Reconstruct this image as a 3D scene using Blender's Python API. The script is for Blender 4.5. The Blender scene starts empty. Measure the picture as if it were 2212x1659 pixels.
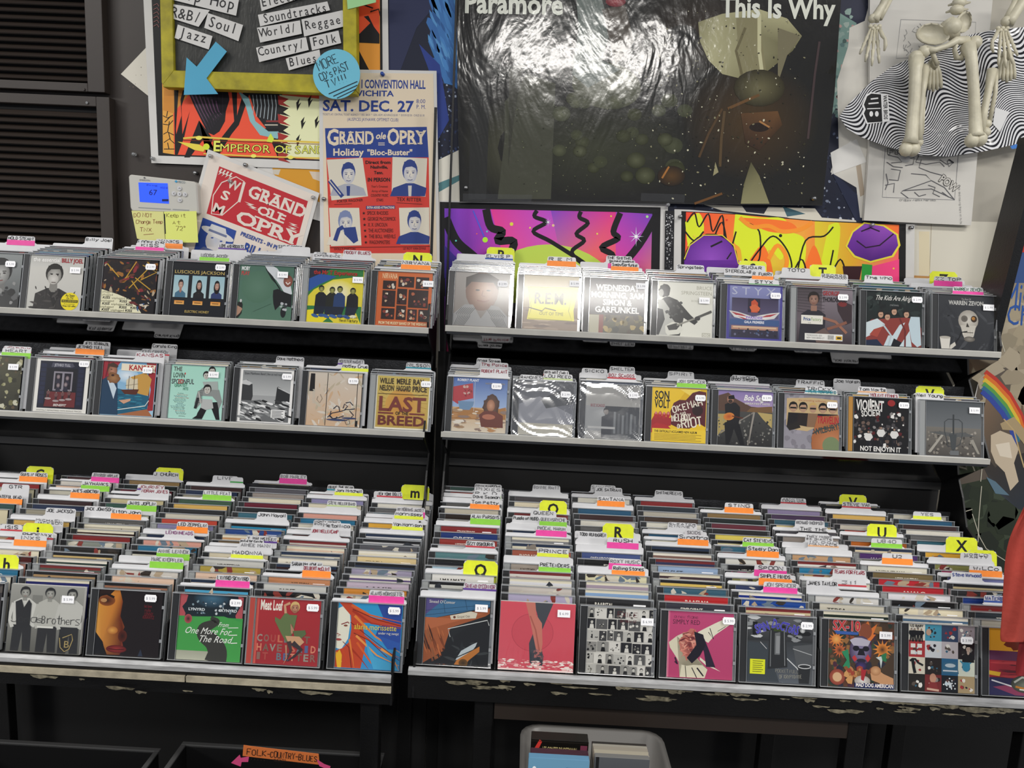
import bpy, bmesh, math, random
from math import sin, cos, tan, pi, radians, sqrt, atan2
from mathutils import Vector, Matrix, noise
C = bpy.context.scene.collection
# ------------------------------------------------------------------ camera, light, exposure
CAM = (0.0, -1.9, 1.55); FPX = 1650.0
PITCH, ROLL, YAW = radians(9.04), radians(2.69), radians(0.884)
cam = bpy.data.objects.new('camera', bpy.data.cameras.new('camera')); C.objects.link(cam)
cam.data.sensor_fit = 'HORIZONTAL'; cam.data.sensor_width = 36.0; cam.data.lens = FPX/2212*36.0
cam.data.clip_start = 0.05
cam.matrix_world = Matrix.Translation(CAM) @ Matrix.Rotation(YAW, 4, 'Z') @ Matrix.Rotation(pi/2-PITCH, 4, 'X') @ Matrix.Rotation(ROLL, 4, 'Z')
bpy.context.scene.camera = cam
vs = bpy.context.scene.view_settings
vs.view_transform = 'Standard'; vs.look = 'None'; vs.gamma = 1.0; vs.use_curve_mapping = False
vs.exposure = 0.46
w = bpy.data.worlds.new('shop_air'); bpy.context.scene.world = w; w.use_nodes = True
w.node_tree.nodes['Background'].inputs[0].default_value = (0.86, 0.90, 1.0, 1)
w.node_tree.nodes['Background'].inputs[1].default_value = 0.22
def lamp(name, x, y, z, sx, sy, power, col=(1.0, 0.97, 0.92)):
    l = bpy.data.lights.new(name, 'AREA'); l.shape = 'RECTANGLE'; l.size = sx; l.size_y = sy
    l.energy = power; l.color = col
    o = bpy.data.objects.new(name, l); C.objects.link(o); o.location = (x, y, z); return o
lamp('ceiling_lamp', 0.28, -3.15, 2.85, 1.15, 0.26, 52)
lamp('ceiling_lamp', -5.4, -3.6, 2.85, 1.6, 0.5, 210)
lamp('ceiling_lamp', 5.8, -3.6, 2.85, 1.6, 0.5, 230)
lamp('ceiling_lamp', -1.9, -1.3, 2.85, 1.3, 0.28, 20)
lamp('ceiling_lamp', 1.6, -1.3, 2.85, 1.3, 0.28, 20)
# ------------------------------------------------------------------ projection helpers (photo measurements -> metres)
def ray(px, py):
    u2 = (px-1106)/FPX; v2 = (py-829.5)/FPX
    u = u2*cos(ROLL)+v2*sin(ROLL); v = -u2*sin(ROLL)+v2*cos(ROLL)
    yy = cos(PITCH)-v*sin(PITCH); zz = -sin(PITCH)-v*cos(PITCH)
    return Vector((u*cos(YAW)-yy*sin(YAW), u*sin(YAW)+yy*cos(YAW), zz))
def at(px, py, y):
    d = ray(px, py); return Vector(CAM) + d*((y-CAM[1])/d.y)
def proj(P):
    x, y, z = P[0]-CAM[0], P[1]-CAM[1], P[2]-CAM[2]
    x, y = x*cos(YAW)+y*sin(YAW), -x*sin(YAW)+y*cos(YAW)
    fw = y*cos(PITCH)-z*sin(PITCH); up = y*sin(PITCH)+z*cos(PITCH)
    u, v = x/fw, -up/fw
    return (1106+FPX*(u*cos(ROLL)-v*sin(ROLL)), 829.5+FPX*(u*sin(ROLL)+v*cos(ROLL)))
# ------------------------------------------------------------------ materials
def s2l(c): return c/12.92 if c <= 0.04045 else ((c+0.055)/1.055)**2.4
def hx(h):
    if not isinstance(h, str): return h
    h = h.lstrip('#')
    if len(h) == 3: h = ''.join(k*2 for k in h)
    return tuple(s2l(int(h[i:i+2], 16)/255) for i in (0, 2, 4)) + (1.0,)
def mat(name, col, rough=0.5, metal=0.0, noise_amt=0.0, scale=40, bump=0.0, bscale=200, coat=0.0, spec=0.5, attr=None, emit=0, stretch=None):
    m = bpy.data.materials.new(name); m.use_nodes = True; nt = m.node_tree; b = nt.nodes['Principled BSDF']
    b.inputs['Roughness'].default_value = rough; b.inputs['Metallic'].default_value = metal
    b.inputs['Specular IOR Level'].default_value = spec; b.inputs['Coat Weight'].default_value = coat; b.inputs['Coat Roughness'].default_value = 0.08
    src = None
    if attr:
        a = nt.nodes.new('ShaderNodeAttribute'); a.attribute_name = attr; src = a.outputs['Color']
    else:
        b.inputs['Base Color'].default_value = hx(col)
    tc = nt.nodes.new('ShaderNodeTexCoord'); vec = tc.outputs['Object']
    if stretch:
        mp = nt.nodes.new('ShaderNodeMapping'); mp.inputs['Scale'].default_value = stretch; nt.links.new(vec, mp.inputs[0]); vec = mp.outputs[0]
    if noise_amt > 0:
        n = nt.nodes.new('ShaderNodeTexNoise'); n.inputs['Scale'].default_value = scale; n.inputs['Detail'].default_value = 6
        nt.links.new(vec, n.inputs['Vector'])
        mr = nt.nodes.new('ShaderNodeMapRange'); mr.inputs[1].default_value = 0.3; mr.inputs[2].default_value = 0.7
        mr.inputs[3].default_value = 1-noise_amt; mr.inputs[4].default_value = 1+noise_amt*0.5
        nt.links.new(n.outputs['Fac'], mr.inputs[0])
        mx = nt.nodes.new('ShaderNodeVectorMath'); mx.operation = 'SCALE'
        if src: nt.links.new(src, mx.inputs[0])
        else: mx.inputs[0].default_value = hx(col)[:3]
        nt.links.new(mr.outputs[0], mx.inputs['Scale']); src = mx.outputs[0]
    if src: nt.links.new(src, b.inputs['Base Color'])
    if bump > 0:
        n = nt.nodes.new('ShaderNodeTexNoise'); n.inputs['Scale'].default_value = bscale; n.inputs['Detail'].default_value = 4
        nt.links.new(vec, n.inputs['Vector'])
        bp = nt.nodes.new('ShaderNodeBump'); bp.inputs['Strength'].default_value = bump; bp.inputs['Distance'].default_value = 0.002
        nt.links.new(n.outputs['Fac'], bp.inputs['Height']); nt.links.new(bp.outputs[0], b.inputs['Normal'])
        if coat: nt.links.new(bp.outputs[0], b.inputs['Coat Normal'])
    if emit:
        b.inputs['Emission Color'].default_value = hx(col) if col else (1, 1, 1, 1); b.inputs['Emission Strength'].default_value = emit
        if src: nt.links.new(src, b.inputs['Emission Color'])
    return m
def clear_mat(name, tint, rough, base=0.0, diff=0.0, bump=0, bscale=60, stretch=None, gloss=1.0):
    m = bpy.data.materials.new(name); m.use_nodes = True; nt = m.node_tree
    for n in list(nt.nodes): nt.nodes.remove(n)
    out = nt.nodes.new('ShaderNodeOutputMaterial'); tr = nt.nodes.new('ShaderNodeBsdfTransparent'); tr.inputs[0].default_value = hx(tint)
    gl = nt.nodes.new('ShaderNodeBsdfGlossy'); gl.inputs['Roughness'].default_value = rough; gl.inputs[0].default_value = (gloss, gloss, gloss, 1)
    geo = nt.nodes.new('ShaderNodeNewGeometry'); fr = nt.nodes.new('ShaderNodeVectorMath'); fr.operation = 'DOT_PRODUCT'
    nt.links.new(geo.outputs['Normal'], fr.inputs[0]); nt.links.new(geo.outputs['Incoming'], fr.inputs[1])
    def mt(op, a_, b_):
        q = nt.nodes.new('ShaderNodeMath'); q.operation = op; nt.links.new(a_, q.inputs[0])
        if b_ is not None: q.inputs[1].default_value = b_
        return q
    ab = mt('ABSOLUTE', fr.outputs['Value'], None); sub = nt.nodes.new('ShaderNodeMath'); sub.operation = 'SUBTRACT'; sub.inputs[0].default_value = 1; nt.links.new(ab.outputs[0], sub.inputs[1])
    pw = mt('POWER', sub.outputs[0], 5.0); sch = mt('MULTIPLY_ADD', pw.outputs[0], .96); sch.inputs[2].default_value = .035
    ad = nt.nodes.new('ShaderNodeMath'); ad.operation = 'ADD'; ad.inputs[1].default_value = base; ad.use_clamp = True
    nt.links.new(sch.outputs[0], ad.inputs[0])
    mx = nt.nodes.new('ShaderNodeMixShader'); nt.links.new(ad.outputs[0], mx.inputs[0]); nt.links.new(gl.outputs[0], mx.inputs[2])
    if diff > 0:
        df = nt.nodes.new('ShaderNodeBsdfDiffuse'); df.inputs[0].default_value = (.75, .77, .78, 1)
        m2 = nt.nodes.new('ShaderNodeMixShader'); m2.inputs[0].default_value = diff
        nt.links.new(tr.outputs[0], m2.inputs[1]); nt.links.new(df.outputs[0], m2.inputs[2]); nt.links.new(m2.outputs[0], mx.inputs[1])
    else: nt.links.new(tr.outputs[0], mx.inputs[1])
    if bump:
        tc = nt.nodes.new('ShaderNodeTexCoord'); n = nt.nodes.new('ShaderNodeTexNoise'); n.inputs['Scale'].default_value = bscale; n.inputs['Detail'].default_value = 3
        n.inputs['Distortion'].default_value = 1.0
        mp = nt.nodes.new('ShaderNodeMapping'); mp.inputs['Scale'].default_value = stretch or (1, 1, 1); mp.inputs['Rotation'].default_value = (0, 0.7, 0)
        nt.links.new(tc.outputs['Object'], mp.inputs[0]); nt.links.new(mp.outputs[0], n.inputs['Vector'])
        bp = nt.nodes.new('ShaderNodeBump'); bp.inputs['Strength'].default_value = 1.0; bp.inputs['Distance'].default_value = bump
        nt.links.new(n.outputs['Fac'], bp.inputs['Height']); nt.links.new(bp.outputs[0], gl.inputs['Normal'])
    nt.links.new(mx.outputs[0], out.inputs[0]); return m
M = {}
M['print'] = mat('printed_paper', '', 0.55, attr='Col', spec=0.35)
M['printg'] = mat('glossy_print', '', 0.28, attr='Col', spec=0.5)
M['card'] = mat('white_plastic_card', 'cdcdcf', 0.35, noise_amt=0.05, scale=30)
M['paper'] = mat('white_paper', 'd6d4d0', 0.6, noise_amt=0.04, scale=20)
M['clear'] = clear_mat('clear_polystyrene', 'fdfdfd', 0.11, gloss=0.22)
M['edge_shine'] = clear_mat('case_edge_polystyrene', 'c4c8ca', 0.12, base=0.30, diff=0.42, gloss=1.0)  # paler case edges; their bright highlight lines are put into the colour
M['film'] = clear_mat('shrink_film', 'fdfdfd', 0.13, base=0.0, bump=0.0015, bscale=60, stretch=(1, 1, 0.15))
M['film2'] = clear_mat('folded_shrink_film', 'f6f6f6', 0.11, base=0.17)
M['tray'] = mat('black_case_tray', '2b2c2e', 0.35)
M['trayc'] = mat('pale_case_tray', '9da0a0', 0.3)
M['blk'] = mat('black_painted_metal', '0b0b0c', 0.42, noise_amt=0.25, scale=12, bump=0.15, bscale=300)
M['blkgloss'] = mat('black_gloss_panel', '060607', 0.06, spec=1.0, coat=0.6)
M['blkmatte'] = mat('black_matte_board', '030304', 0.7, noise_amt=0.3, scale=8)
M['hammer'] = mat('grey_hammer_panel', '3a3b3e', 0.38, metal=0.3, noise_amt=0.4, scale=60, bump=0.5, bscale=250)
M['rail'] = mat('dark_grey_rail', '343434', 0.4)
M['lip'] = mat('grey_shelf_lip', 'b9b7b0', 0.35, metal=0.15, noise_amt=0.12, scale=18)
M['silver'] = mat('worn_silver_rail', 'c9c9c8', 0.28, metal=0.5, noise_amt=0.3, scale=25, stretch=(1, 3, 8))
M['cream'] = mat('chipped_cream_edge', 'a89f8a', 0.75, noise_amt=0.35, scale=30, bump=0.6, bscale=60)
M['tape'] = mat('torn_clear_tape', '77715f', 0.4, noise_amt=0.7, scale=90, bump=0.6, bscale=90)
M['brown'] = mat('dark_brown_paint', '2f2722', 0.5, noise_amt=0.10, scale=6, bump=0.05, bscale=120)
M['wallw'] = mat('off_white_wall', 'b3aea2', 0.8, noise_amt=0.12, scale=7, bump=0.25, bscale=25)
M['floor'] = mat('dark_floor', '15130f', 0.6, noise_amt=0.4, scale=6)
M['pin'] = clear_mat('clear_pin', 'c8c8c8', 0.08, base=0.12, diff=0.2)
M['steel'] = mat('steel_pin', 'a0a0a0', 0.25, metal=0.9)
# ------------------------------------------------------------------ object helpers
def finish(name, me, m, parent=None, smooth=False):
    if not isinstance(m, (list, tuple)): m = [m]
    for k in m: me.materials.append(k)
    if smooth:
        for p in me.polygons: p.use_smooth = True
    o = bpy.data.objects.new(name, me); C.objects.link(o)
    if parent: o.parent = parent
    return o
def tag(o, label=None, cat=None, group=None, kind=None):
    if label: o['label'] = label
    if cat: o['category'] = cat
    if group: o['group'] = group
    if kind: o['kind'] = kind
    return o
def thing(name, label, cat, loc=(0, 0, 0), group=None, mw=None):
    o = bpy.data.objects.new(name, None); C.objects.link(o); o.empty_display_size = 0.02
    if mw is not None: o.matrix_world = mw
    else: o.location = loc
    return tag(o, label, cat, group)
class MB:
    def __init__(s): s.v = []; s.f = []; s.mi = []
    def poly(s, pts, mi=0):
        n = len(s.v); s.v += [tuple(p) for p in pts]; s.f.append(tuple(range(n, n+len(pts)))); s.mi.append(mi)
    def hexa(s, p, mi=0):      # 8 points: bottom ring 0-3, top ring 4-7
        n = len(s.v); s.v += [tuple(q) for q in p]
        for f in ((3, 2, 1, 0), (4, 5, 6, 7), (0, 1, 5, 4), (1, 2, 6, 5), (2, 3, 7, 6), (3, 0, 4, 7)):
            s.f.append(tuple(n+i for i in f)); s.mi.append(mi)
    def box(s, x0, x1, y0, y1, z0, z1, mi=0):
        s.hexa([(x0, y0, z0), (x1, y0, z0), (x1, y1, z0), (x0, y1, z0), (x0, y0, z1), (x1, y0, z1), (x1, y1, z1), (x0, y1, z1)], mi)
    def prism(s, pts, axis, a, b, mi=0):   # polygon in the plane across axis, from a to b
        def q(p, t):
            return (t, p[0], p[1]) if axis == 0 else ((p[0], t, p[1]) if axis == 1 else (p[0], p[1], t))
        n = len(s.v); k = len(pts)
        s.v += [q(p, a) for p in pts] + [q(p, b) for p in pts]
        s.f.append(tuple(range(n, n+k))); s.f.append(tuple(range(n+2*k-1, n+k-1, -1))); s.mi += [mi, mi]
        for i in range(k):
            j = (i+1) % k; s.f.append((n+i, n+k+i, n+k+j, n+j)); s.mi.append(mi)
    def tube(s, pts, rad, seg=8, mi=0, flat=1.0):
        pts = [Vector(p) for p in pts]; rings = []
        up = Vector((0.13, 0.97, 0.2)).normalized()
        for i, p in enumerate(pts):
            d = (pts[min(i+1, len(pts)-1)] - pts[max(i-1, 0)]).normalized()
            a = d.cross(up)
            if a.length < 1e-3: a = d.cross(Vector((1, 0, 0)))
            a.normalize(); b = d.cross(a).normalized(); r = rad[i] if isinstance(rad, (list, tuple)) else rad
            n = len(s.v); rings.append(n)
            for k in range(seg):
                t = 2*pi*k/seg; s.v.append(tuple(p + a*cos(t)*r + b*sin(t)*r*flat))
        for i in range(len(rings)-1):
            for k in range(seg):
                j = (k+1) % seg; s.f.append((rings[i]+k, rings[i]+j, rings[i+1]+j, rings[i+1]+k)); s.mi.append(mi)
        s.f.append(tuple(rings[0]+k for k in range(seg))[::-1]); s.f.append(tuple(rings[-1]+k for k in range(seg))); s.mi += [mi, mi]
    def ball(s, c, r, seg=8, mi=0, sc=(1, 1, 1)):
        n0 = len(s.v); R = 5
        for i in range(R+1):
            ph = pi*i/R
            for k in range(seg):
                t = 2*pi*k/seg; s.v.append((c[0]+r*sc[0]*sin(ph)*cos(t), c[1]+r*sc[1]*sin(ph)*sin(t), c[2]+r*sc[2]*cos(ph)))
        for i in range(R):
            for k in range(seg):
                j = (k+1) % seg; s.f.append((n0+i*seg+k, n0+(i+1)*seg+k, n0+(i+1)*seg+j, n0+i*seg+j)); s.mi.append(mi)
    def mesh(s, name):
        me = bpy.data.meshes.new(name); me.from_pydata(s.v, [], s.f); me.polygons.foreach_set('material_index', s.mi); me.update(); return me
    def build(s, name, m, parent=None, smooth=False, bevel=0):
        o = finish(name, s.mesh(name), m, parent, smooth)
        if bevel:
            b = o.modifiers.new('bevel', 'BEVEL'); b.width = bevel; b.segments = 2; b.limit_method = 'ANGLE'
        return o
# ------------------------------------------------------------------ letters: printed glyphs from Blender's own font, and a marker-pen stroke font
CH = ''.join(chr(i) for i in range(33, 127)) + '°É'
GLY = {}
def make_glyphs():
    for bold in (0, 1):
        objs = []
        for ch in CH + ' ':
            for suf in ('', '|'):
                c = bpy.data.curves.new('g', 'FONT'); c.body = ch+suf; c.resolution_u = 2; c.offset = 0.028 if bold else 0.0
                o = bpy.data.objects.new('g', c); C.objects.link(o); objs.append((ch, suf, o))
        dg = bpy.context.evaluated_depsgraph_get(); dg.update(); wid = {}
        for ch, suf, o in objs:
            me = o.evaluated_get(dg).to_mesh()
            vv = [(v.co.x, v.co.y) for v in me.vertices]
            if not suf: GLY[(ch, bold)] = [vv, [tuple(p.vertices) for p in me.polygons], 0.5]
            wid[(ch, suf)] = max([p[0] for p in vv] or [0])
            o.evaluated_get(dg).to_mesh_clear()
        for ch, suf, o in objs:
            if suf: GLY[(ch, bold)][2] = wid[(ch, '|')]
        bar = 0.0
        for ch, suf, o in objs:
            cu = o.data; bpy.data.objects.remove(o); bpy.data.curves.remove(cu)
        barw = wid[('|', '')]
        for ch in CH+' ': GLY[(ch, bold)][2] = max(0.1, GLY[(ch, bold)][2]-barw)
make_glyphs()
STK = {'A': '00-26-40,12-32', 'B': '00-06-26-35-34-23-03,23-32-31-20-00', 'C': '45-36-16-05-01-10-30-41', 'D': '00-06-26-44-42-20-00', 'E': '40-00-06-46,03-33',
 'F': '00-06-46,03-33', 'G': '45-36-16-05-01-10-30-41-43-23', 'H': '00-06,40-46,03-43', 'I': '20-26', 'J': '46-41-30-10-01', 'K': '00-06,46-03-40', 'L': '06-00-40',
 'M': '00-06-23-46-40', 'N': '00-06-40-46', 'O': '16-05-01-10-30-41-45-36-16', 'P': '00-06-36-45-44-33-03', 'Q': '16-05-01-10-30-41-45-36-16,22-40', 'R': '00-06-36-45-44-33-03,23-40',
 'S': '45-36-16-05-04-42-41-30-10-01', 'T': '20-26,06-46', 'U': '06-01-10-30-41-46', 'V': '06-20-46', 'W': '06-10-24-30-46', 'X': '00-46,06-40', 'Y': '06-23-46,23-20', 'Z': '06-46-00-40',
 'a': '44-14-03-01-10-30-44,44-40', 'b': '06-00-30-42-34-04', 'c': '43-34-14-03-01-10-30-41', 'd': '46-40,43-14-02-10-40', 'e': '02-42-34-14-02-10-40', 'f': '45-36-25-20,04-44', 'g': '43-34-14-02-10-41,44-40-29-09',
 'h': '06-00,03-34-43-40', 'i': '24-20,26-26', 'j': '24-20-09', 'k': '06-00,34-02-30', 'l': '26-20', 'm': '00-04,03-14-23-20,23-34-43-40', 'n': '00-04,03-24-43-40', 'o': '14-02-10-30-42-34-14', 'p': '09-04-34-42-30-00',
 'r': '00-04,03-24-44', 's': '44-14-03-41-30-00', 't': '26-20-40,04-44', 'u': '04-01-10-40,44-40', 'v': '04-20-44', 'w': '04-10-23-30-44', 'x': '00-44,04-40', 'y': '04-20,44-09', 'z': '04-44-00-40',
 '0': '16-05-01-10-30-41-45-36-16', '1': '14-26-20', '2': '05-26-45-43-00-40', '3': '06-46-23-42-30-00', '4': '36-02-42,30-36', '5': '46-06-03-33-41-20-00', '6': '46-03-01-20-41-33-03', '7': '06-46-10', '8': '23-05-26-45-23-41-20-01-23', '9': '40-45-26-04-33-44',
 '.': '20-20', ',': '21-10', '/': '00-46', '-': '03-43', '&': '40-15-26-34-01-10-42', '(': '46-24-22-40', ')': '06-24-22-00', '!': '26-22,20-20', "'": '26-24', '°': '14-05-16-25-14', '+': '03-43,21-25', '~': '23-23'}
def smooth(p, n=5):
    """Catmull-Rom through the points"""
    q = [p[0]]+list(p)+[p[-1]]; o = []
    for i in range(1, len(q)-2):
        for k in range(n):
            t = k/n; o.append(tuple(.5*(2*q[i][a]+(q[i+1][a]-q[i-1][a])*t+(2*q[i-1][a]-5*q[i][a]+4*q[i+1][a]-q[i+2][a])*t*t+(3*q[i][a]-q[i-1][a]-3*q[i+1][a]+q[i+2][a])*t**3) for a in (0, 1)))
    return o+[p[-1]]
class Art:
    """Flat coloured shapes in a unit square (u right, v down), clipped to it and stacked forward in thin layers."""
    def __init__(s, asp=1.0, clip=True): s.pr = []; s.asp = asp; s.clip = clip; s.lay = 0
    def add(s, pts, cols, lay=None):
        if lay is None: s.lay += 1; lay = s.lay
        if not isinstance(cols, list): cols = [hx(cols)]*len(pts)
        if s.clip and any(p[0] < 0 or p[0] > 1 or p[1] < 0 or p[1] > 1 for p in pts):
            for ax, lim, sg in ((0, 0, 1), (0, 1, -1), (1, 0, 1), (1, 1, -1)):
                np_, nc = [], []; n = len(pts)
                for i in range(n):
                    a, b, ca, cb = pts[i], pts[(i+1) % n], cols[i], cols[(i+1) % n]
                    da, db = (a[ax]-lim)*sg, (b[ax]-lim)*sg
                    if da >= 0: np_.append(a); nc.append(ca)
                    if (da >= 0) != (db >= 0):
                        t = da/(da-db); np_.append(tuple(a[k]+(b[k]-a[k])*t for k in (0, 1))); nc.append(tuple(ca[k]+(cb[k]-ca[k])*t for k in range(4)))
                pts, cols = np_, nc
                if len(pts) < 3: return
        s.pr.append((pts, cols, lay))
    def R(s, x0, y0, x1, y1, c, c2=None, hor=False):
        c = hx(c); c2 = hx(c2) if c2 else c
        s.add([(x0, y0), (x1, y0), (x1, y1), (x0, y1)], [c, c2, c2, c] if hor else [c, c, c2, c2]); return s
    def P(s, pts, c):
        if isinstance(pts, str): pts = [(int(t[:2])/100, int(t[2:])/100) for t in pts.split()]
        s.add(list(pts), [hx(k) for k in c] if isinstance(c, list) else c); return s
    def E(s, cx, cy, rx, ry, c, c2=None, n=18, rot=0, jag=0):
        c = hx(c); s.lay += 1; L = s.lay; R_ = random.Random(int(cx*999+cy*77))
        ring = []
        for k in range(n):
            t = 2*pi*k/n; q = 1+jag*R_.uniform(-1, 1); a, b = rx*cos(t)*q, ry*sin(t)*q
            ring.append((cx+a*cos(rot)-b*sin(rot)/s.asp, cy+a*sin(rot)*s.asp+b*cos(rot)))
        if c2 is None: s.add(ring, [c]*n, L)
        else:
            c2 = hx(c2)
            for k in range(n): s.add([(cx, cy), ring[k], ring[(k+1) % n]], [c, c2, c2], L)
        return s
    def L(s, pts, w, c, taper=False, loop=False):
        if isinstance(pts, str): pts = [(int(t[:2])/100, int(t[2:])/100) for t in pts.split()]
        s.lay += 1; L = s.lay; n = len(pts); A = s.asp
        if loop: pts = list(pts)+[pts[0]]; n += 1
        if n == 2 and pts[0] == pts[1]: pts = [pts[0], (pts[0][0]+w*0.6, pts[0][1])]
        lf, rt = [], []
        for i, p in enumerate(pts):
            a, b = pts[max(i-1, 0)], pts[min(i+1, n-1)]; dx, dy = b[0]-a[0], (b[1]-a[1])/A
            l = sqrt(dx*dx+dy*dy) or 1e-6; ww = w/2*(1-i/(n-1)*0.85 if taper else 1)
            lf.append((p[0]-dy/l*ww, p[1]+dx/l*ww*A)); rt.append((p[0]+dy/l*ww, p[1]-dx/l*ww*A))
        for i in range(n-1): s.add([lf[i], lf[i+1], rt[i+1], rt[i]], c, L)
        return s
    def T(s, txt, x, y, h, c, w=None, bold=0, rot=0, shear=0, al='l', mono=False, out=None, ow=0.14):
        """printed text: x,y = left end of the baseline, h = cap height in v units; w fits the width"""
        adv = []; X = 0
        for ch in txt:
            g = GLY.get((ch, bold)) or GLY[('o', bold)]; a = 0.62 if mono else g[2]; adv.append((X, g, a)); X += a
        X = X or 1; sy = h/0.70; sx = (w/X) if w else sy/s.asp
        x0 = -X*sx*(0.5 if al == 'c' else (1.0 if al == 'r' else 0))
        s.lay += 1; Lr = s.lay; hc = hx(c)
        cr, sr = cos(rot), sin(rot)
        def mp(gx, gy, off):
            a, b = x0+(off+gx)*sx+shear*gy*sy/s.asp, gy*sy
            return (x+a*cr+b*sr/s.asp, y+a*sr*s.asp-b*cr)
        if out:
            s.lay += 1; Lo = Lr; Lr = s.lay; ho = hx(out)
            for (off, g, a) in adv:
                for dx, dy in ((-ow, 0), (ow, 0), (0, ow), (0, -ow), (ow*.7, ow*.7), (-ow*.7, -ow*.7), (-ow*.7, ow*.7), (ow*.7, -ow*.7)):
                    for f in g[1]: s.add([mp(g[0][i][0]+dx*.35+(0.31-g[2]/2 if mono else 0), g[0][i][1]+dy*.35, off) for i in f], [ho]*len(f), Lo)
        for (off, g, a) in adv:
            dx = (0.31-g[2]/2) if mono else 0
            for f in g[1]: s.add([mp(g[0][i][0]+dx, g[0][i][1], off) for i in f], [hc]*len(f), Lr)
        return s
    def S(s, txt, x, y, h, c, w=None, pen=0.1, al='l', seed=1, rot=0, jit=0.35, small=1.0):
        """marker-pen text; pen width is relative to h"""
        R_ = random.Random(seed+len(txt)); n = 0; X = 0; st = []
        for ch in txt:
            st.append((X, ch)); X += 3.0 if ch in " .,'I!il1" else (5.6 if (ch.isupper() or ch.isdigit()) else 4.9)
        X = max(X-1.4, 1); sy = h/6.0; sx = (w/X) if w else sy/s.asp*0.92
        x0 = -X*sx*(0.5 if al == 'c' else 0); s.lay += 1; Lr = s.lay
        for off, ch in st:
            ch = ch if ch in STK else ch.upper()
            if ch not in STK: continue
            jy = R_.uniform(-.5, .5)*jit*1.2; js = 1+R_.uniform(-.12, .12)
            for part in STK[ch].split(','):
                pts = []
                for q in part.split('-'):
                    gx, gy = int(q[0]), int(q[1]); gy = -1.6 if gy == 9 else gy
                    gx = (gx-2)*0.55+(2 if ch not in "iIl1.,'!" else 1.2)-(0.7 if ch in "iIl1.,'!" else 0) if ch in "iIl1.,'!" else gx
                    a, b = x0+(off+gx*js+R_.uniform(-.25, .25)*jit)*sx, (gy*js+jy+R_.uniform(-.3, .3)*jit)*sy
                    pts.append((x+a*cos(rot)+b*sin(rot)/s.asp, y+a*sin(rot)*s.asp-b*cos(rot)))
                keep = s.lay; s.lay = Lr-1; s.L(pts, pen*h/s.asp, c); s.lay = max(keep, Lr)
        return s
    def N(s, seed, n, box, size, cols, el=1.0, rot=None, k=6):
        R_ = random.Random(seed); x0, y0, x1, y1 = box; L0 = s.lay
        for i in range(n):
            cx, cy, r = R_.uniform(x0, x1), R_.uniform(y0, y1), size*R_.uniform(.4, 1.3); a0 = rot if rot is not None else R_.uniform(0, pi)
            pts = []
            for j in range(k):
                t = 2*pi*j/k; a, b = r*el*cos(t)*R_.uniform(.6, 1.2), r/el*sin(t)*R_.uniform(.6, 1.2)
                pts.append((cx+a*cos(a0)-b*sin(a0), cy+(a*sin(a0)+b*cos(a0))*s.asp))
            s.add(pts, hx(R_.choice(cols)), L0+1+i % 8)
        s.lay = L0+8; return s
    # people, simplified
    def head(s, x, y, r, skin='c9a083', hair='2a1e18', shade=None, long=0, face=1):
        A = s.asp
        if long: s.E(x, y+r*A*.5, r*1.25, r*1.7*A, hair)
        s.E(x, y-r*A*.2, r*1.06, r*1.2*A, hair); s.E(x, y+r*A*.08, r*.84, r*1.10*A, skin, shade or skin)
        s.P([(x-r*.85, y-r*A*.2), (x-r*.8, y-r*A*1.1), (x+r*.8, y-r*A*1.1), (x+r*.85, y-r*A*.2), (x+r*.6, y-r*A*.72), (x-r*.45, y-r*A*.66)], hair)
        if face:
            d = '1a120f'
            for q in (-1, 1):
                s.E(x+q*r*.34, y+r*.05*A, r*.15, r*.07*A, d, n=8); s.L([(x+q*r*.16, y-r*.12*A), (x+q*r*.52, y-r*.14*A)], r*.08, d)
            s.L([(x, y+r*.05*A), (x-r*.07, y+r*.42*A), (x+r*.08, y+r*.45*A)], r*.06, shade or '8a6148'); s.L([(x-r*.26, y+r*.72*A), (x, y+r*.76*A), (x+r*.26, y+r*.71*A)], r*.09, '7a3b34')
        return s
    def bust(s, x, y, r, skin='c9a083', hair='2a1e18', top='222', shade=None, long=0):
        A = s.asp
        s.P([(x-r*2.3, y+r*5*A), (x-r*2.1, y+r*2.3*A), (x-r*.7, y+r*1.6*A), (x+r*.7, y+r*1.6*A), (x+r*2.1, y+r*2.3*A), (x+r*2.3, y+r*5*A)], top)
        s.P([(x-r*.4, y+r*.7*A), (x+r*.4, y+r*.7*A), (x+r*.5, y+r*1.75*A), (x, y+r*2.3*A), (x-r*.5, y+r*1.75*A)], shade or skin)
        return s.head(x, y, r, skin, hair, shade, long)
    def fig(s, x, y, h, top='222', leg='333', skin='c9a083', hair='2a1e18', pose=0, face=0):
        A = s.asp; u = h/A
        s.P([(x-u*.09, y+h*.5), (x+u*.09, y+h*.5), (x+u*(.12+pose*.05), y+h), (x+u*.03, y+h), (x, y+h*.6), (x-u*.05, y+h), (x-u*(.13+pose*.04), y+h)], leg)
        s.P([(x-u*.13, y+h*.17), (x+u*.13, y+h*.17), (x+u*.17, y+h*.4), (x+u*.1, y+h*.54), (x-u*.1, y+h*.54), (x-u*.17, y+h*.4)], top)
        s.L([(x-u*.13, y+h*.2), (x-u*.19, y+h*.36), (x-u*(.1-pose*.1), y+h*.5)], u*.06, top); s.L([(x+u*.13, y+h*.2), (x+u*.2, y+h*.36), (x+u*(.1+pose*.12), y+h*.46)], u*.06, top)
        return s.head(x, y+h*.085, u*.058, skin, hair, face=face)
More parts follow.
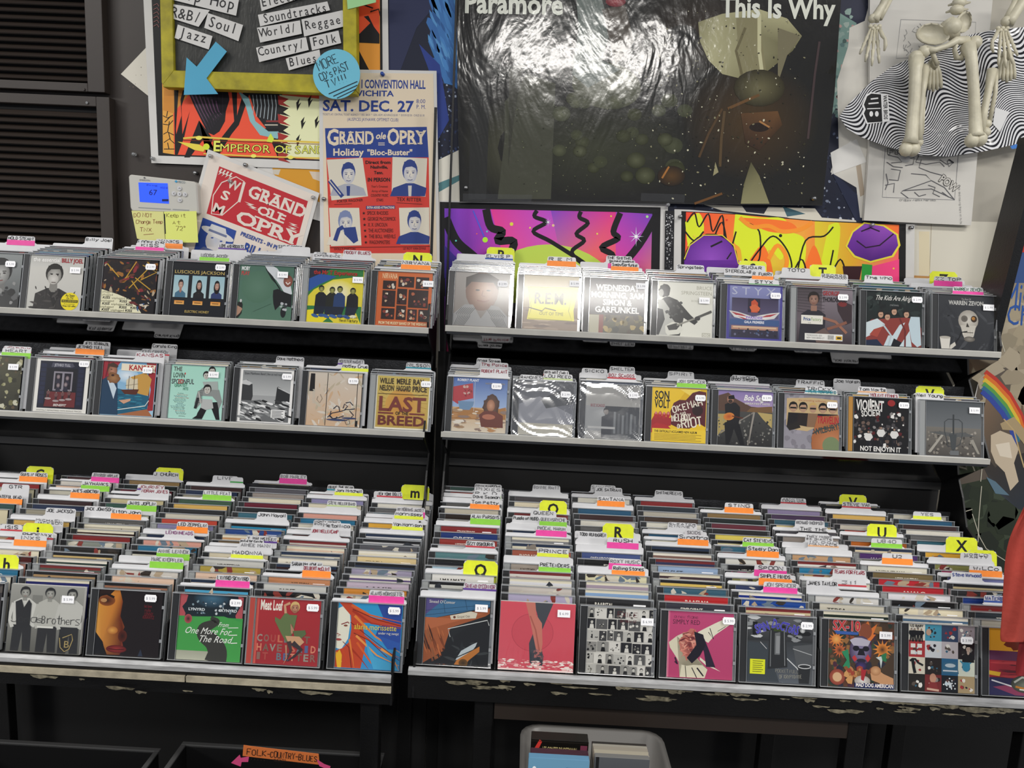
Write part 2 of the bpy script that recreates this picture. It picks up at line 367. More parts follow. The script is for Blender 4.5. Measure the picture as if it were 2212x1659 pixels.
    def emesh(s, name, mapf, depth=0.0018, eps=None):
        n = max(s.lay, 1); e = eps or min(0.00002, depth/(n+1)); vs_, fs, cs = [], [], []
        for pts, cols, lay in s.pr:
            k = len(vs_)
            for p, c in zip(pts, cols): vs_.append(mapf(p[0], p[1], lay*e)); cs.extend(c)
            fs.append(tuple(range(k, k+len(pts)))[::-1])
        me = bpy.data.meshes.new(name); me.from_pydata(vs_, [], fs)
        a = me.color_attributes.new('Col', 'FLOAT_COLOR', 'POINT'); a.data.foreach_set('color', cs); me.update(); return me
    def rect(s, name, w, h, x0=0.0, z0=0.0, y=0.0, thick=0.0, side='ffffff', depth=0.0018):
        """mesh in the x-z plane facing -y, with a thin backing slab"""
        me = s.emesh(name, lambda u, v, d: (x0+u*w, y-d, z0+(1-v)*h), depth)
        return me
    def quad(s, name, cs, parent=None, m=None, thick=0.0006, depth=0.0016, eps=None, bow=None):
        """print mapped to a four-cornered sheet (tl, tr, br, bl world points) facing -y, with real thickness behind"""
        tl, tr, br, bl = [Vector(c) for c in cs]
        def f(u, v, d):
            p = (tl*(1-u)+tr*u)*(1-v)+(bl*(1-u)+br*u)*v
            return (p.x, p.y-d-(bow(u, v) if bow else 0), p.z)
        me = s.emesh(name, f, depth, eps)
        k = len(me.vertices)
        return finish(name, me, m or M['print'], parent)
def slab(name, cs, m, parent=None, t=0.0008):
    """thin sheet of paper or board behind a print: its front lies on the four corners"""
    b = MB(); cs = [Vector(c) for c in cs]; n = len(cs)
    k = len(b.v); b.v += [tuple(c) for c in cs] + [(c.x, c.y+t, c.z) for c in cs]
    b.f.append(tuple(range(n))[::-1]); b.mi.append(0); b.f.append(tuple(range(n, 2*n))); b.mi.append(0)
    for i in range(n):
        j = (i+1) % n; b.f.append((i, j, n+j, n+i)); b.mi.append(0)
    return b.build(name, m, parent)
def px4(pts, y): return [at(p[0], p[1], y) for p in pts]
# ------------------------------------------------------------------ room shell
def structure(name, m, fn, **k):
    b = MB(); fn(b); return tag(b.build(name, m), kind='structure', **k)
structure('floor', M['floor'], lambda b: b.box(-2.6, 2.6, -4.2, 0.1, -0.05, 0.0))
structure('wall_back', M['wallw'], lambda b: b.box(-0.24, 2.6, 0.004, 0.10, 0, 3.0))
structure('wall_back', M['brown'], lambda b: b.box(-2.6, -0.24, 0.004, 0.10, 0, 3.0))
# ------------------------------------------------------------------ display rack
TH = radians(12.0); LEAN = radians(13.5)
TIERS = {('L', 0): (-0.226, 1.400), ('L', 1): (-0.243, 1.170), ('L', 2): (-0.588, 0.787),
         ('R', 0): (-0.226, 1.4075), ('R', 1): (-0.243, 1.173), ('R', 2): (-0.588, 0.8055)}
UX = {'L': (-1.42, -0.2145), 'R': (-0.178, 1.032)}
DEPTH = {0: 0.125, 1: 0.125, 2: 0.455}
def rack(u, label):
    x0, x1 = UX[u]; r = thing('cd_display_rack', label, 'display rack', ((x0+x1)/2, -0.3, 0))
    def part(name, m, fn, lab=None, bevel=0):
        b = MB(); fn(b)
        b.v = [(v[0]-(x0+x1)/2, v[1]+0.3, v[2]) for v in b.v]
        o = b.build(name, m, r, bevel=bevel)
        if lab: o['label'] = lab
        return o
    for k in (0, 1, 2):
        yl, zl = TIERS[(u, k)]; D = DEPTH[k]; s = tan(TH); yb = yl+D
        zf = zl-0.008; zb = zf+D*s
        part('shelf_floor', M['blkmatte'], lambda b: b.prism([(yl+.001, zf-.006), (yb, zb-.006), (yb, zb), (yl+.001, zf)], 0, x0+.004, x1-.004))
        if k < 2:
            part('shelf_lip', M['lip'], lambda b: b.prism([(yl-.003, zl-.013), (yl+.001, zl-.013), (yl+.001, zl-.001), (yl-.001, zl), (yl-.003, zl-.002)], 0, x0, x1), 'grey metal lip along the front of the tier')
            part('sloping_front_panel', M['blkgloss'], lambda b: b.prism([(yl-.001, zl-.014), (yl+.175, zl-.105), (yl+.175, zl-.108), (yl-.001, zl-.019)], 0, x0+.003, x1-.003))
            part('panel_rail', M['rail'], lambda b: b.box(x0+.003, x1-.003, yl+.166, yl+.178, zl-.122, zl-.104))
        part('back_panel', M['hammer'], lambda b: b.box(x0+.004, x1-.004, yb+.002, yb+.006, zb-.01, zb+(0.118 if k == 2 else (.12 if k == 1 else .03))))
    yl, zl = TIERS[(u, 2)]
    bx0, bx1 = (x0, x1-0.003) if u == 'L' else (x0-.008, x1+.2)
    cx = (x0+x1)/2
    part('front_rail', M['silver'], lambda b: b.prism([(yl-.014, zl-.012), (yl-.006, zl-.014), (yl, zl-.012), (yl, zl-.002), (yl-.006, zl), (yl-.013, zl-.004)], 0, bx0, bx1), 'worn silver rail along the front of the lower bin')
    if u == 'L':
        part('apron', M['blk'], lambda b: b.box(bx0, bx1, yl-.010, yl+.004, zl-.058, zl-.012))
        for a, c in ((-1.40, -0.600), (-0.597, bx1+.001)):
            part('edge_strip', M['cream'], lambda b: b.box(a, c, yl-.0155, yl-.0105, zl-.032, zl-.0205), 'cream edge strip with chipped black paint')
    else:
        part('apron', M['blk'], lambda b: b.box(bx0, bx1, yl-.010, yl+.004, zl-.060, zl-.012))
    # peeling tape on the apron
    R_ = random.Random(5 if u == 'L' else 9)
    def tape(b):
        n = 12 if u == 'L' else 90
        for i in range(n):
            a = bx0+.05+R_.random()*(bx1-bx0-.2) if u == 'L' else bx0+.02+(bx1-bx0-.05)*R_.random()**.7
            L = R_.uniform(.01, .07); z = zl-.013-.022*R_.random()**2.2-(.02 if u == 'L' else 0); h = R_.uniform(.0015, .0055); y = yl-.0115-(.006 if u == 'L' else 0)-R_.random()*.003
            p = [(a, z), (a+L*.3, z+h*.2), (a+L*.7, z-h*.1), (a+L, z-h*.3), (a+L*.9, z-h), (a+L*.6, z-h*.7), (a+L*.35, z-h*1.3), (a+L*.1, z-h*.8)]
            b.prism(p, 1, y, y+.0006)
    o = part('peeling_tape', M['tape'], tape); o['kind'] = 'stuff'
    # end panels following the tiers
    prof = []
    for k in (0, 1):
        yl, zl = TIERS[(u, k)]; prof += [(yl-.002, zl+(.0 if k else .012)), (yl+.0, zl-.015), (yl+.10, zl-.075)]
    yl, zl = TIERS[(u, 2)]
    prof = [(-.075, 1.47), (-.215, 1.45)] + prof + [(-.17, 1.06), (-.20, 1.00), (yl-.004, zl+.03), (yl-.012, zl-.058), (-.075, zl-.058)]
    for xx in ((x0, x0+.004), (x1-.004, x1)):
        part('end_panel', M['blk'], lambda b: b.prism(prof, 0, *xx))
    # legs and frame below
    zt = zl-.058
    legs = ([-0.262, -1.3] if u == 'L' else [-0.045, 0.66, 0.985])
    for lx in legs:
        part('leg', M['blk'], lambda b: b.box(lx-.018, lx+.018, yl+.02, yl+.05, 0, zt), bevel=.002)
        part('leg', M['blk'], lambda b: b.box(lx-.018, lx+.018, -.12, -.09, 0, zt), bevel=.002)
    part('deck', M['blkmatte'], lambda b: b.box(bx0, bx1, yl, -.05, zt-.004, zt))
    part('back_board', M['blkmatte'], lambda b: b.box(x0, x1, -.062, -.052, .8, zl+.5))
    part('base_shade_board', M['blkmatte'], lambda b: b.box(x0-.002, x1+(.7 if u == 'R' else 0), -.05, -.04, 0, zt))  # added black sheet behind the legs; under-rack shade put into its colour
    if u == 'L': part('gap_shade_board', M['blkmatte'], lambda b: b.box(x1, x1+.037, -.030, -.024, 0, 1.325))  # added black strip; darkness of the gap put into its colour
    if u == 'R':
        part('cross_rail', M['brown'], lambda b: b.box(-0.025, 0.65, yl+.022, yl+.045, zt-.055, zt-.012))
        def plank(b):
            b.hexa([(1.026, -.100, 1.40), (1.046, -.100, 1.40), (1.046, -.19, 1.40), (1.026, -.19, 1.40), (1.026, -.190, 1.86), (1.046, -.190, 1.86), (1.046, -.265, 1.86), (1.026, -.265, 1.86)])
        part('leaning_upright', M['blk'], plank, 'black board upright leaning forward above the right end')
    for a, c in ([(-.2395, -.2335)] if u == 'L' else [(-.1985, -.1935)]):
        zt2 = 1.90 if u == 'L' else 2.20
        part('wall_upright', M['blk'], lambda b: b.box(a-.0015, c-.0015, -.036, -.031, 0.7, zt2))
    return r
RK = {'L': rack('L', 'black tiered CD rack left of the centre gap'), 'R': rack('R', 'black tiered CD rack right of the centre gap')}
# ------------------------------------------------------------------ jewel cases
def case_meshes():
    b = MB(); b.box(-.071, .071, 0, .0011, .0012, .1238, 0)
    b.box(-.071, .071, 0, .0095, .1232, .125, 1); b.box(-.071, .071, 0, .0095, 0, .0012, 1)
    b.box(-.071, -.0698, .0011, .0095, .0012, .1238, 1); b.box(.0698, .071, .0011, .0095, .0012, .1238, 1)
    b.box(-.0573, -.0567, .0011, .0022, .0012, .1238, 1)
    b.box(-.071, .071, .0095, .0104, 0, .125, 1)
    for z in (.030, .092): b.box(.0655, .0695, .0013, .0024, z, z+.006, 1)
    lid = b.mesh('jewel_case'); lid.materials.append(M['clear']); lid.materials.append(M['edge_shine'])
    trays = []
    for k in ('tray', 'trayc'):
        b = MB(); b.box(-.0695, -.0585, .0016, .0092, .0015, .1235)
        b.box(-.0585, .0655, .0075, .0092, .0015, .1235)
        for i in range(18): b.box(-.0705, -.0690, .0030, .0085, .008+i*.0062, .0105+i*.0062)
        t = b.mesh('case_tray'); t.materials.append(M[k]); trays.append(t)
    return lid, trays
LID, TRAYS = case_meshes()
def sticker_mesh(kind, txt):
    a = Art(asp=1.75)
    if kind == 'n': a.P('0800 9200 9212 9920 9980 9288 9299 0899 0888 0180 0120 0812', 'f4f4f6')
    else: a.R(0, 0, 1, 1, 'f4f4f6')
    a.T(txt, .5, .68, .34, '6d6f7c', w=.74, al='c')
    me = a.rect('price_sticker', .0235, .0135, x0=-.01175, z0=-.00675, y=0, depth=.0001)
    me.materials.append(M['print']); return me
STM = [sticker_mesh(k, t) for k, t in (('n', '$ 2.99'), ('n', '$ 5.99'), ('r', '$ 5.99'), ('r', '$ 6.99'), ('n', '$ 3.99'))]
BR = random.Random(77)
def strip_art(col, seed):
    """insert of a case further back: only its top shows"""
    R_ = random.Random(seed); a = Art(); c = hx(col); lum = sum(c[:3])/3
    a.R(0, 0, 1, 1, c, tuple(k*.6 for k in c[:3])+(1,))
    k = R_.random(); t = 'f2eee2' if lum < .25 else '2a2723'
    if k < .35:
        a.T(''.join(R_.choice('AEIORSTNLM') for _ in range(R_.randint(5, 12))), .08+R_.random()*.3, .12, .05, t, w=R_.uniform(.25, .5), bold=1)
    elif k < .7:
        a.N(seed, 14, (.05, .0, .95, .3), .08, [col, '3a332d', 'b9a58a', '6d7f8f', '8c3b34', 'd9d2c2'], el=1.6)
    else:
        a.R(0, 0, 1, .05, R_.choice(['efe9da', '1a1a1c', '7b2a2a', 'e6dfc8', '28364f'])); a.N(seed, 5, (.1, .1, .9, .5), .09, ['8b8176', 'c8bda9', '343840'], el=1.5)
    me = a.rect('booklet', .1215, .1215, x0=-.0562, z0=.0018, depth=.0004)
    me.materials.append(M['printg']); return me
STRIPS = {}
def colname(h):
    r, g, b = [int(h[i:i+2], 16) for i in (0, 2, 4)]; mx, mn = max(r, g, b), min(r, g, b); d = mx-mn
    if d < 30: return 'black' if mx < 55 else ('charcoal' if mx < 90 else ('grey' if mx < 165 else ('pale grey' if mx < 215 else 'white')))
    import colorsys
    hh, s_, v_ = colorsys.rgb_to_hsv(r/255, g/255, b/255); hh *= 360
    n = 'red' if hh < 14 or hh > 345 else 'orange' if hh < 38 else 'yellow' if hh < 65 else 'green' if hh < 165 else 'teal' if hh < 195 else 'blue' if hh < 250 else 'purple' if hh < 290 else 'pink'
    if n == 'orange' and (s_ < .45 and v_ > .6): n = 'cream'
    elif n == 'orange' and v_ < .62: n = 'brown'
    elif n == 'yellow' and s_ < .4: n = 'cream' if v_ > .7 else 'olive'
    if v_ < .35: n = 'dark '+n
    return n
ORD = ['', 'first', 'second', 'third', 'fourth', 'fifth', 'sixth', 'seventh', 'eighth', 'ninth', 'tenth', 'eleventh', 'twelfth', 'thirteenth', 'fourteenth', 'fifteenth', 'sixteenth', 'seventeenth', 'eighteenth', 'nineteenth', 'twentieth', 'twenty-first', 'twenty-second', 'twenty-third', 'twenty-fourth', 'twenty-fifth', 'twenty-sixth']
def cd_matrix(x, u, k, t, rz=0.0, dz=0.0, lean=LEAN):
    yl, zl = TIERS[(u, k)]
    y = yl+.004+t*cos(TH); z = zl-.008+(t*cos(TH)+.004)*tan(TH)+.0048+dz
    return Matrix.Translation((x, y, z)) @ Matrix.Rotation(rz, 4, 'Z') @ Matrix.Rotation(-lean, 4, 'X')
def solve_t(x, u, k, ypx, H, xoff=0.0):
    lo, hi = -.01, .5
    for _ in range(40):
        m = (lo+hi)/2
        if proj(cd_matrix(x, u, k, m) @ Vector((xoff, 0, H)))[1] > ypx: lo = m
        else: hi = m
    return (lo+hi)/2
PALS = {'a': '232b2a 8a7048 3a4238 27305f b09a72 4a4f4a 7f8f8f d9cfae 35514f 2c5f7a 6e8f6d c7c1a6 8b2b2b 3a2a28 c0b9a7 5b5a58 e0dcc8 a33b2e 3c5c52 c4b890 2a2a2c 6a2f3a'.split(),
        'b': 'c9c4b4 e8c8b0 d5cfc6 4b2a2a 9a3038 d8d4c4 2e7396 dba090 5a2a2a e8e0c8 8f8ab0 c04a3a cfc8b8 2f2f30 d8b060 405a48 a09a88 2a3550 3a2626 efe8d8'.split(),
        'c': 'e0d8c0 9a9088 5c5a60 e4d29a 3a5f70 4b3a55 8a7fa0 c9b8c9 b5a04a d0cfc8 e8dcc0 4a4648 7b6a52 d0a070 2a4a8a 3090b8 b8b0a0 3f6f80 2a2a2a 6a2030'.split(),
        'd': '1f3d8a 2e2e30 c8b890 7b7fb0 b04a70 8a8a50 d8d4c8 e8b040 c04030 3f6f7f 6a6a6a e0dcd0 402a2a 2a5a7a cfcabb e6e2d4 4a3a30 b7b1a3 303840 8f2a2a'.split()}
CDS = []      # every case: (score, column, index, matrix, colour, seed)
FRONTS = {}
def column(u, k, xl, xr, yb, desc, ylast, n, pal, divs, art=None, stick=None, tray=0, film=0, digi=0, dz=0.0, t0=.002, rz=0.0, front=True, cols=None, spine=None):
    yl, zl = TIERS[(u, k)]; x = at((xl+xr)/2, yb, yl+.006).x
    R_ = random.Random(int(xl*7+k*31+3)); tl = max(t0+.02, solve_t(x, u, k, ylast, .125))
    tl = min(tl, DEPTH[k]/cos(TH)-.020); n = min(n, int((tl-t0)/.0112)); sp = (tl-t0)/max(n, 1); P = PALS[pal]; sh = R_.randrange(len(P)); seq = 0
    ts = [t0+i*sp for i in range(n+1)]
    if front: FRONTS[desc] = dict(m=cd_matrix(x, u, k, t0, rz, dz), art=art, stick=stick, tray=tray, film=film, digi=digi, spine=spine)
    for i in range(1, n+1):
        col = cols[i-1] if cols and i <= len(cols) else P[(i+sh) % len(P)]
        mw = cd_matrix(x+R_.uniform(-.0022, .0022), u, k, ts[i], R_.uniform(-.012, .012))
        p = proj(mw.translation+Vector((0, .03, .12)))
        if -60 < p[0] < 2270: CDS.append((ts[i]*1.0+(0 if k == 2 else .16)+(0 if i > 1 else -.3), desc, i, mw, col, int(xl)*100+i*7+k, R_.random()))
    # divider cards
    gaps = {}
    for q, d in enumerate(sorted(divs, key=lambda d: -d[2])):
        dxl, dxr, dy, txt, st = d[:5]; tc = d[5] if len(d) > 5 else '1b1b1f'
        H = (.146 if st == 'Y' else .143) if k == 2 else (.143 if st == 'Y' else .140)
        t = solve_t(x, u, k, dy, H); px_mid = (dxl+dxr)/2
        i = min(range(n+1), key=lambda i: abs(ts[i]+.0108-t)); g = gaps.get(i, 0)
        room = sp-.0108
        tt = ts[i]+.0108+min(.0005+g*.0009, max(room-.0006, .0003)) if n else t
        gaps[i] = g+1
        if abs(tt-t) > .03 and t > tt: tt = t
        mw = cd_matrix(x, u, k, tt); xo = 0
        for _ in range(4):
            pp = proj(mw @ Vector((xo, 0, H))); mpx = (proj(mw @ Vector((xo+.01, 0, H)))[0]-pp[0])/.01
            xo += (px_mid-pp[0])/mpx
        pp = proj(mw @ Vector((xo, 0, H))); ppm = abs(proj(mw @ Vector((xo, 0, H-.01)))[1]-pp[1])/.01
        up = max(-.010, min(.012, (pp[1]-dy)/ppm)); wt = max(.03, min(.066, (dxr-dxl)/mpx))
        sidex = max(-.071+wt/2, min(.071-wt/2, xo)); shift = max(-.006, min(.006, xo-sidex))
        mw = mw @ Matrix.Translation((shift, 0, up))
        make_divider(mw, sidex, wt, H, txt, st, tc, desc, q+1, int(xl)+q, up)
STC = {'O': ('orange', 'f58a2e'), 'G': ('green', '86c83c'), 'P': ('pink', 'e2409a'), 'y': ('yellow', 'd8e23a'), 'B': ('blue', '2d4f9e'), 'V': ('purple', '5b3a8e'), 'R': ('red', 'b93a44'),
       'T': ('teal', '2b8a9c'), 'E': ('pale green', 'b9c98f'), 'N': ('tan', 'd9a77c'), 'K': ('black', '222226'), 'Y': ('yellow', 'dbe426'), 'g': ('dark green', '3f9648')}
MST = {k: mat('tab_sticker_'+v[0].replace(' ', '_'), v[1], 0.5, noise_amt=.08, scale=90) for k, v in STC.items()}
def make_divider(mw, xo, wt, H, txt, st, tc, desc, q, seed, up):
    b = MB(); a, c, r = xo-wt/2, xo+wt/2, .004; B = H-.0180; pts = [(-.071, -up+.001), (.071, -up+.001)]
    def arc(cx, cz, a0, a1):
        return [(cx+r*cos(radians(a0+(a1-a0)*i/3)), cz+r*sin(radians(a0+(a1-a0)*i/3))) for i in range(4)]
    if c > .067: pts += [(c, H-r)]
    else: pts += arc(.071-r, B-r, 0, 90)+[(c+.006, B), (c+.001, B+.003), (c, H-r)]
    pts += arc(c-r, H-r, 0, 90)+arc(a+r, H-r, 90, 180)
    if a < -.067: pts += [(a, H-r)]
    else: pts += [(a-.001, B+.003), (a-.006, B)]+arc(-.071+r, B-r, 90, 180)
    b.prism(pts, 1, 0, .0006)
    cn = STC[st][0] if st in STC else ''
    lab = ('neon yellow lettered' if st == 'Y' else 'white' + (' and '+cn+' striped' if cn else ' plain')) + ' tab divider, %s back behind the %s' % (ORD[q], desc)
    o = b.build('divider_card', M['card']); o.matrix_world = mw
    tag(o, lab, 'divider card', 'tab dividers between the jewel cases')
    if st == 'Y':
        s = MB(); s.prism([(a-.001, H-.040), (c+.001, H-.040), (c+.001, H-.006), (c-.006, H+.0015), (a+.006, H+.0015), (a-.001, H-.006)], 1, -.0005, -.0001); s.build('tab_sticker', MST['Y'], o)
        ar = Art(asp=wt/.030)
        if txt: ar.T(txt, .5, .85, .72, '141414', al='c', bold=1)
        z0 = H-.033; hh = .032
    else:
        if cn:
            s = MB(); hs = .0125 if st in 'OGP' else (.007 if st == 'y' else .0035); s.box(a-.0006, c+.0006, -.0005, -.0001, H-.0100-hs, H-.0100); s.build('tab_sticker', MST[st], o)
        ar = Art(asp=wt/.0105); lines = [t for t in txt.split('|') if t]
        for i, t in enumerate(lines):
            h = .62 if len(lines) == 1 else .40
            w_ = min(.92, len(t)*.15)
            ar.S(t, .5, (.80 if len(lines) == 1 else .46+.5*i), h, tc, w=w_, al='c', pen=.19, seed=seed+i)
        z0 = H-.0110; hh = .0105
    if ar.pr:
        me = ar.rect('lettering', wt, hh, x0=a, z0=z0, depth=.0001); me.materials.append(M['print'])
        t = bpy.data.objects.new('lettering', me); C.objects.link(t); t.parent = o; t.location = (0, -.0007, 0)
def part_of(root, name, me, loc=(0, 0, 0), rot=None):
    o = bpy.data.objects.new(name, me); C.objects.link(o); o.parent = root; o.location = loc
    if rot: o.rotation_euler = rot
    return o
def make_front(desc, f):
    ar = f['art']() if f['art'] else None
    if f['digi']:
        b = MB(); b.box(-.070, .070, .0006, .008, 0, .1245); o = b.build('cd_case', M['paper']); o.matrix_world = f['m']
        me = ar.rect('cover_print', .140, .1245, x0=-.070, z0=0, depth=.0012); me.materials.append(M['printg']); part_of(o, 'cover_print', me)
        b = MB(); b.box(-.0708, .0708, -.0022, -.0020, -.0004, .1252); fo = b.build('shrink_wrap', M['film'], o)
    else:
        o = bpy.data.objects.new('cd_case', LID); C.objects.link(o); o.matrix_world = f['m']
        part_of(o, 'case_tray', TRAYS[f['tray']])
        me = ar.rect('booklet', .1215, .1215, x0=-.0562, z0=.0018, depth=.0012); me.materials.append(M['printg']); part_of(o, 'booklet', me, (0, .0030, 0))
        if f['spine']:
            s = MB(); s.box(-.0685, -.0592, .0012, .0015, .002, .123); s.build('spine_card', f['spine'], o)
        if f['film']:
            b = MB(); N_ = 46; dirn = 1 if f['film'] == 1 else .45
            def fold(x, z):
                d = (x*.75+z*dirn)*95+2.2*sin(x*38+z*11)+1.4*sin(z*52); e = (x*.3+z)*60+1.7*sin(x*60)
                return abs((d % 2)-1)*.0009+abs((e % 2)-1)*.0005*(1 if sin(d*.7) > 0 else .2)
            g = [[(-.0712+.1424*i/N_, -.0006-fold(i/N_*.142, j/N_*.125), -.0002+.1254*j/N_) for j in range(N_+1)] for i in range(N_+1)]
            for i in range(N_):
                for j in range(N_): b.poly([g[i][j], g[i+1][j], g[i+1][j+1], g[i][j+1]])
            b.build('shrink_wrap', M['film2'], o)
    st = f['stick']
    if st: part_of(o, 'price_sticker', STM[st[2]], ((st[0]-.5)*.1215+.0045, -.0026 if (f['digi'] or f['film']) else -.0002, .0018+(1-st[1])*.1215), (0, st[3] if len(st) > 3 else 0, 0))
    tag(o, desc+' on a CD case at the front of its row', 'cd case', 'face-out CD cases at the front of the rows')
    return o
def finish_cds():
    for desc, f in FRONTS.items(): make_front(desc, f)
    CDS.sort(key=lambda c: c[0]); n1 = 300-len(FRONTS); rest = CDS[n1:]
    for sc, desc, i, mw, col, seed, rr in CDS[:n1]:
        o = bpy.data.objects.new('cd_case', LID); C.objects.link(o); o.matrix_world = mw
        part_of(o, 'case_tray', TRAYS[0 if rr < .72 else 1])
        part_of(o, 'booklet', strip_art(col, seed), (0, .0020, 0))
        if rr > .72 or (i == 1 and rr > .3): part_of(o, 'price_sticker', STM[int(rr*50) % 5], (.044, -.0002, .108))
        tag(o, 'jewel case with %s insert, %s case back behind the %s' % (colname(col), ORD[i], desc), 'cd case', 'jewel cases packed behind the front rows')
    # the remaining small ones at the back as one object
    vs_, fs, mi, cs = [], [], [], []
    def addm(me, mw, off, mats, col=None):
        k = len(vs_)
        for v in me.vertices: vs_.append(tuple(mw @ v.co)); cs.extend(col or (1, 1, 1, 1))
        for p in me.polygons: fs.append(tuple(k+i for i in p.vertices)); mi.append(mats[p.material_index])
    for sc, desc, i, mw, col, seed, rr in rest:
        addm(LID, mw, 0, (0, 1)); addm(TRAYS[0], mw, 0, (2,))
        b = MB(); b.box(-.0562, .0653, .0020, .0032, .0018, .1233); me = b.mesh('t'); addm(me, mw, 0, (3,), hx(col)); bpy.data.meshes.remove(me)
    if fs:
        me = bpy.data.meshes.new('packed_cd_cases'); me.from_pydata(vs_, [], fs); me.polygons.foreach_set('material_index', mi)
        a = me.color_attributes.new('Col', 'FLOAT_COLOR', 'POINT'); a.data.foreach_set('color', cs)
        o = finish('cd_case', me, [M['clear'], M['edge_shine'], M['tray'], M['printg']])
        tag(o, 'remaining jewel cases packed at the backs of the shelves and bins', 'cd cases', 'jewel cases packed behind the front rows', 'stuff')
    print('cases', len(CDS), 'rest', len(rest), 'fronts', len(FRONTS))
# ------------------------------------------------------------------ cover prints
W_ = 'f2f0ea'; K_ = '121214'
def A(): return Art()
def c_bwman():
    a = A().R(0, 0, 1, 1, '8f9494', '3c3f40'); a.bust(.62, .36, .2, 'b9b9b6', '1c1c1c', '2a2b2c', '6d6d6b'); a.N(4, 16, (.3, .55, 1, 1), .06, ['5a5b5c', '1c1c1d', '8f8f8e'])
    return a
def c_billy():
    a = A().R(0, 0, 1, 1, 'd4d2cb', 'c3c2bc').R(0, .0, 1, .22, 'b9b9b4', 'cfcec8')
    a.bust(.47, .36, .155, 'c2c0ba', '26231f', '2e2b2a', '85837d'); a.P('3968 6168 5680 5095 4480', '1f1d1c').N(8, 22, (.1, .6, .85, .98), .04, ['3a3736', '232120', '484442'], el=2)
    a.E(.46, .44, .1, .1, 'd8d5cf', 'b4b1aa', n=14).E(.42, .35, .022, .01, '26231f').E(.53, .35, .022, .01, '26231f').L([(.43, .5), (.51, .5)], .014, '5a4a44')
    a.T('the essential', .06, .12, .075, 'f4f2ee', w=.5, bold=1).T('BILLY JOEL', .58, .12, .075, 'a82a30', w=.4, bold=1)
    a.E(.80, .84, .165, .165, 'efdc1c', n=30).R(.65, .81, .95, .86, '2a2710').T('As Seen', .80, .75, .045, '26230e', al='c', w=.17, bold=1).T('On TV!', .80, .80, .04, '26230e', al='c', w=.13, bold=1).T('SPECIAL LIMITED EDITION', .80, .85, .03, 'efdc1c', al='c', w=.27).T('Price Includes', .80, .90, .025, '4a451a', al='c').T('Free CD offer', .80, .94, .03, '26230e', al='c', bold=1)
    return a
def c_kiss():
    a = A().R(0, 0, 1, 1, '1d1416').N(2, 70, (0, 0, 1, .75), .05, ['5a1c22', '2a1a14', '8a2a30', '151012', '3a2a18', 'a06a2a', 'b9a58a', '6d3a2a'], el=1.6)
    for p in ('4236 6004', '5054 8810', '7038 9922 7210', '0610 3034', '6034 9055', '5440 7060', '8004 9918'): a.L(p, .018, 'c79a2e')
    a.P('0058 3066 5575 7090 7799 0099', 'eae6c4')
    for i in range(7):
        y = .64+i*.056; a.T('KISS', .03+(.32 if i % 2 else 0), y, .042, '1a1a18', w=.14, bold=1, shear=.15).T('unplugged', (.2 if i % 2 == 0 else 0), y, .04, '6d6a50', w=.25).T('KISS', .47 if i % 2 == 0 else .56, y, .042, '1a1a18', w=.13, bold=1) if i > 1 else a.T('plugged', .02, y, .04, '6d6a50', w=.2)
    a.P('2461 4068 5876 7592 8299 9999 9960 5060', '141012').N(5, 24, (.55, .58, 1, .95), .035, ['b9a58a', '6d2a2a', '3a5a8a', 'd8cfc0', '8a5a2a', '1a1416'], el=1.7)
    return a
def c_lusc():
    a = A().R(0, 0, 1, 1, '15171c'); a.T('LUSCIOUS JACKSON', .03, .215, .06, 'd9bd6a', w=.93, bold=0)
    for x, h, l in ((.03, '241a18', '46708a'), (.37, '1a1512', '1b1b1c'), (.70, '120d0d', '2e3d6d')):
        a.R(x, .25, x+.27, .66, '9cc0cc', 'b7cfd2')
        c = Art(); c.bust(.5, .42, .17, 'd8b8a4', h, l, 'a87868', long=h != '241a18')
        for pts, cols, lay in c.pr:
            a.pr.append(([(x+max(0, min(1, p[0]))*.27, .25+max(0, min(1, p[1]))*.41) for p in pts], cols, a.lay+lay))
        a.lay += c.lay+1; a.R(x+.04, .72, x+.22, .79, 'e0923c', 'f0b868').L([(x+.07, .755), (x+.19, .755)], .015, '6a4a20')
    a.T('ELECTRIC HONEY', .5, .94, .045, 'd9bd6a', w=.45, al='c'); return a
def c_moby():
    a = A().R(0, 0, 1, 1, '4d7060', '567a66').E(.35, .4, .3, .3, '5d806c', '50745f').T('MOBY', .03, .10, .07, 'eee', w=.15, bold=1).T('PLAY', .03, .19, .07, 'c23a3c', w=.15, bold=1)
    a.P('4500 6000 6804 7816 8624 9534 9950 9055 8245 7636 6826 5616', 'd4d8dc').P('4500 5008 6220 7236 8050 7640 6026 4808', '222c28').E(.90, .27, .085, .11, 'a86a58', '7c4538').L([(.86, .29), (.90, .33), (.94, .29)], .02, 'f0e6e0')
    a.P('6445 7242 8648 9952 9975 9274 8070 7082 6670 6456', '17181a').E(.85, .85, .05, .10, '1c1d1f').N(3, 10, (.78, .68, .9, .8), .03, ['b9bcc0', '3a3c40']).P('0170 0768 1074 0990 0399 0099', '20201c').P('0076 0880 1082 0690 0096', 'b08a74').E(.06, .67, .02, .03, 'c8c8c8')
    a.L([(.3, .86), (.62, .70)], .006, '42604f'); return a
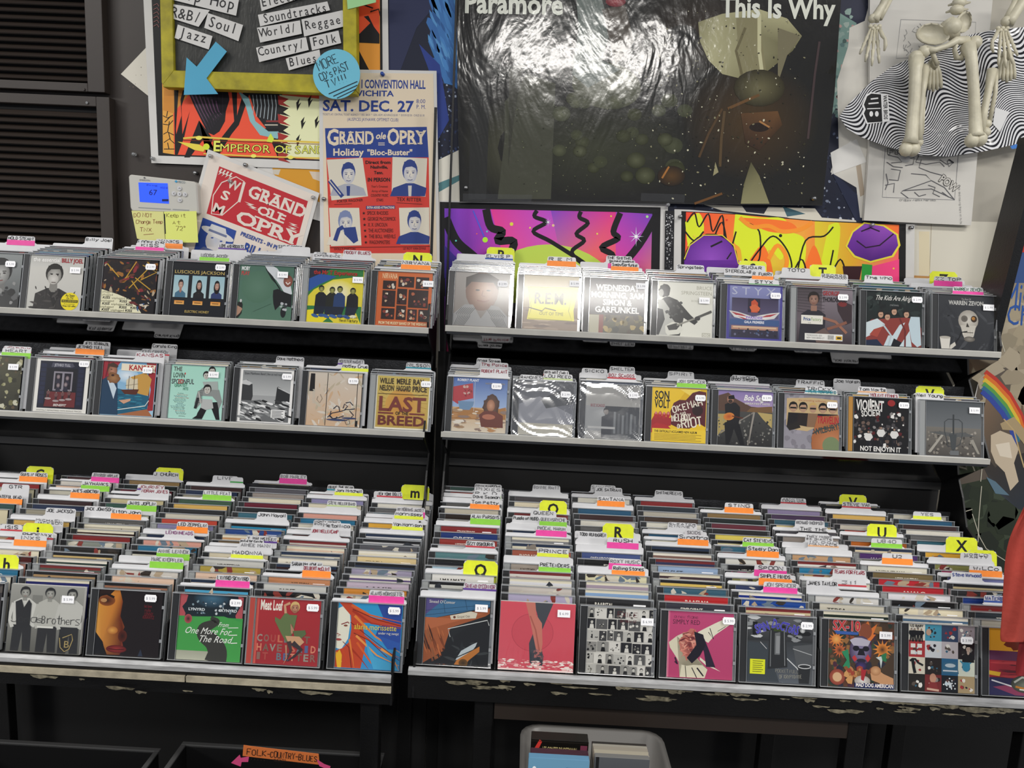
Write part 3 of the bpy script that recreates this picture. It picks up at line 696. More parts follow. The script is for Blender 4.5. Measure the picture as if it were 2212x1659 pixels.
def c_mrt():
    a = A().R(0, 0, 1, 1, 'e2d23c').P('0000 9900 9912 4420 1040 0052', '2f7a3c').P('0018 2010 5014 2030 0044', '2c55a0').P('0000 4000 2010 0020', '242a38').E(.55, .45, .33, .25, 'f6f2d8', 'e8da50').P('0070 9968 9999 0099', '2f7a44').P('0078 1576 4090 3099 0099', 'efdc2a').P('3082 6086 9080 9999 5099', 'e6d43a')
    for i, x in enumerate((.24, .44, .58, .82)): a.P([(x-.11, .72), (x-.1, .5), (x-.04, .44), (x+.04, .44), (x+.1, .5), (x+.11, .72)], ['1a1c24', '22241c', '28406d', '17181c'][i]).head(x, .38+.02*(i % 2), .048, 'b9b86a', '17171a', '6d7030', face=1).P([(x-.11, .7), (x+.1, .7), (x+.06, .84), (x-.12, .86)], '1c2434').E(x-.09, .88, .07, .03, '3a5f9a', rot=.3).E(x+.03, .87, .06, .03, 'e8e6c8' if i == 3 else '35588f')
    a.T('the Mr T Experience', .08, .11, .075, 'b3302c', w=.8, bold=1).S('night shift at the', .58, .90, .03, '1a1a16', pen=.1).S('Thrill Factory', .60, .97, .05, '1a1a16', w=.34, pen=.12); return a
def c_nirv():
    a = A().R(0, 0, 1, 1, 'cf6a34', 'c8602c').T('NIRVANA', .08, .13, .10, 'f0dcae', w=.28)
    R_ = random.Random(4)
    for x0, y0, x1, y1 in ((.38, .08, .67, .28), (.70, .08, .94, .30), (.10, .17, .34, .33), (.10, .35, .34, .65), (.37, .31, .55, .60), (.58, .32, .94, .65), (.10, .68, .34, .88), (.37, .62, .55, .88), (.58, .68, .75, .90), (.78, .68, .96, .90)):
        a.R(x0, y0, x1, y1, '2a1512').N(R_.randrange(999), 9, (x0+.04, y0+.05, x1-.04, y1-.04), .03, ['8a3a2a', 'c9a888', '5a2a34', 'd8cfc0', '3a1a1a', 'b06040'])
    a.T('FROM THE MUDDY BANKS OF THE WISHKAH', .5, .975, .05, 'f0dcae', w=.88, al='c', bold=1); return a
def c_elvis():
    a = A().R(0, 0, 1, 1, '9a9590', '6d625c').E(.5, .35, .3, .36, 'a88068', '6a4a3c').P('2030 2010 4002 6202 8012 8032 7018 3018', '2c211c').P('0099 0078 2060 3560 5085 6860 8262 9980 9999', '8c8c8c')
    for i in range(8): a.L([(.02+i*.025, .99), (.09+i*.03, .82), (.05+i*.035, .78), (.15+i*.035, .66)], .008, '26262a').L([(.98-i*.025, .99), (.90-i*.03, .84), (.94-i*.035, .80), (.82-i*.03, .68)], .008, '26262a')
    a.E(.42, .33, .04, .015, '2a1c18').E(.62, .33, .04, .015, '2a1c18').L([(.42, .52), (.55, .54), (.64, .51)], .02, '7a4438').L([(.52, .33), (.50, .43), (.56, .44)], .012, '7a5040'); return a
def c_rem():
    a = A().R(0, 0, 1, 1, 'b9aa88', '7c6a5a').P('0060 9958 9999 0099', '84705f').N(3, 18, (0, .6, 1, .98), .06, ['94806e', '6d5a50', 'a89480'], el=2.6, rot=0)
    a.P('0722 9920 9262 9482 0882 1256', 'e6dd52').L('1023 9023 8364 9082 1080 1562', .01, '8f8a38', loop=True).T('R.E.M.', .19, .52, .20, '59553c', w=.6, bold=1).T('OUT OF TIME', .30, .73, .06, '6a6544', w=.44, bold=0).L('1060 3566 4060 6064', .02, '5c5940'); return a
def c_simon():
    a = A().R(0, 0, 1, 1, '39333a', '2c2628')
    for i, (t, w) in enumerate((('WEDNESDAY', .78), ('MORNING, 3AM', .96), ('SIMON &', .52), ('GARFUNKEL', .80))): a.T(t, .5, .22+i*.135, .105, 'f0eeea', w=w, al='c', bold=1)
    a.R(0, .67, 1, 1, '5a5038', '3c3a2c').R(.0, .68, .18, 1, 'a8a48c').R(.18, .67, .26, 1, '7a2c24').N(9, 40, (.28, .7, 1, .98), .05, ['6d6238', '3c2f20', '8a7a4a', '22261c', 'a8935a', '4a4a2c']); return a
def c_bruce():
    a = A().R(0, 0, 1, 1, 'e3e2d6').T('BRUCE', .98, .13, .065, 'a8a695', al='r').T('SPRINGSTEEN', .98, .23, .065, 'a8a695', w=.56, al='r').T('BORN TO RUN', .95, .36, .035, 'b5b3a4', al='r')
    a.E(.12, .17, .10, .12, '1b1a1a', jag=.12).E(.06, .22, .045, .07, 'a9a9a2').P('0040 1230 2028 3634 6060 7472 6878 4866 4299 1099 1880', '191919').P('0035 1034 2250 2060 3274 3895 2299 0299 0080 0670', 'b9b9b2').P('0050 1052 1470 0499 0099', '26262a').N(5, 20, (.15, .35, .45, .7), .03, ['3c3c3c', '0e0e0e', '55544f']).P('1582 2874 4076 4888 4096 2099 1694', 'dcdbcf').P('1882 3576 4280 3688 2290', '2f2e2c').L([(.36, .80), (.97, .54)], .03, '8d8b80').L([(.7, .655), (.98, .52)], .045, '4c4b48').E(.73, .66, .05, .04, '2c2b2a')
    a.R(.82, .92, .97, .99, 'b9b7a8').T('DISC', .83, .985, .05, 'e3e2d6', w=.13, bold=1); return a
def c_styx():
    a = A().R(0, 0, 1, 1, '4a4396').R(.05, .02, .96, .97, '8b8fc0', '343a66').R(.09, .24, .93, .60, '3c3450', '5b5474').R(.38, .24, .6, .5, '241c34').T('S T Y X', .08, .18, .14, 'b9bcd2', w=.80)
    a.P('4430 5026 5632 5650 4450', 'c8502e').E(.5, .42, .09, .07, 'd8683c', jag=.2).P('0448 2050 3554 4858 6254 8050 9648 8660 6464 3664 1460', 'd9d7d4').P('0850 2854 5064 7254 9250 8056 5072 2058', 'b03c44').P('1056 3060 4866 6862 9054 8456 5060 2056', 'e8e6e4').R(.06, .63, .95, .73, '3f5a8c').T('PARADISE', .5, .62, .05, '8c6cc8', w=.3, al='c', bold=1).T('GALA PREMIERE', .5, .70, .045, 'e8e8f0', w=.36, al='c', bold=1)
    a.R(.09, .75, .93, .82, 'b98a74').R(.12, .76, .9, .79, 'd8b89a').R(.09, .82, .93, .96, '2f2c40').N(6, 26, (.12, .80, .9, .92), .022, ['4a5a7c', '20202c', '6d6d8a']); return a
def c_george():
    a = A().R(0, 0, 1, 1, '8a8088', '3a2f34').R(0, 0, .45, .6, '4a4246', '6a5f66')
    for i in range(9): a.L([(0, .03+i*.05), (.5, .01+i*.06)], .006, '2a2426')
    a.P('0848 2040 4040 5248 5099 0499', '2a2830').head(.30, .20, .10, 'b08a78', '1f1714', '7a5a4c').R(.25, .32, .36, .42, '9a7564').P('7226 8422 9928 9960 8865 7440', '3a2c30').E(.82, .27, .08, .05, '7a2c2c').L('4052 7060 9080', .05, '9a6a56').L('5574 7268 9060', .05, '8a5a48').P('3084 5072 6284 6099 3699', '6d5a54')
    a.T('GEORGE', .46, .12, .075, 'a83238', w=.3, bold=1).T('THOROGOOD', .46, .24, .085, '2a2226', w=.44, bold=1)
    a.R(.08, .50, .47, .66, 'e9e6da').T('Price', .12, .60, .06, '1e4a88', w=.13, bold=1).T('Factory', .26, .60, .06, '6d9a3c', w=.18).T('1234', .2, .65, .02, '555')
    a.R(.15, .83, .83, .95, 'e9e8e2').T('THOROGOOD, GEO', .18, .88, .03, '333', w=.28).T('NEW 72435-80403-2 7', .18, .925, .03, '333', w=.32)
    for i in range(9): a.R(.56+i*.013, .85, .563+i*.013+.004*(i % 2), .93, '222')
    a.R(.71, .86, .82, .93, 'e0b02c').R(.73, .88, .80, .91, '2a2414'); return a
def c_kids():
    a = A().R(0, 0, 1, 1, '17201f', '1e2422').N(3, 40, (0, .02, 1, .4), .06, ['26302e', '0f1514', '35403c', '1a2624'], el=1.4)
    a.P('0060 1052 3250 5048 7046 9048 9965 9999 0099', '8b3b34').P('0058 2050 3460 2075 0085', 'cfdce0').P('4880 6060 7055 6272 5099 3299 4080', 'c9d8de').P('8044 9644 9995 9299 8290 7658', 'c0d2da').P('0090 2088 3099 0099', '1f2a44').P('5085 6090 8099 4599', '17181f').P('6099 7280 7870 8299', 'c9d8de').L('3060 4580 4099', .03, 'b9c8ce').L('6048 7070 7099', .03, '6d2c2a').P('1470 3064 2084 0680', 'a84a3c')
    for x, y in ((.26, .42), (.38, .46), (.50, .36), (.72, .40)): a.head(x, y, .055, 'c29a80', '1c1512', face=0).L([(x-.02, y+.01), (x+.03, y+.01)], .008, '3a241c')
    a.T('The Kids Are Alright', .15, .16, .09, 'f2f0ea', w=.70, shear=.35, bold=0).T('(THE WHO)', .42, .26, .025, 'aaa', w=.16); return a
def c_zevon():
    a = A().R(0, 0, 1, 1, '35373b', '2a2c30').N(7, 26, (0, .3, 1, 1), .08, ['3a3c40', '2e3034', '44464a'], el=2.5)
    a.T('The Best Of', .5, .09, .035, 'b0b0ac', al='c', w=.17).T('WARREN ZEVON', .5, .18, .075, 'c6c5c0', w=.62, al='c', bold=1)
    a.E(.54, .46, .18, .19, 'cfcac0', 'a09a90').P('4055 6855 6474 6080 4880 4472', 'c4bfb4').E(.47, .43, .06, .06, '5a554e', '6e6860').E(.64, .43, .055, .06, '5a3a18', '241a10').E(.63, .42, .03, .03, 'b07a38').P('5250 5658 5058', '3a3631').R(.45, .63, .63, .72, 'ddd8cc').L('4568 6368', .012, '4a443c')
    for i in range(6): a.L([(.47+i*.028, .63), (.47+i*.028, .72)], .006, '5a5448')
    a.E(.56, .80, .10, .05, '8f8a80', '5a554e').L('5266 4268 3878 3090', .02, '17171a').P('0378 2278 2099 0699', 'd8d4ca').E(.125, .785, .10, .025, 'b4afa4').P('2292 3086 3292 2499 2099', 'cfcabf'); return a
def c_jethro():
    a = A().R(0, 0, 1, 1, 'e9e7e0').R(.07, .05, .93, .93, '1c1f30').R(.2, .18, .78, .93, '15151e')
    for i in range(9):
        for x in (.09, .80): a.R(x, .10+i*.085, x+.10, .17+i*.085, '232842')
    a.P('2090 7890 7862 2562', '6d2a2c').R(.34, .24, .70, .60, '8f8a94').R(.37, .27, .50, .57, '14121c').R(.54, .27, .67, .57, '181420').P('3008 6808 7214 6616 2816', '4a4a5a').T('JETHRO TULL', .49, .145, .05, 'd0d0d8', w=.3, al='c')
    for x, y in ((.43, .34), (.60, .36), (.58, .48), (.44, .50)): a.E(x, y, .035, .045, 'a89a9a', '5a4a54').P([(x-.05, y+.12), (x-.03, y+.04), (x+.03, y+.04), (x+.05, y+.12)], '2c2a3a')
    for x, y in ((.27, .58), (.42, .62), (.54, .60), (.66, .58)): a.fig(x, y, .17, '6d4a4a', '3a2c30', 'b09a94', '241c1c').E(x, y+.17, .06, .02, 'a89a9a')
    a.T('BENEFIT', .5, .885, .04, 'e0d8d4', w=.24, al='c', bold=1, shear=.2).T('DIGITALLY REMASTERED WITH BONUS TRACKS', .5, .98, .025, '77746c', w=.85, al='c'); return a
def c_kansas():
    a = A().R(0, 0, 1, 1, '6fa6d0', 'a8cbe0').E(.45, .25, .22, .14, 'e6eef4', '9cc4e0').P('0000 3200 2018 0634 0050', '9c2c38').P('8000 9900 9988 8890 9250 8620', 'a02c34').L('8510 8840 9080', .02, '6d1a24').L('1000 0630', .02, '6d1a24').P('5228 8018 9230 8860 6070 5850', 'c99a4a')
    a.P('2062 3050 9062 8888 2699', '1f5f7c').N(6, 30, (.3, .6, .85, .88), .03, ['2c7a94', '174c66', '3a90a8'], el=2.4, rot=0).P('3099 8886 9999', 'a86a44').L('3090 8480 9070', .014, 'e8e8e0')
    a.P('3652 7050 6660 4460', '5a2c20').P([(.46+.05*i, .5) for i in range(1)]+[(.45, .34), (.52, .28), (.58, .32), (.66, .30), (.68, .50)], 'd8ccb0').L('5026 5052', .01, '3a241c').L('6024 6052', .01, '3a241c').L('4444 6840', .008, '7a6a50')
    a.P('0035 1028 2836 3050 3499 0099', '22405c').P('1036 2036 2850 2470', 'c8d8e4').E(.18, .18, .085, .13, 'b98468', '8a5a44').P('0820 0806 1802 2808 2612 1210', '4a3428').E(.21, .31, .12, .10, 'a87c50', '7a5030', jag=.18).E(.19, .26, .03, .02, '3a1a14').L([(.14, .15), (.17, .15)], .012, '1c1410').P('3472 4670 5668 5672 4478', 'd0a084')
    a.P('3403 9804 9614 9818 3416', 'efe4cc').T('KANSAS', .48, .15, .10, 'b02a30', w=.46, bold=1); return a
def c_lovin():
    a = A().R(0, 0, 1, 1, 'a9dcca', 'b4e2d4')
    a.T('THE', .04, .12, .08, '4a4a44', w=.16, bold=1).T('LOVIN', .04, .24, .09, '3a4a40', w=.22, bold=1).T("'", .25, .24, .09, 'c8403c', bold=1).T('SPOONFUL', .02, .36, .09, '44484c', w=.42, bold=1, rot=-.02).T('OO', .14, .36, .09, 'c8403c', w=.1, bold=1).T('GREATEST', .08, .42, .06, '2f7a5c', w=.24, bold=1, rot=-.08).T('HITS', .24, .47, .05, '2f7a5c', w=.1, bold=1)
    R_ = random.Random(3)
    for i in range(15): a.T(R_.choice(['Do You Believe in Magic', 'Daydream', 'Summer in the City', 'Rain on the Roof', 'Younger Girl', 'Darling Be Home Soon']), .20+R_.uniform(-.05, .05), .54+i*.027, .018, R_.choice(['333', 'b0443c', '2f5a7a']), al='c')
    a.T('and more...', .27, .96, .02, '222', al='c')
    a.P('5588 6078 7468 9266 9588 9799 9099 8078 7280 6499 5299', '19191a').P('5250 6240 7838 9244 9965 9480 9066 8056 6056 5872 5280 4870', '8f9492').P('6062 8062 8478 7082 6078', 'b9bcba')
    for i in range(8): a.L([(.52+i*.004, .48+i*.03), (.62, .46+i*.03)], .008, '3a3c3c')
    a.P('6030 8828 9044 6644', 'a8b2ae').head(.66, .18, .06, 'c6c4bc', '1a1817').head(.76, .09, .06, 'c6c4bc', '1a1817').head(.70, .44, .07, 'c6c4bc', '1a1817').L('5448 6070', .03, 'b4b4ae').L('5460 5080', .05, '2a2a2c').P('4699 5890 6292 6099', '121214'); return a
def c_dmb():
    a = A().R(0, 0, 1, 1, 'f0efec').R(.05, .04, .95, .98, '8f9192', 'b3b5b5').R(.05, .05, .95, .5, '86898a', 'b9bbbb')
    a.P('0524 1422 2430 2652 2460 0562', '3a3b3c').P('0524 1222 2428 1832 0530', 'c9caca').P('7034 7232 9544 9568 8470 6866', '2c2d2e').L('7234 9544', .02, 'c4c5c5').P('0560 2560 4058 6064 9566 9598 0598', '6d6f70').N(11, 80, (.06, .6, .94, .96), .04, ['d8d9d9', '3a3b3c', '8f9191', '1e1f20', 'b0b2b2', 'efefef'], el=1.9, rot=.3)
    a.T('Dave Matthews Band | live at red rocks', .08, .12, .045, '33363a', w=.72, bold=0).R(.62, .75, .88, .90, 'f0f0ee')
    for i in range(5): a.R(.64, .77+i*.026, .85-.03*(i % 2), .782+i*.026, '55585a')
    return a
def c_motley():
    a = A().R(0, 0, 1, 1, 'd2c8ba', 'd0b090').N(12, 60, (0, 0, 1, 1), .05, ['d8cfc2', 'c6bca8', 'cfae8c', 'dcd2c4', 'bfb29a'], el=2).L('3602 3699', .012, '3a3230').L('9200 9299', .012, '3a3230').P('0404 1204 1337 0337', '1f1c1c').T('MOTLEY', .095, .33, .045, 'c8c2b4', w=.27, rot=-pi/2+pi, bold=1)
    a.E(.52, .78, .11, .05, 'd8a878', jag=.1).E(.62, .72, .08, .04, 'd8b088', jag=.1).E(.76, .70, .09, .05, 'd8cab0', jag=.1)
    for p in ('4084 4876 5674 6472 7468 8068 9066', '4480 5086 6084 7080', '5068 5662 6064 6272', '6866 7058 7662 7070', '7256 8054 8660', '8070 8878 8482', '4672 4482 5086', '5882 5488'): a.L(p, .018, '2c2c3a')
    a.E(.58, .88, .20, .02, '3a4468').E(.80, .84, .14, .018, '3a4468').L('2442 2850 2458 1852 2046', .01, '8a7c6c').L('7288 8086 8294 7696 7288', .01, '5a5048').P('9288 9688 9699 9299', '1f1c1c'); return a
def c_last():
    a = A().R(0, 0, 1, 1, 'e9e5d4').R(.02, .02, .98, .97, 'c9b45c', 'bfa458').R(.05, .05, .95, .94, 'd2bb6a', 'c49a4c').E(.48, .55, .3, .3, 'c98a3c', 'd0a050')
    for i in range(30): t = 2*pi*i/30; a.L([(.5+.32*cos(t), .5+.32*sin(t)), (.5+.46*cos(t), .5+.46*sin(t))], .007, 'a8883c')
    for x, t1, t2 in ((.06, 'WILLIE', 'NELSON'), (.37, 'MERLE', 'HAGGARD'), (.67, 'RAY', 'PRICE')): a.T(t1, x, .16, .10, '3a2f20', w=.26 if x != .67 else .2, bold=1).T(t2, x, .29, .10, '3a2f20', w=.27, bold=1)
    a.R(.04, .345, .96, .355, '4a3a22').T('LAST', .05, .66, .26, '7a3a34', w=.88, bold=1).R(.06, .69, .34, .72, '7a3a34').R(.64, .69, .92, .72, '7a3a34').T('OF THE', .5, .73, .06, '3a2f20', w=.24, al='c', bold=1).T('BREED', .05, .92, .17, '6d332e', w=.88, bold=1); return a
def c_hendrix():
    return A().R(0, 0, 1, 1, '4c4a34', '2a2a20').N(3, 90, (0, 0, 1, 1), .05, ['6d6a44', '2c2a1c', '8a8a5c', '3c3a2c', 'a8a480', '5a4a34', 'c9c8b0'])
def c_plant():
    a = A().R(0, 0, 1, .55, '3f63a8', '9db4d8').R(0, .55, 1, 1, 'c9a274', 'd9cdb9').P('0060 2052 5058 7060 9952 9975 0078', 'a87848').P('0018 3610 3838 1444 1050 0044', 'b04048').P('1044 4044 3852 3260 1460', '6f8fb0').L([(.40, .06), (.40, .62)], .006, 'c8ccd4').N(5, 12, (.2, .14, .34, .34), .025, ['c9a8a0', '8a3038'])
    a.N(6, 50, (0, .6, 1, .97), .05, ['b98a5c', 'd8c8b0', '8f7a70', 'a88a6c', 'e0d8cc'], el=1.8, rot=0).E(.72, .5, .15, .2, '7a5a4c', '4a342c', jag=.14, n=30).E(.71, .50, .075, .11, 'c9987c', '9a6a50').P('5068 6060 8060 9468 9590 5590', '6d3c34').E(.68, .71, .12, .05, 'b0705a').T('ROBERT PLANT', .07, .07, .045, 'e8ecf4', w=.4, bold=1).T('NOW AND ZEN', .95, .11, .03, 'a89a70', w=.36, al='r'); return a
def c_lou():
    return A().R(0, 0, 1, .78, '5a5c62', '8a8d98').R(0, .78, 1, 1, 'ddd8c4', 'e6e2d2').P('0044 3828 5540 9960 9978 0078', 'a8aab4').P('4034 9900 9940 5050', '45474c').E(.2, .86, .3, .06, 'efebdc', 'd8d2bc')
def c_boz():
    a = A().R(0, 0, 1, 1, 'c9c8c4').R(.04, 0, .99, .40, 'b5b3ae', 'c4c2bd').R(.0, .40, .36, .86, 'b9bbbc').R(.36, .40, .99, .99, '2e3034', '55575a').T('BOZ SCAGGS', .09, .42, .05, 'a04450', w=.26, bold=1)
    a.P('3099 3060 4455 5062 4899', '33343a').head(.38, .5, .05, '9a8f88', '2a2624', face=0)
    for i in range(6): a.R(.52+i*.075, .5+.03*(i % 3), .56+i*.075, .9, ['8f9396', '6d7074'][i % 2])
    a.R(.05, .78, .55, .82, 'e0e0de'); return a
def c_sonvolt():
    a = A().R(0, 0, 1, 1, 'eec62a').P('6500 9900 9920 7020 4040 3840', 'e0b420').P('5002 8802 9830', 'f4d860').T('SON', .05, .22, .15, '1c1a14', w=.27, bold=1).T('VOLT', .05, .38, .15, '1c1a14', w=.28, bold=1)
    a.P('4028 5022 6222 7408 8604 9906 9970 8864 7074 5074 3668 3654 3444', '5c2029').E(.84, .40, .10, .10, '2e1418').P('0062 0650 3456 3654 3670 2872 0080', 'a8282e')
    for i in range(4): a.E(.08+i*.075, .52-.015*(i % 2), .035, .06, 'b62c30', rot=.1).E(.08+i*.075, .48, .02, .025, 'd8807a')
    a.P('0072 1066 3070 3676 2084 0084', 'b62c30')
    a.S('OKEMAH', .40, .46, .12, 'f2ead8', w=.55, pen=.17, rot=-.30).S('AND', .52, .49, .05, 'f2ead8', w=.1, pen=.2).S('MELODY', .38, .62, .12, 'f2ead8', w=.34, pen=.17, rot=-.1).S('OF', .48, .74, .07, 'f2ead8', w=.07, pen=.2).S('RIOT', .57, .74, .16, 'f2ead8', w=.37, pen=.15, rot=-.18)
    a.R(.02, .76, 1, .99, 'f2cf3c').T('THE CRITICALLY ACCLAIMED NEW ALBUM', .06, .83, .04, '2a2410', w=.78, bold=1)
    for i in range(5): a.R(.06, .855+i*.026, .92-.1*(i % 2), .863+i*.026, '8a7424')
    return a
def c_seger():
    a = A().R(0, 0, 1, .35, '8a7ab0', 'b09ac0').P('0010 1804 3014 6028 9930 9945 0045', '5c4438').P('6030 9926 9945 5040', '7a5c3c').R(0, .38, 1, 1, '4a4a48', '2c2c2c').P('0044 4042 2070 0084', 'b09c60').P('7238 9940 9966 8250', 'b9a468').N(8, 90, (0, .5, 1, .98), .02, ['6d6d68', '26262a', '8f8c84', '3c3c3c'])
    a.L([(.66, .38), (.56, .99)], .03, '9a948c').L([(.66, .38), (.05, .78)], .022, '8a847c').L([(.60, .40), (.57, .99)], .01, '3a3634')
    a.P('1260 2852 4062 5099 4299 3070 2299 1699', '17171a').P('1226 2022 3222 4030 4050 3860 1860 1450', '1b1b1e').E(.22, .16, .06, .08, 'a87a64').P('1810 2808 3014 2816 1816', '141416').E(.22, .20, .04, .035, '3a2c26').E(.20, .48, .10, .07, 'b8562c', 'd8883c', rot=-.2).L([(.26, .47), (.46, .50)], .02, '5a2c1c')
    a.T('Bob Seger', .46, .17, .10, 'f2f0ee', w=.46, shear=.25, bold=1).T('GREATEST HITS', .48, .24, .03, 'e0dcd4', w=.46, bold=1); return a
def c_wilbury():
    a = A().R(0, 0, 1, 1, '8d8992', '9a97a0').N(3, 60, (0, 0, 1, 1), .07, ['97939c', '85818a', 'a09ca6'])
    a.P('0409 5006 9609 9840 9442 4268 2066 0458', 'c9ae82').T('the traveling wilburys', .5, .13, .03, 'a8502c', w=.5, al='c')
    for i, x in enumerate((.16, .34, .52, .70, .88)): a.P([(x-.11, .60-.03*(i % 2)), (x-.09, .35), (x+.09, .35), (x+.1, .6)], ['1d1b1c', '29211f', '8a6a50', '1b1a1e', '202028'][i]).head(x, .25, .075, 'b8947a', '17120f' if i != 2 else 'c9a86a', face=0).R(x-.055, .245, x+.055, .275, '141214')
    a.P('0460 1068 3062 2450', '26221f').P('6040 9936 9970 8895 5599 5080', 'b06c44').E(.86, .90, .36, .36, 'c98a60', 'a8653c', n=24).E(.86, .92, .16, .16, '7a8a64').L('5272 6862 9258', .025, '4a4440')
    a.T('TRAVELING', .60, .52, .13, 'b02c34', w=.46, bold=1, rot=.02).T('WILBURYS', .56, .74, .11, '3c4a48', w=.50, bold=1, rot=-.28).T('VOL 1', .78, .40, .03, '333'); return a
def c_violent():
    a = A().R(0, 0, 1, 1, '151416').N(5, 120, (0, .25, 1, .9), .035, ['2a2628', 'e8e6e2', '5a1c20', '3a3436', '8a8684', '1a1819', '6d5a50', '4a4648'])
    for x, y in ((.5, .52), (.74, .54), (.27, .60)): a.fig(x, y, .36, 'e0deda', '1c1c22', 'a88a78', '141214')
    a.E(.68, .09, .07, .06, '9a2c2c').L('3003 3020', .03, 'e8e6e2').L('3020 5210', .015, 'b03040')
    a.T('VIOLENT', .04, .24, .19, 'e8e6e2', w=.5, bold=1, rot=.02, out='1a1a1a').T('SOCIETY', .14, .36, .11, 'e8e6e2', w=.36, bold=1, rot=-.1, out='1a1a1a').T('NOT ENJOYIN IT', .12, .98, .085, 'eeece8', w=.74, bold=1); return a
def c_gray():
    a = A().R(0, 0, 1, .5, '51565a', '6d7174').R(0, .48, 1, 1, '77736c', '4e4a46').N(6, 90, (0, .55, 1, .98), .025, ['8a847a', '5a564f', 'a09a90', '45413d']).P('2862 3460 1094 0494', 'a8a49a').P('8070 8668 9894 9494', '9a968c')
    a.P('0458 2856 5058 7056 9062 5066 3062', '5a5c5c').L('3456 3438 4033 6033 6638 6660 6278 5284 4082 3870 3456', .016, '44484a').L([(.5, .24), (.5, .9)], .03, '3c4042').P('4260 5660 5488 4788', '474b4d').R(.44, .90, .60, .98, '6d7072'); return a
def c_jonas():
    a = A().R(0, 0, 1, 1, '9b9b94', '56564f').R(.3, .15, .44, .45, '7a7a74').R(.68, .15, .8, .6, 'b5b5ae')
    for x, h, t in ((.20, .02, 'c9c9c2'), (.54, .05, 'b4b4ac'), (.84, .03, 'bdbdb6')):
        a.P([(x-.14, .99), (x-.13, .56), (x+.12, .56), (x+.13, .99), (x+.02, .99), (x, .7), (x-.03, .99)], '1c1c1c').P([(x-.15, .26), (x-.05, .20), (x+.06, .20), (x+.16, .28), (x+.14, .60), (x-.14, .60)], t).L([(x-.15, .28), (x-.19, .5), (x-.14, .64)], .05, t).L([(x+.15, .3), (x+.2, .48), (x+.13, .62)], .05, t).R(x-.03, .16, x+.03, .24, '8f8f88').head(x, .12, .068, 'b5b5ae', '141413', '77776f')
    a.P('0826 1622 2034 2622 3028 3060 1264', '191919').R(.40, .60, .62, .63, 'd8d8d0')
    a.S('Jonas', .04, .56, .10, '2a2a28', w=.42, pen=.08, rot=-.02, jit=.1).S('Brothers', .46, .56, .11, '2a2a28', w=.5, pen=.08, jit=.1).P('7272 8078 8890 8098 7290', '15140f').L('7676 8870 9078 8692 8096 7490 7276', .012, 'a8935c').T('B', .82, .90, .1, 'a8935c', al='c'); return a
def c_lenny():
    a = A().R(0, 0, 1, 1, '1b1416'); a.P('0000 3200 3818 3640 4456 4262 4072 4484 4099 2099 1078 0066', ['d8963a', 'c87a2c', '7a3418', '6a2c14', '8a4220', '5a2410', '6a2c18', '8a3a28', '5a241c', '7a4420', 'c8843a', 'e0a24a'])
    a.P('0000 2500 1412 0016', '2a1610').E(.13, .17, .13, .085, '1c0f0d', '8a4a20').E(.08, .17, .05, .03, 'b98a58').L('0010 1207 2412', .035, '1a0d0a').E(.25, .62, .09, .06, 'e0a450', 'b06a30').E(.42, .70, .07, .09, '241010', '5a2418').E(.34, .90, .16, .06, '9a3434', '5a1c1c').L('2290 3491 4690', .012, '3a1010').P('0066 1280 1899 0099', '17181c')
    a.T('let love', .78, .25, .05, '7a2028', w=.12, al='c').T('rule', .78, .31, .05, '7a2028', w=.1, al='c').T('LENNY', .80, .37, .05, '7a2028', w=.14, al='c').T('KRAVITZ', .80, .42, .05, '7a2028', w=.18, al='c').P('6899 7288 7699', '2c3444'); return a
def c_lynyrd():
    a = A().R(0, 0, 1, .34, '17222e', '1c2a30').E(.5, .05, .3, .16, '45708a', '1a2630').P('0000 1202 1012 0420 1030 0848 0054', 'b5545a').P('9999 9902 9000 9418 8830 9244 9999', 'b5545a').R(0, .34, 1, 1, '3f9a4c', '55ae58').P('0042 3034 7032 9940 9999 0099', '47a04e').R(0, .86, .6, 1, 'a8aa98', 'b9bba8')
    a.L(smooth([(.62, 1.02), (.64, .86), (.56, .72), (.42, .62), (.40, .52), (.52, .45), (.60, .40), (.50, .35)]), .34, '3c3c38', taper=True).N(4, 30, (.2, .1, .9, .3), .02, ['5a7080', 'c8d0d4', '2a2a30', '8aa0aa']).T('LYNYRD', .14, .25, .04, 'dfe6e8', w=.26, bold=1).T('SKYNYRD', .62, .25, .04, 'dfe6e8', w=.28, bold=1).E(.15, .38, .06, .07, '222', 'b5545a')
    a.T('From', .62, .48, .07, 'f2f4ee', w=.16, shear=.4).L('7849 9448', .01, 'f2f4ee').T('One More For', .10, .60, .10, 'f2f4ee', w=.72, shear=.4, bold=0).L('8060 9359', .012, 'f2f4ee').T('The Road', .32, .72, .10, 'f2f4ee', w=.52, shear=.4).L('8472 9471', .012, 'f2f4ee'); return a
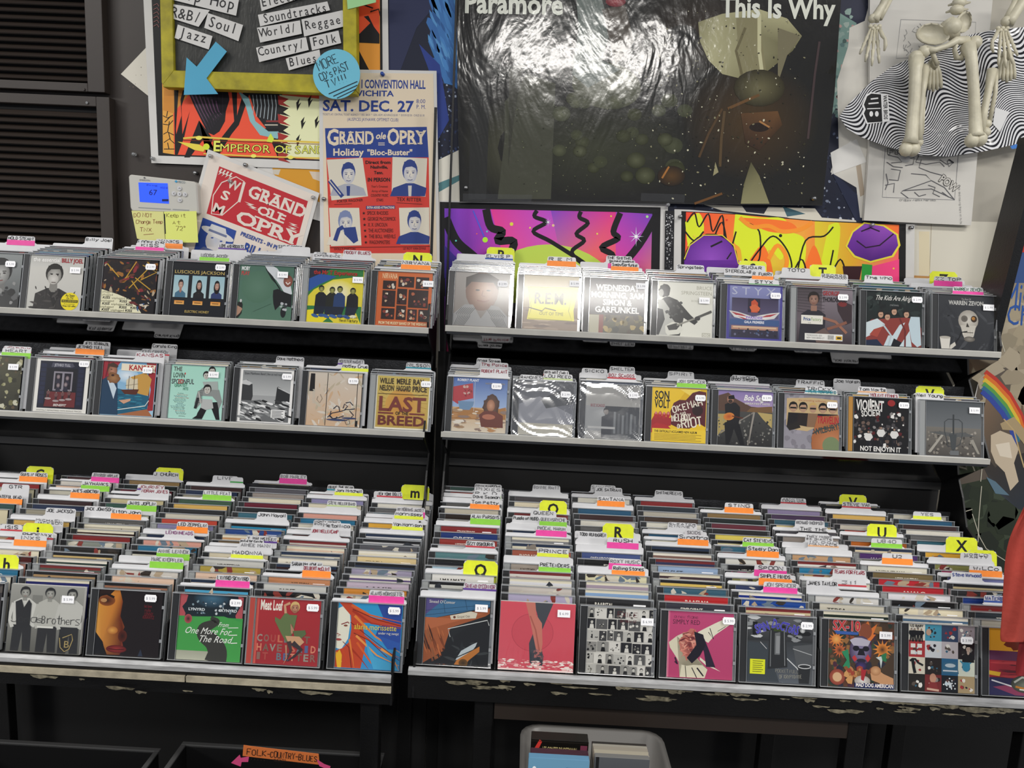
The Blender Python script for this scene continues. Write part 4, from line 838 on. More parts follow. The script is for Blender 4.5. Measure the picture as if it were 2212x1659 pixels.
def c_meat():
    a = A().R(0, 0, 1, 1, 'ae3238', 'a02e34').R(.0, 0, .04, 1, 'd05a50').T('Meat Loaf', .06, .18, .15, 'f2ece0', w=.34, bold=1)
    cols = ['d8886c', '8f6a60', '6d7a84', '7c6658', 'b0504a', '5a6a94', '9a9488', 'c87058']
    for ln, y in (("COULDN'T", .66), ('HAVE SAID', .80), ('IT BETTER', .93)):
        x = .04
        for i, ch in enumerate(ln): a.T(ch, x, y, .105, cols[(i*3+int(y*10)) % 8], w=.085, bold=1); x += .105
    a.P('4620 5224 6424 6050 5066 4254 3034 3028 3832', '66784c').P('6048 7846 8052 7062 6258', '5c6e48').L('4622 4410 5206', .04, 'cf9f7c').head(.60, .13, .07, 'd0a080', 'd8b878', '9a6048').P('4856 7056 7864 7270 5264', 'cfa27c').L('6066 7476 6486 5494', .085, '3c3438', taper=True).L('5464 5878 5294', .07, '4a3c3c', taper=True).L('5070 5290 4898', .03, 'b98a6c', taper=True).L('6048 5638 5852', .03, 'b98a70'); return a
def c_alanis():
    a = A().R(0, 0, 1, 1, '2f9ad0', '3a8ec8').P('6000 9900 9970 6048 7020', '2c4c9c').P('0010 0806 1816 2030 1855 1462 0872 0070', 'e8e6d4').P('0000 1800 3208 5020 9930 9934 5630 3830 4660 4099 0099 0074 1070 2060 2240 2020', 'c2482a')
    for i, p in enumerate(('2004 5018 9926', '2212 5230 9936', '2620 6050 9972', '2840 6666 9980', '3050 6478 9992', '3260 5690 8099', '2470 4085 5299', '2056 2680 3099', '1070 1888 2099', '0076 1090 0699')): a.L(p, .045-.002*i, ['d8622c', 'a8341f', 'e2843a', 'c94a26', 'e89a4a'][i % 5], taper=True)
    for p in ('2030 4044 9984', '2646 5056 8080', '1060 2068 2699', '2210 6024 9932'): a.L(p, .01, '6d2018')
    a.P('4658 6080 9090 9999 6099 5076', '4aa8d4').P('0080 0672 1080 1099 0499', 'e8b42c').P('6448 9958 9968 8068', '2f58a8').L('7068 8878 9999', .04, 'e89a4a', taper=True).L('0634 1630 1832', .014, '8a3038').E(.13, .355, .03, .015, '8a5040').L('0048 0650 0252', .012, 'a05048').E(.03, .57, .05, .018, 'a84a48').T('alanis morissette', .26, .40, .085, 'ecd84a', w=.66).T('under rug swept', .64, .46, .04, 'e6e4d8', w=.32); return a
def c_sinead():
    a = A().R(0, 0, 1, 1, '26292c').P('0000 9900 9910 0034', '3f6f96').P('0000 3000 0026', '574f86').L([(0, .2), (1, .06)], .006, '22405c').L([(0, .27), (1, .12)], .006, '22405c').L('2600 3022', .006, '22405c').L('6000 6416', .006, '22405c').P('0034 9912 9922 4044 3080 0099', 'a05a38').P('0030 4030 9914 9918 3040 0050', 'b46844').N(3, 40, (0, .5, .35, 1), .04, ['7a4028', 'b86a40', '4a2a20', '8f5a3c'], el=3, rot=1.2).P('2888 4060 9920 9999 1099', '222427').N(8, 18, (.4, .6, 1, 1), .05, ['2c3033', '1c1e20', '3a3e40'], el=2.2)
    a.P('3826 7018 8020 7828 4032', 'd8d0bc').E(.45, .28, .02, .02, '6d3c2c').T('Gospel Oak', .49, .29, .035, '4a3a2c', w=.2, rot=-.10).L('4058 3646 9630 9938', .012, 'cfd2d0').P('5092 5878 7468 8264 8070 6690', 'b9c4c8').L('5288 8074', .014, '2c2c2a').P('4899 5292 7080 8670 8678 7092 6699', 'b87438').E(.62, .96, .07, .06, '3a3024', '6d4c28').T("Sinead O'Connor", .05, .08, .045, 'e8e6dc', w=.4); return a
def c_red():
    a = A().R(0, 0, 1, 1, 'd24a58', 'cc5260').E(.44, .44, .28, .28, 'b8404e', n=36).E(.44, .44, .27, .27, 'c84856', n=36).P('4400 7000 5836 5250 5870 6088 5699 4288 4060 4642 5020', '3b3f46').P('3300 4600 4818 5630 5860 5680 5070 4444 4026', 'c47464').L('4020 4840 5470', .02, 'a85a4c').N(4, 30, (.45, .7, .6, .85), .02, ['6a5258', '44464c', 'a86a66'])
    a.N(9, 130, (0, .84, 1, .97), .022, ['f2e4dc', 'f6efe8', 'e8b8b4', 'd87a80'], el=1.7, rot=0).R(0, .975, 1, 1, 'e8d0cc'); return a
def c_stones():
    a = A().R(0, 0, 1, 1, 'cfcdc6'); R_ = random.Random(21)
    for j in range(6):
        x = 0
        while x < 1:
            wd = R_.uniform(.1, .19); y = .02+j*.17+R_.uniform(-.008, .008); g = R_.choice(['26262a', '3c3c3e', 'b9b8b2', 'd8d6cf', '5a5a5a', '8f8e8a']); a.R(x, y, x+wd-.012, y+.15, g)
            o = 'dad8d0' if g in ('26262a', '3c3c3e', '5a5a5a') else '1c1c1e'; fx = x+wd/2
            if R_.random() < .6: a.head(fx, y+.05, .024, 'c4c2ba', '161616', face=0).P([(fx-.035, y+.148), (fx-.025, y+.085), (fx+.025, y+.085), (fx+.035, y+.148)], o)
            else: a.N(R_.randrange(999), 7, (x+.02, y+.02, x+wd-.03, y+.13), .018, [o, '77766f', '2a2a2c'])
            x += wd
    a.S('EXILE', .46, .14, .07, '6d2a30', w=.3, pen=.1).S('ON MAIN ST', .5, .22, .04, '6d2a30', w=.25, pen=.12); return a
def c_simply():
    a = A().R(0, 0, 1, 1, 'c24a78', 'b8446e').R(0, 0, .025, 1, 'e07a98').S('a new flame', .09, .11, .045, '4a2438', w=.36, pen=.1, jit=.2).T('SIMPLY RED', .07, .20, .07, '4a2438', w=.42)
    a.P('4034 5426 7216 9206 9914 8822 7234 6246', 'e6e2cc').L('6230 7040 6424', .012, '2a2030').L('7628 8820', .008, '2a2030').P('0248 1438 2632 3040 2650 3060 2470 2099 5899 6286 5480 4080 3082 2080 1470 0456', 'dcd6bc').P('5068 6478 8288 6080 5072', 'e6e2cc').P('4434 5640 6458 7482 6082 5660 5046', '2c2236').E(.34, .50, .15, .22, '7a3438', 'c87a6c', jag=.16, n=26, rot=.1).N(3, 46, (.22, .32, .44, .66), .03, ['e2a08c', 'b05a50', '6d2c34', 'd88878'], el=2.2).P('4030 5434 5850 5066 3878 3070 4450', '1e1a26').L('2882 3099', .01, '4a4438').L('3884 4699', .012, '2a2630').L('4684 5696', .02, '1e1a26').L('1270 1680 1276', .02, '2c2236'); return a
def c_spin():
    a = A().R(0, 0, 1, .4, '5a5c5f', '2c2e30').R(0, .38, 1, 1, '3a3d40', '5a6068').N(6, 40, (0, .02, 1, .36), .05, ['8f9294', '1c1e20', '4a4c4f', 'c9cbcc', '2a2c2e'], el=1.6, rot=0).P('0040 3042 5099 0099', '3e454b').P('7044 9940 9999 8099', '55585b').L('7048 9956', .01, 'b5b7b8').L('6062 7676 9092', .014, 'd8dadb').L('2040 3050', .008, 'c9cbcc')
    a.P('3420 5818 6276 3280', '2c2e30').P('4226 5024 5058 4258', '6d7072').R(.44, .30, .5, .56, '8f9294').L('3622 3676', .012, '7a7d7f').L('5620 5874', .01, '8f9294').R(.40, .20, .55, .23, '3c4c24').P('7874 9774 9599 8099', '2b2d2f').E(.88, .735, .095, .03, '2f3133').L([(.88+.095*cos(t*.4), .735+.03*sin(t*.4)) for t in range(17)], .012, 'd0d2d3').E(.84, .20, .04, .04, 'eceded', '8f9294').R(.08, .1, .15, .3, '16181a')
    a.T('SPiN', .14, .28, .13, '4844b8', w=.22, bold=1, rot=-.35, out='c4c4e8', ow=.05).T('DoCToRS', .36, .17, .13, '4844b8', w=.42, bold=1, rot=.24, out='c4c4e8', ow=.05).R(.05, .66, .28, .88, 'e4ea2a')
    for i in range(6): a.R(.09, .685+i*.031, .25-.02*(i % 2), .695+i*.031, '6a6d2a')
    a.S('POCKET FULL', .44, .84, .045, '9c9a8e', w=.34, pen=.1).S('OF KRYPTONITE', .50, .93, .05, 'a8a699', w=.34, pen=.1, rot=-.05); return a
def c_sx():
    a = A().R(0, 0, 1, 1, '4a3a2c').N(3, 120, (0, 0, 1, 1), .06, ['5c3a2a', '3a4a34', '6d4c38', '2c3a30', '8a4a34', '4a2c3c', '2a2c3c', '94683c']).P('4004 5012 6000 6412 7404 6820 7220 6628 6034 5030', 'e07a38').E(.56, .16, .10, .12, '8a4c34')
    for x, y, r, c in ((.12, .30, .10, 'd8803c'), (.82, .42, .12, 'e08a3c'), (.17, .46, .09, 'c8683c')):
        for i in range(12): t = i*pi/6; a.P([(x+r*.6*cos(t-.25), y+r*.6*sin(t-.25)), (x+r*1.3*cos(t), y+r*1.3*sin(t)), (x+r*.6*cos(t+.25), y+r*.6*sin(t+.25))], c)
        a.E(x, y, r*.7, r*.7, 'e8b060' if y < .4 else '3a2a20', c)
    a.E(.49, .45, .17, .22, '8f86a8', '4a3c5c').P('3230 4026 5026 6430 6038 3838', 'b9b4c4').E(.42, .42, .05, .04, '1c1824').E(.57, .42, .05, .04, '1c1824').P('4742 5342 5652 4452', '1c1a24').P('4052 4458 4062 3656', 'c03a3c').P('6050 6456 6062 5656', 'c03a3c').E(.5, .60, .07, .03, '2c2434').E(.50, .68, .09, .07, '4a3c78', '2c2440').P('7254 8850 8258 8070 7858', 'cfd8d4').L('7870 7676', .01, 'cfd8d4')
    a.P('2048 3044 3260 3474 2270 2860', '2f8a60').P('8050 8846 8860 8258', '2f7a50').P('6478 7270 8478 9984 9999 8899 7892 6688', 'c9966c').E(.72, .74, .08, .07, 'd8a87c', 'b07c54').E(.14, .86, .12, .12, 'c07048', '8a3c34').E(.14, .86, .07, .07, 'd8b088').N(7, 24, (.25, .7, .55, .95), .05, ['b87c4c', '8a5a34', 'd09a60', 'a04434']).E(.52, .90, .12, .08, 'e0dcd8', 'a8a098').P('5072 5874 5490 5088', 'a82c34')
    a.T('SX-10', .06, .16, .15, 'c83a3c', w=.42, bold=1, out='e8e8ec', ow=.06).P('0817 4618 4422 1222', '3a5fa8').R(.40, .93, 1, 1, '1c2a5c').T('MAD DOG AMERICAN', .42, .985, .055, 'f0ece8', w=.57, bold=1, out='a82c34', ow=.03); return a
def c_u2():
    a = A().R(0, 0, 1, 1, '1c1a1c')
    g = [['efe9d8', '4aa0bc', '3a4a68', '9a9096'], ['b8383c', 'dfe4e8', 'c8c0c4', '1e1418'], ['e8e0cc', '2a2220', '2c6a94', 'e4ead8'], ['26221e', '7a2c2c', '161a20', 'b09a74']]
    for j in range(4):
        for i in range(4):
            x, y = i*.25, j*.25; a.R(x, y, x+.25, y+.25, g[j][i]).N(i*7+j*3+1, 7, (x+.05, y+.05, x+.2, y+.2), .03, [['2a2624', '8f8a84', 'd8d2c8'], ['1c2430', 'cfe0e8', '5a3a34'], ['a83438', '24242c', 'e8e4da'], ['3a6a84', 'efece4', '5a5048']][(i+j) % 4])
    for x in (.04, .09, .14, .19): a.fig(x, .07, .20, '17171a', '17171a', 'b89a84')
    a.T('U2 BABY', .02, .05, .035, '26262a', w=.2, bold=1).R(.03, .30, .10, .36, 'efece6').R(.13, .30, .2, .36, 'efece6').R(.13, .40, .2, .46, 'efece6').R(.03, .40, .1, .46, 'efece6').L('0256 0653 1053 1458 2262', .03, '17171a').L('0654 0866 1074', .045, '17171a').P('5256 7254 7462 7672 5072', '3a6f90').E(.63, .60, .08, .03, 'c8d8e0').L('5268 7468', .02, 'e0e8ec').E(.87, .60, .06, .08, '3a90b0').L('8256 7852', .02, '3a90b0').L('9256 9652', .02, '3a90b0').E(.37, .80, .05, .07, 'c8947a').P('2898 3286 4286 4699', '8a3434').L('2896 4698', .03, 'd8b09a').bust(.9, .34, .04, 'c8b0a0', '141214', '141214').E(.30, .12, .04, .05, 'c8a890')
    for i in range(18): t = i*2.4; a.E(.63+.011*i**.9*cos(t)*.7, .88+.011*i**.9*sin(t)*.7, .012, .012, 'e4e8ea', n=6)
    return a
def c_last2():
    a = A().R(0, 0, 1, 1, 'd89a2c', 'c88a2c').E(.4, .2, .16, .12, '6a2a1c', jag=.2).R(0, .34, 1, .5, '5a2a4a').R(0, .48, 1, .75, '9c2430').N(3, 20, (0, .48, 1, .75), .06, ['7a1a28', 'b83a40', '5a1420'], el=3, rot=0).R(0, .74, 1, 1, '2c2a54').P('0688 3084 9999 4099', '8a3a5a').L('0478 5090 9999', .02, 'e8e6ea').P('0064 1866 1672 0070', 'e0b02c').E(.55, .82, .22, .13, '7a8070', '3a3c34').L('3880 5072 7074', .03, 'c9ccc0').L('4086 6090 7688', .03, 'b9782c').L('4690 7092', .02, 'd8dcd0'); return a
def c_blank(): return A().R(0, 0, 1, 1, '3a3638', '26262a').N(3, 30, (0, 0, 1, 1), .07, ['5a5450', '8a8078', '2a2a2c'])
# ------------------------------------------------------------------ rows of cases: front case px extents, cover, rows behind, tab dividers (left px, right px, top px, text, strip, pen)
RD = '8e2438'; BL = '2a3f8a'; GR = '1f5a3a'; GY = '6a6a6e'
SA = (.87, .11, 0); SB = (.87, .12, 1); SR = (.87, .12, 2); S6 = (.86, .12, 3); S3 = (.87, .12, 4)
# upper tier, left
column('L', 0, -98, 45, 663, 'black and white portrait edge', 545, 6, 'a', [(44, 101, 495, 'HOT TUNA', 'g', GY), (17, 76, 510, 'HOLD STEADY', 'P')], c_bwman, (.8, .2, 1))
column('L', 0, 35, 180, 668, 'grey portrait with yellow sticker', 533, 6, 'c', [(182, 246, 513, 'Billy Joel', '')], c_billy, (.86, .26, 2))
column('L', 0, 195, 340, 676, 'dark stage-lights cover', 533, 7, 'a', [(337, 395, 517, 'KINKS', 'O'), (338, 400, 503, 'K', 'Y'), (297, 357, 519, 'LOOSE FUR', ''), (291, 358, 525, 'KISS', 'P')], c_kiss, (.88, .13, 0))
column('L', 0, 347, 490, 681, 'black cover with three portraits', 560, 4, 'b', [(468, 527, 514, 'L', 'Y'), (473, 529, 527, 'LOVE AND ROCKETS', 'V'), (432, 496, 547, 'LUSCIOUS JACKSON', 'G', GY)], c_lusc, (.88, .08, 0))
column('L', 0, 492, 635, 688, 'green cover with falling figure', 540, 7, 'd', [(600, 655, 529, 'STONE ROSES', ''), (610, 670, 533, '', '')], c_moby, (.80, .16, 2), cols='3a4a5a 8a8f94 2c4f7a 23252a 8a8f94 2c4468 1d1f24'.split())
column('L', 0, 645, 785, 694, 'yellow and green group cover', 560, 5, 'b', [(742, 802, 541, 'MOODY BLUES', '', RD), (667, 728, 545, 'MR. T|EXPERIENCE', '')], c_mrt, (.90, .19, 2), tray=1)
column('L', 0, 793, 935, 703, 'orange cover with photo grid', 556, 5, 'c', [(873, 933, 547, 'N', 'Y'), (865, 933, 563, 'NIRVANA', 'O')], c_nirv, (.93, .20, 3))
# upper tier, right
column('R', 0, 962, 1103, 705, 'glare-washed face in striped jacket', 560, 8, 'c', [(1052, 1112, 536, 'P', 'Y'), (1049, 1108, 549, 'ELVIS P.', 'B')], c_elvis, (.87, .2, 0))
column('R', 0, 1113, 1252, 713, 'cream cover with yellow banner', 575, 6, 'b', [(1140, 1194, 541, 'Replacements', 'B', BL), (1183, 1244, 555, 'R.E.M.', 'O')], c_rem, (.92, .13, 2))
column('R', 0, 1255, 1398, 720, 'dark cover with white capitals', 580, 5, 'a', [(1310, 1365, 553, 'THE SMITHS', ''), (1314, 1372, 561, 'SMASHING PUMPKINS', 'P'), (1321, 1379, 567, 'Simon/Garfunkel', 'O')], c_simon, (.92, .12, 2))
column('R', 0, 1403, 1545, 727, 'white cover with guitarist', 578, 5, 'b', [(1462, 1521, 572, 'Springsteen', '')], c_bruce, (.84, .33, 2), cols='c9b48a 6a3c28 2f8ec4 b8863a 2b2d30'.split())
column('R', 0, 1552, 1697, 734, 'purple theatre-front cover', 589, 5, 'd', [(1597, 1655, 565, 'S', 'Y'), (1595, 1653, 573, 'SUGAR', ''), (1565, 1626, 581, 'STEREOLAB', ''), (1625, 1670, 587, 'R. FURRY', 'O'), (1618, 1683, 604, 'STYX', 'g')], c_styx, (.87, .18, 0))
column('R', 0, 1705, 1848, 742, 'lilac cover with man', 602, 5, 'b', [(1687, 1752, 579, 'TOTO', ''), (1759, 1814, 574, 'T', 'Y'), (1776, 1835, 592, 'GEORGE|THOROGOOD', '')], c_george, (.82, .15, 0), tray=1)
column('R', 0, 1855, 2000, 749, 'sleepers under striped flag cover', 606, 4, 'a', [(1868, 1928, 595, 'The Who', '')], c_kids, (.90, .13, 0))
column('R', 0, 2012, 2155, 758, 'dark cover with skull and pipe', 622, 4, 'c', [(2009, 2067, 588, 'Z', 'Y'), (2018, 2078, 598, 'ZZ TOP', 'P'), (2058, 2124, 620, 'WARREN ZEVON', 'P', GR)], c_zevon, (.89, .21, 2))
# middle tier, left
column('L', 1, -95, 45, 890, 'murky olive cropped cover', 770, 6, 'a', [(45, 105, 750, 'HENDRIX', 'R', RD), (17, 80, 753, 'HEART', 'G', GY)], c_hendrix, (.85, .2, 2))
column('L', 1, 50, 192, 893, 'white bordered house-window cover', 757, 6, 'a', [(186, 244, 738, 'JETS TO BRAZIL', ''), (187, 250, 746, 'JETHRO TULL', 'O')], c_jethro, (.90, .08, 0))
column('L', 1, 195, 337, 900, 'bearded man and ship cover', 769, 5, 'b', [(329, 384, 743, 'Carole King', ''), (310, 370, 755, 'KING CRIMSON', 'R', GY), (296, 360, 762, 'KANSAS', '', RD)], c_kansas, (.84, .14, 0))
column('L', 1, 343, 485, 905, 'mint cover with stacked trio', 778, 4, 'a', [], c_lovin, (.80, .16, 2), tray=1, cols='c9c2b8 b0a8a0 d8cfc4 6a5a4a'.split())
column('L', 1, 493, 635, 912, 'grey rocky landscape cover', 783, 7, 'a', [(611, 671, 771, 'Dave Matthews', '')], c_dmb, (.88, .13, 1))
column('L', 1, 640, 785, 918, 'tan cover with inked horses', 798, 4, 'b', [(731, 787, 776, 'MONSTER MAGNET', 'V', GY), (739, 796, 786, 'Motley Crue', 'y')], c_motley, (.84, .15, 1))
column('L', 1, 792, 930, 925, 'gold cover with large brown letters', 800, 5, 'c', [(878, 931, 784, 'NILSSON', 'T')], c_last, (.92, .14, 1), tray=1)
# middle tier, right
column('R', 1, 958, 1098, 932, 'blue cover with red banner', 795, 6, 'c', [(1030, 1082, 774, 'Primal Scream', ''), (1038, 1098, 783, 'The Police', '', RD), (1038, 1098, 797, 'ROBERT PLANT', '', RD)], c_plant, (.80, .14, 0))
column('R', 1, 1105, 1240, 938, 'shrink-wrapped silver snow cover', 815, 5, 'a', [(1124, 1172, 810, 'RAMONES', ''), (1175, 1229, 800, 'RED HOT CHILI', 'R'), (1175, 1237, 808, 'LOU REED', 'E')], c_lou, (.85, .23, 0), film=1)
column('R', 1, 1248, 1387, 944, 'shrink-wrapped grey room cover', 818, 4, 'b', [(1317, 1371, 792, 'SHELTER', ''), (1257, 1312, 796, 'SICKO', ''), (1313, 1373, 806, 'BOZ SCAGGS', 'R', RD)], c_boz, (.86, .18, 0), film=2)
column('R', 1, 1392, 1530, 951, 'yellow cover with red fist', 822, 4, 'b', [(1443, 1499, 803, 'SPIRIT', '', GY), (1463, 1525, 819, 'JON SPENCER', 'G', GY)], c_sonvolt, (.88, .17, 1))
column('R', 1, 1535, 1675, 960, 'guitarist on railway tracks cover', 826, 5, 'c', [(1581, 1634, 811, 'ST. VINCENT', ''), (1578, 1638, 814, 'Bob Seger', '')], c_seger, (.88, .11, 0))
column('R', 1, 1678, 1820, 968, 'five men and wheel cover', 833, 5, 'a', [(1720, 1781, 821, 'TRAFFIC', ''), (1740, 1798, 835, 'TRICKY', 'T'), (1745, 1809, 841, 'PETE TOWNSHEND', 'E', '1f6f7a')], c_wilbury, (.86, .18, 0))
column('R', 1, 1828, 1972, 974, 'black crowd cover with white letters', 848, 4, 'b', [(1787, 1845, 818, 'Joe Walsh', ''), (1854, 1915, 836, 'Tom Waits', 'N'), (1877, 1942, 851, 'VIOLENT FEMMES', '', RD)], c_violent, (.90, .12, 0), spine=mat('orange_spine_card', 'b88432', .5))
column('R', 1, 1985, 2128, 985, 'grey cover with metal frame', 855, 4, 'c', [(1979, 2038, 836, 'V', 'Y'), (1978, 2038, 849, 'Neil Young', '')], c_gray, (.87, .15, 2), tray=1)
# lower bins, left
column('L', 2, -345, -180, 1415, 'cases at the far left', 1022, 18, 'a', [(78, 135, 1010, 'C', 'Y'), (55, 116, 1021, "GUNS N' ROSES", 'O'), (17, 76, 1047, 'GTR', ''), (-2, 58, 1068, 'GRATEFUL DEAD', 'O')], front=False)
column('L', 2, -170, 5, 1420, 'cropped cover beside the trio', 1030, 19, 'b', [(199, 260, 1022, 'JEFFERSON AIRPLANE', 'P', GY), (180, 242, 1040, 'JAYHAWKS', 'G'), (164, 229, 1056, "JANE'S ADDICTION", 'O'), (99, 164, 1098, 'JOE JACKSON', ''), (76, 137, 1121, 'MICHAEL|JACKSON', ''), (52, 115, 1132, 'i', 'Y'), (3, 48, 1133, 'ISIS', 'R'), (47, 116, 1150, 'PHOENIX', 'R'), (31, 102, 1156, 'INXS', 'O', GY), (-7, 41, 1200, 'h', 'Y')], c_blank, None)
column('L', 2, 5, 178, 1424, 'black and white standing trio', 1038, 19, 'a', [(332, 387, 1020, 'J. CHURCH', ''), (338, 396, 1012, 'j', 'Y'), (298, 356, 1047, 'JOURNEY', 'V', RD), (303, 367, 1056, 'NORAH JONES', '', RD), (274, 339, 1082, 'JANIS JOPLIN', 'G'), (183, 246, 1094, 'JACK JOHNSON', ''), (240, 308, 1100, 'Elton John', 'O')], c_jonas, (.80, .18, 2), digi=1, cols='2c2f6a b09068 5a6058 3a4a44 d0b478 2c2a28 8a8f86'.split())
column('L', 2, 180, 350, 1428, 'dark cover with half-lit face', 1050, 19, 'b', [(500, 524, 1031, '', 'g'), (460, 514, 1028, 'LIVE', ''), (439, 501, 1060, 'LITTLE FEAT', 'G', GY), (383, 449, 1128, 'LED ZEPPELIN', 'O'), (357, 420, 1145, 'LEMONHEADS', '', '7a2a6a'), (338, 411, 1185, 'ANNIE LENNOX', 'G', GY), (324, 398, 1203, 'MARC KNOPFLER', 'G', GY)], c_lenny, (.82, .10, 1), cols=['a07058'])
column('L', 2, 358, 525, 1436, 'green cover with winding road', 1045, 19, 'c', [(604, 664, 1025, 'BOB MARLEY', 'P', GY), (555, 621, 1107, 'John Mayall', ''), (533, 599, 1158, 'Y. MALMSTEEN', 'V'), (518, 570, 1165, 'MAGNETIC FIELDS', ''), (518, 588, 1172, 'AIMEE MANN', '', GY), (501, 569, 1188, 'MADONNA', 'y'), (468, 540, 1243, 'LYNYRD SKYNYRD', 'P')], c_lynyrd, (.88, .10, 0), cols=['58b0d8', 'e8d8c8', 'e8c8b0'])
column('L', 2, 525, 692, 1441, 'red cover with dancing pin-up', 1068, 18, 'b', [(708, 765, 1048, 'MINUS THE BEAR', 'T'), (724, 784, 1055, 'Joni Mitchell', 'y'), (707, 770, 1082, 'STEVE MILLER BAND', 'E', GY), (678, 737, 1124, 'MIGHTY MIGHTY|BOSSTONES', ''), (697, 758, 1130, 'Metallica', ''), (672, 733, 1142, 'JOHN MELLENCAMP', '', RD), (655, 715, 1222, 'DELBERT McCLINT', 'O', RD), (629, 698, 1213, 'SARAH McLACHLAN', '')], c_meat, (.88, .11, 1), tray=1, spine=mat('red_spine_card', 'b8483e', .5), cols=['1c1c1e', 'cfcfca', 'c98a60'])
column('L', 2, 703, 870, 1446, 'blue cover with flaming hair', 1078, 18, 'd', [(815, 869, 1062, 'NEW YORK DOLLS', 'R'), (868, 927, 1049, 'm', 'Y'), (857, 918, 1096, 'MY MORNING JACKET', 'P', GY), (853, 914, 1105, 'Morrissey', 'y'), (848, 913, 1128, 'Van Morrison', 'y'), (798, 874, 1276, 'ALANIS MORISSETTE', 'P', GY)], c_alanis, (.87, .09, 1), cols='e0d8c8 d8903c c8b8c8 6a5a88 a8a0b8 3a4458 e8cf98 efe6cc 5a5a60 c8c8ca d8d8da'.split())
# lower bins, right
column('R', 2, 893, 1062, 1437, 'brown cover with car mirror', 1052, 17, 'a', [(1026, 1084, 1046, 'GRAM PARSONS', ''), (1026, 1084, 1052, 'PIXIES', '', GY), (1024, 1082, 1061, 'P.K.D.', 'G'), (1019, 1083, 1068, 'Dave Seaman', ''), (1016, 1080, 1080, 'Tom Petty', 'O'), (1017, 1081, 1111, 'ALAN PARSONS', 'G'), (1007, 1069, 1169, 'OZZY OSBOURNE', 'R'), (1003, 1075, 1213, 'O', 'Y'), (1002, 1072, 1260, "SINEAD O'CONNOR", 'V', '8a4a6a')], c_sinead, (.86, .12, 2), cols='dfe8f0 d8d8d0 e8e6e0 b8d4e4 2a2a30 5a8488 e8e8e8 9c3a34 243a78 8a2c2c e0dccc 2a2018'.split())
column('R', 2, 1075, 1238, 1443, 'red crossed arms cover', 1062, 17, 'c', [(1151, 1210, 1048, 'BONNIE RAITT', '', GY), (1167, 1224, 1083, 'Q', 'Y'), (1147, 1202, 1103, 'QUEEN', ''), (1108, 1165, 1114, 'Puddle of MUDD', ''), (1166, 1224, 1117, 'QUEENSRYCHE', 'G', GY), (1159, 1224, 1136, 'PROCAL HARUM', 'P', GY), (1161, 1228, 1185, 'PRINCE', 'y'), (1165, 1233, 1215, 'PRETENDERS', 'G')], c_red, (.86, .13, 3), digi=1, cols='b8b0cc d0c8c0 e6e6ea e0dcd4 a89c90 d8c4a8 b0604c e8e0c8 8a8a8c d8cdb0 e8dfc8 8c3f40 7a3334'.split())
column('R', 2, 1250, 1412, 1451, 'collage cover of small photographs', 1064, 17, 'd', [(1277, 1330, 1048, 'SAVAGES', '', GY), (1286, 1344, 1053, 'JOE SATRIANI', ''), (1291, 1349, 1073, 'SANTANA', 'O'), (1303, 1368, 1133, 'R', 'Y'), (1250, 1311, 1149, 'TODD RUNDGREN', ''), (1312, 1379, 1162, 'RUSH', 'P'), (1316, 1385, 1207, 'ROXY MUSIC', 'P', GY), (1323, 1393, 1222, 'Rolling Stones', 'O')], c_stones, (.91, .19, 3), cols='2b2b2d 8fb0d8 b0a0b0 e2dcb8 8d8f90 1d1d1f 4a5a90 201c1c'.split())
column('R', 2, 1425, 1588, 1461, 'pink bowed man cover', 1072, 18, 'd', [(1415, 1475, 1060, 'SMITHEREENS', ''), (1480, 1519, 1145, 'SKIDS', 'P', GY), (1443, 1505, 1129, 'SLEATER|KINNEY', ''), (1465, 1530, 1155, 'Sinatra', 'O')], c_simply, (.92, .11, 1), cols='3a3a44 c22c30 3c6478 e8c86a 4a3a40 9cb4d4 3a3f60 8a6a60 16181c e4dfc8'.split())
column('R', 2, 1597, 1762, 1470, 'grey street cover with blue lettering', 1098, 17, 'a', [(1566, 1627, 1087, 'STING', 'O'), (1605, 1671, 1162, 'CAT STEVENS', 'G'), (1614, 1682, 1180, 'Steely Dan', 'O'), (1630, 1699, 1221, 'SPOON', 'P'), (1640, 1710, 1239, 'SIMPLE MINDS', 'O'), (1650, 1722, 1258, 'JON SPENCER', 'P', GY)], c_spin, (.90, .12, 0), cols='d8c8a0 1f4a9c 24368c 3a4468 8a8a58 b04a78 1d1d20 e6e4dc dcd8c8 3f7088 e0d4a8 e2cf60'.split())
column('R', 2, 1772, 1940, 1482, 'orange and violet carnival cover', 1090, 18, 'c', [(1687, 1741, 1076, 'JUSTIN TIMB.|3 DOORS DOWN', 'R'), (1718, 1781, 1124, 'RICHARD THOMPSON', '', GY), (1726, 1788, 1138, 'THE THE', 'K'), (1740, 1799, 1156, 'THEY MIGHT|BE GIANTS', ''), (1746, 1811, 1168, '10,000|MANIACS', 'N'), (1798, 1872, 1230, 'TEARS FOR FEARS', '', RD), (1798, 1872, 1252, '311', 'R', GY), (1742, 1810, 1254, 'JAMES TAYLOR', '')], c_sx, (.86, .20, 2), cols='2c3832 dcd6c4 e4e2de 1c1c1e e6e4e0 d0b080 2f86b0 e8e6e0 c8a078 e0dcd0'.split())
column('R', 2, 1948, 2112, 1495, 'photo grid cover of sixteen squares', 1090, 19, 'b', [(1814, 1871, 1070, 'V', 'Y'), (1819, 1881, 1085, 'STEVE VAI', 'R'), (1874, 1936, 1134, 'U', 'Y'), (1882, 1949, 1164, 'UB40', 'G', GY), (1906, 1971, 1196, 'U2', 'O')], c_u2, (.87, .21, 4), cols='5a7a98 f0e6c8 1c1c1e e8e6ea b82c34 c0303a 7a6a48 e6e2d0 8a8a84 5a3a78 e8d8b8 b86428 8a8f90'.split())
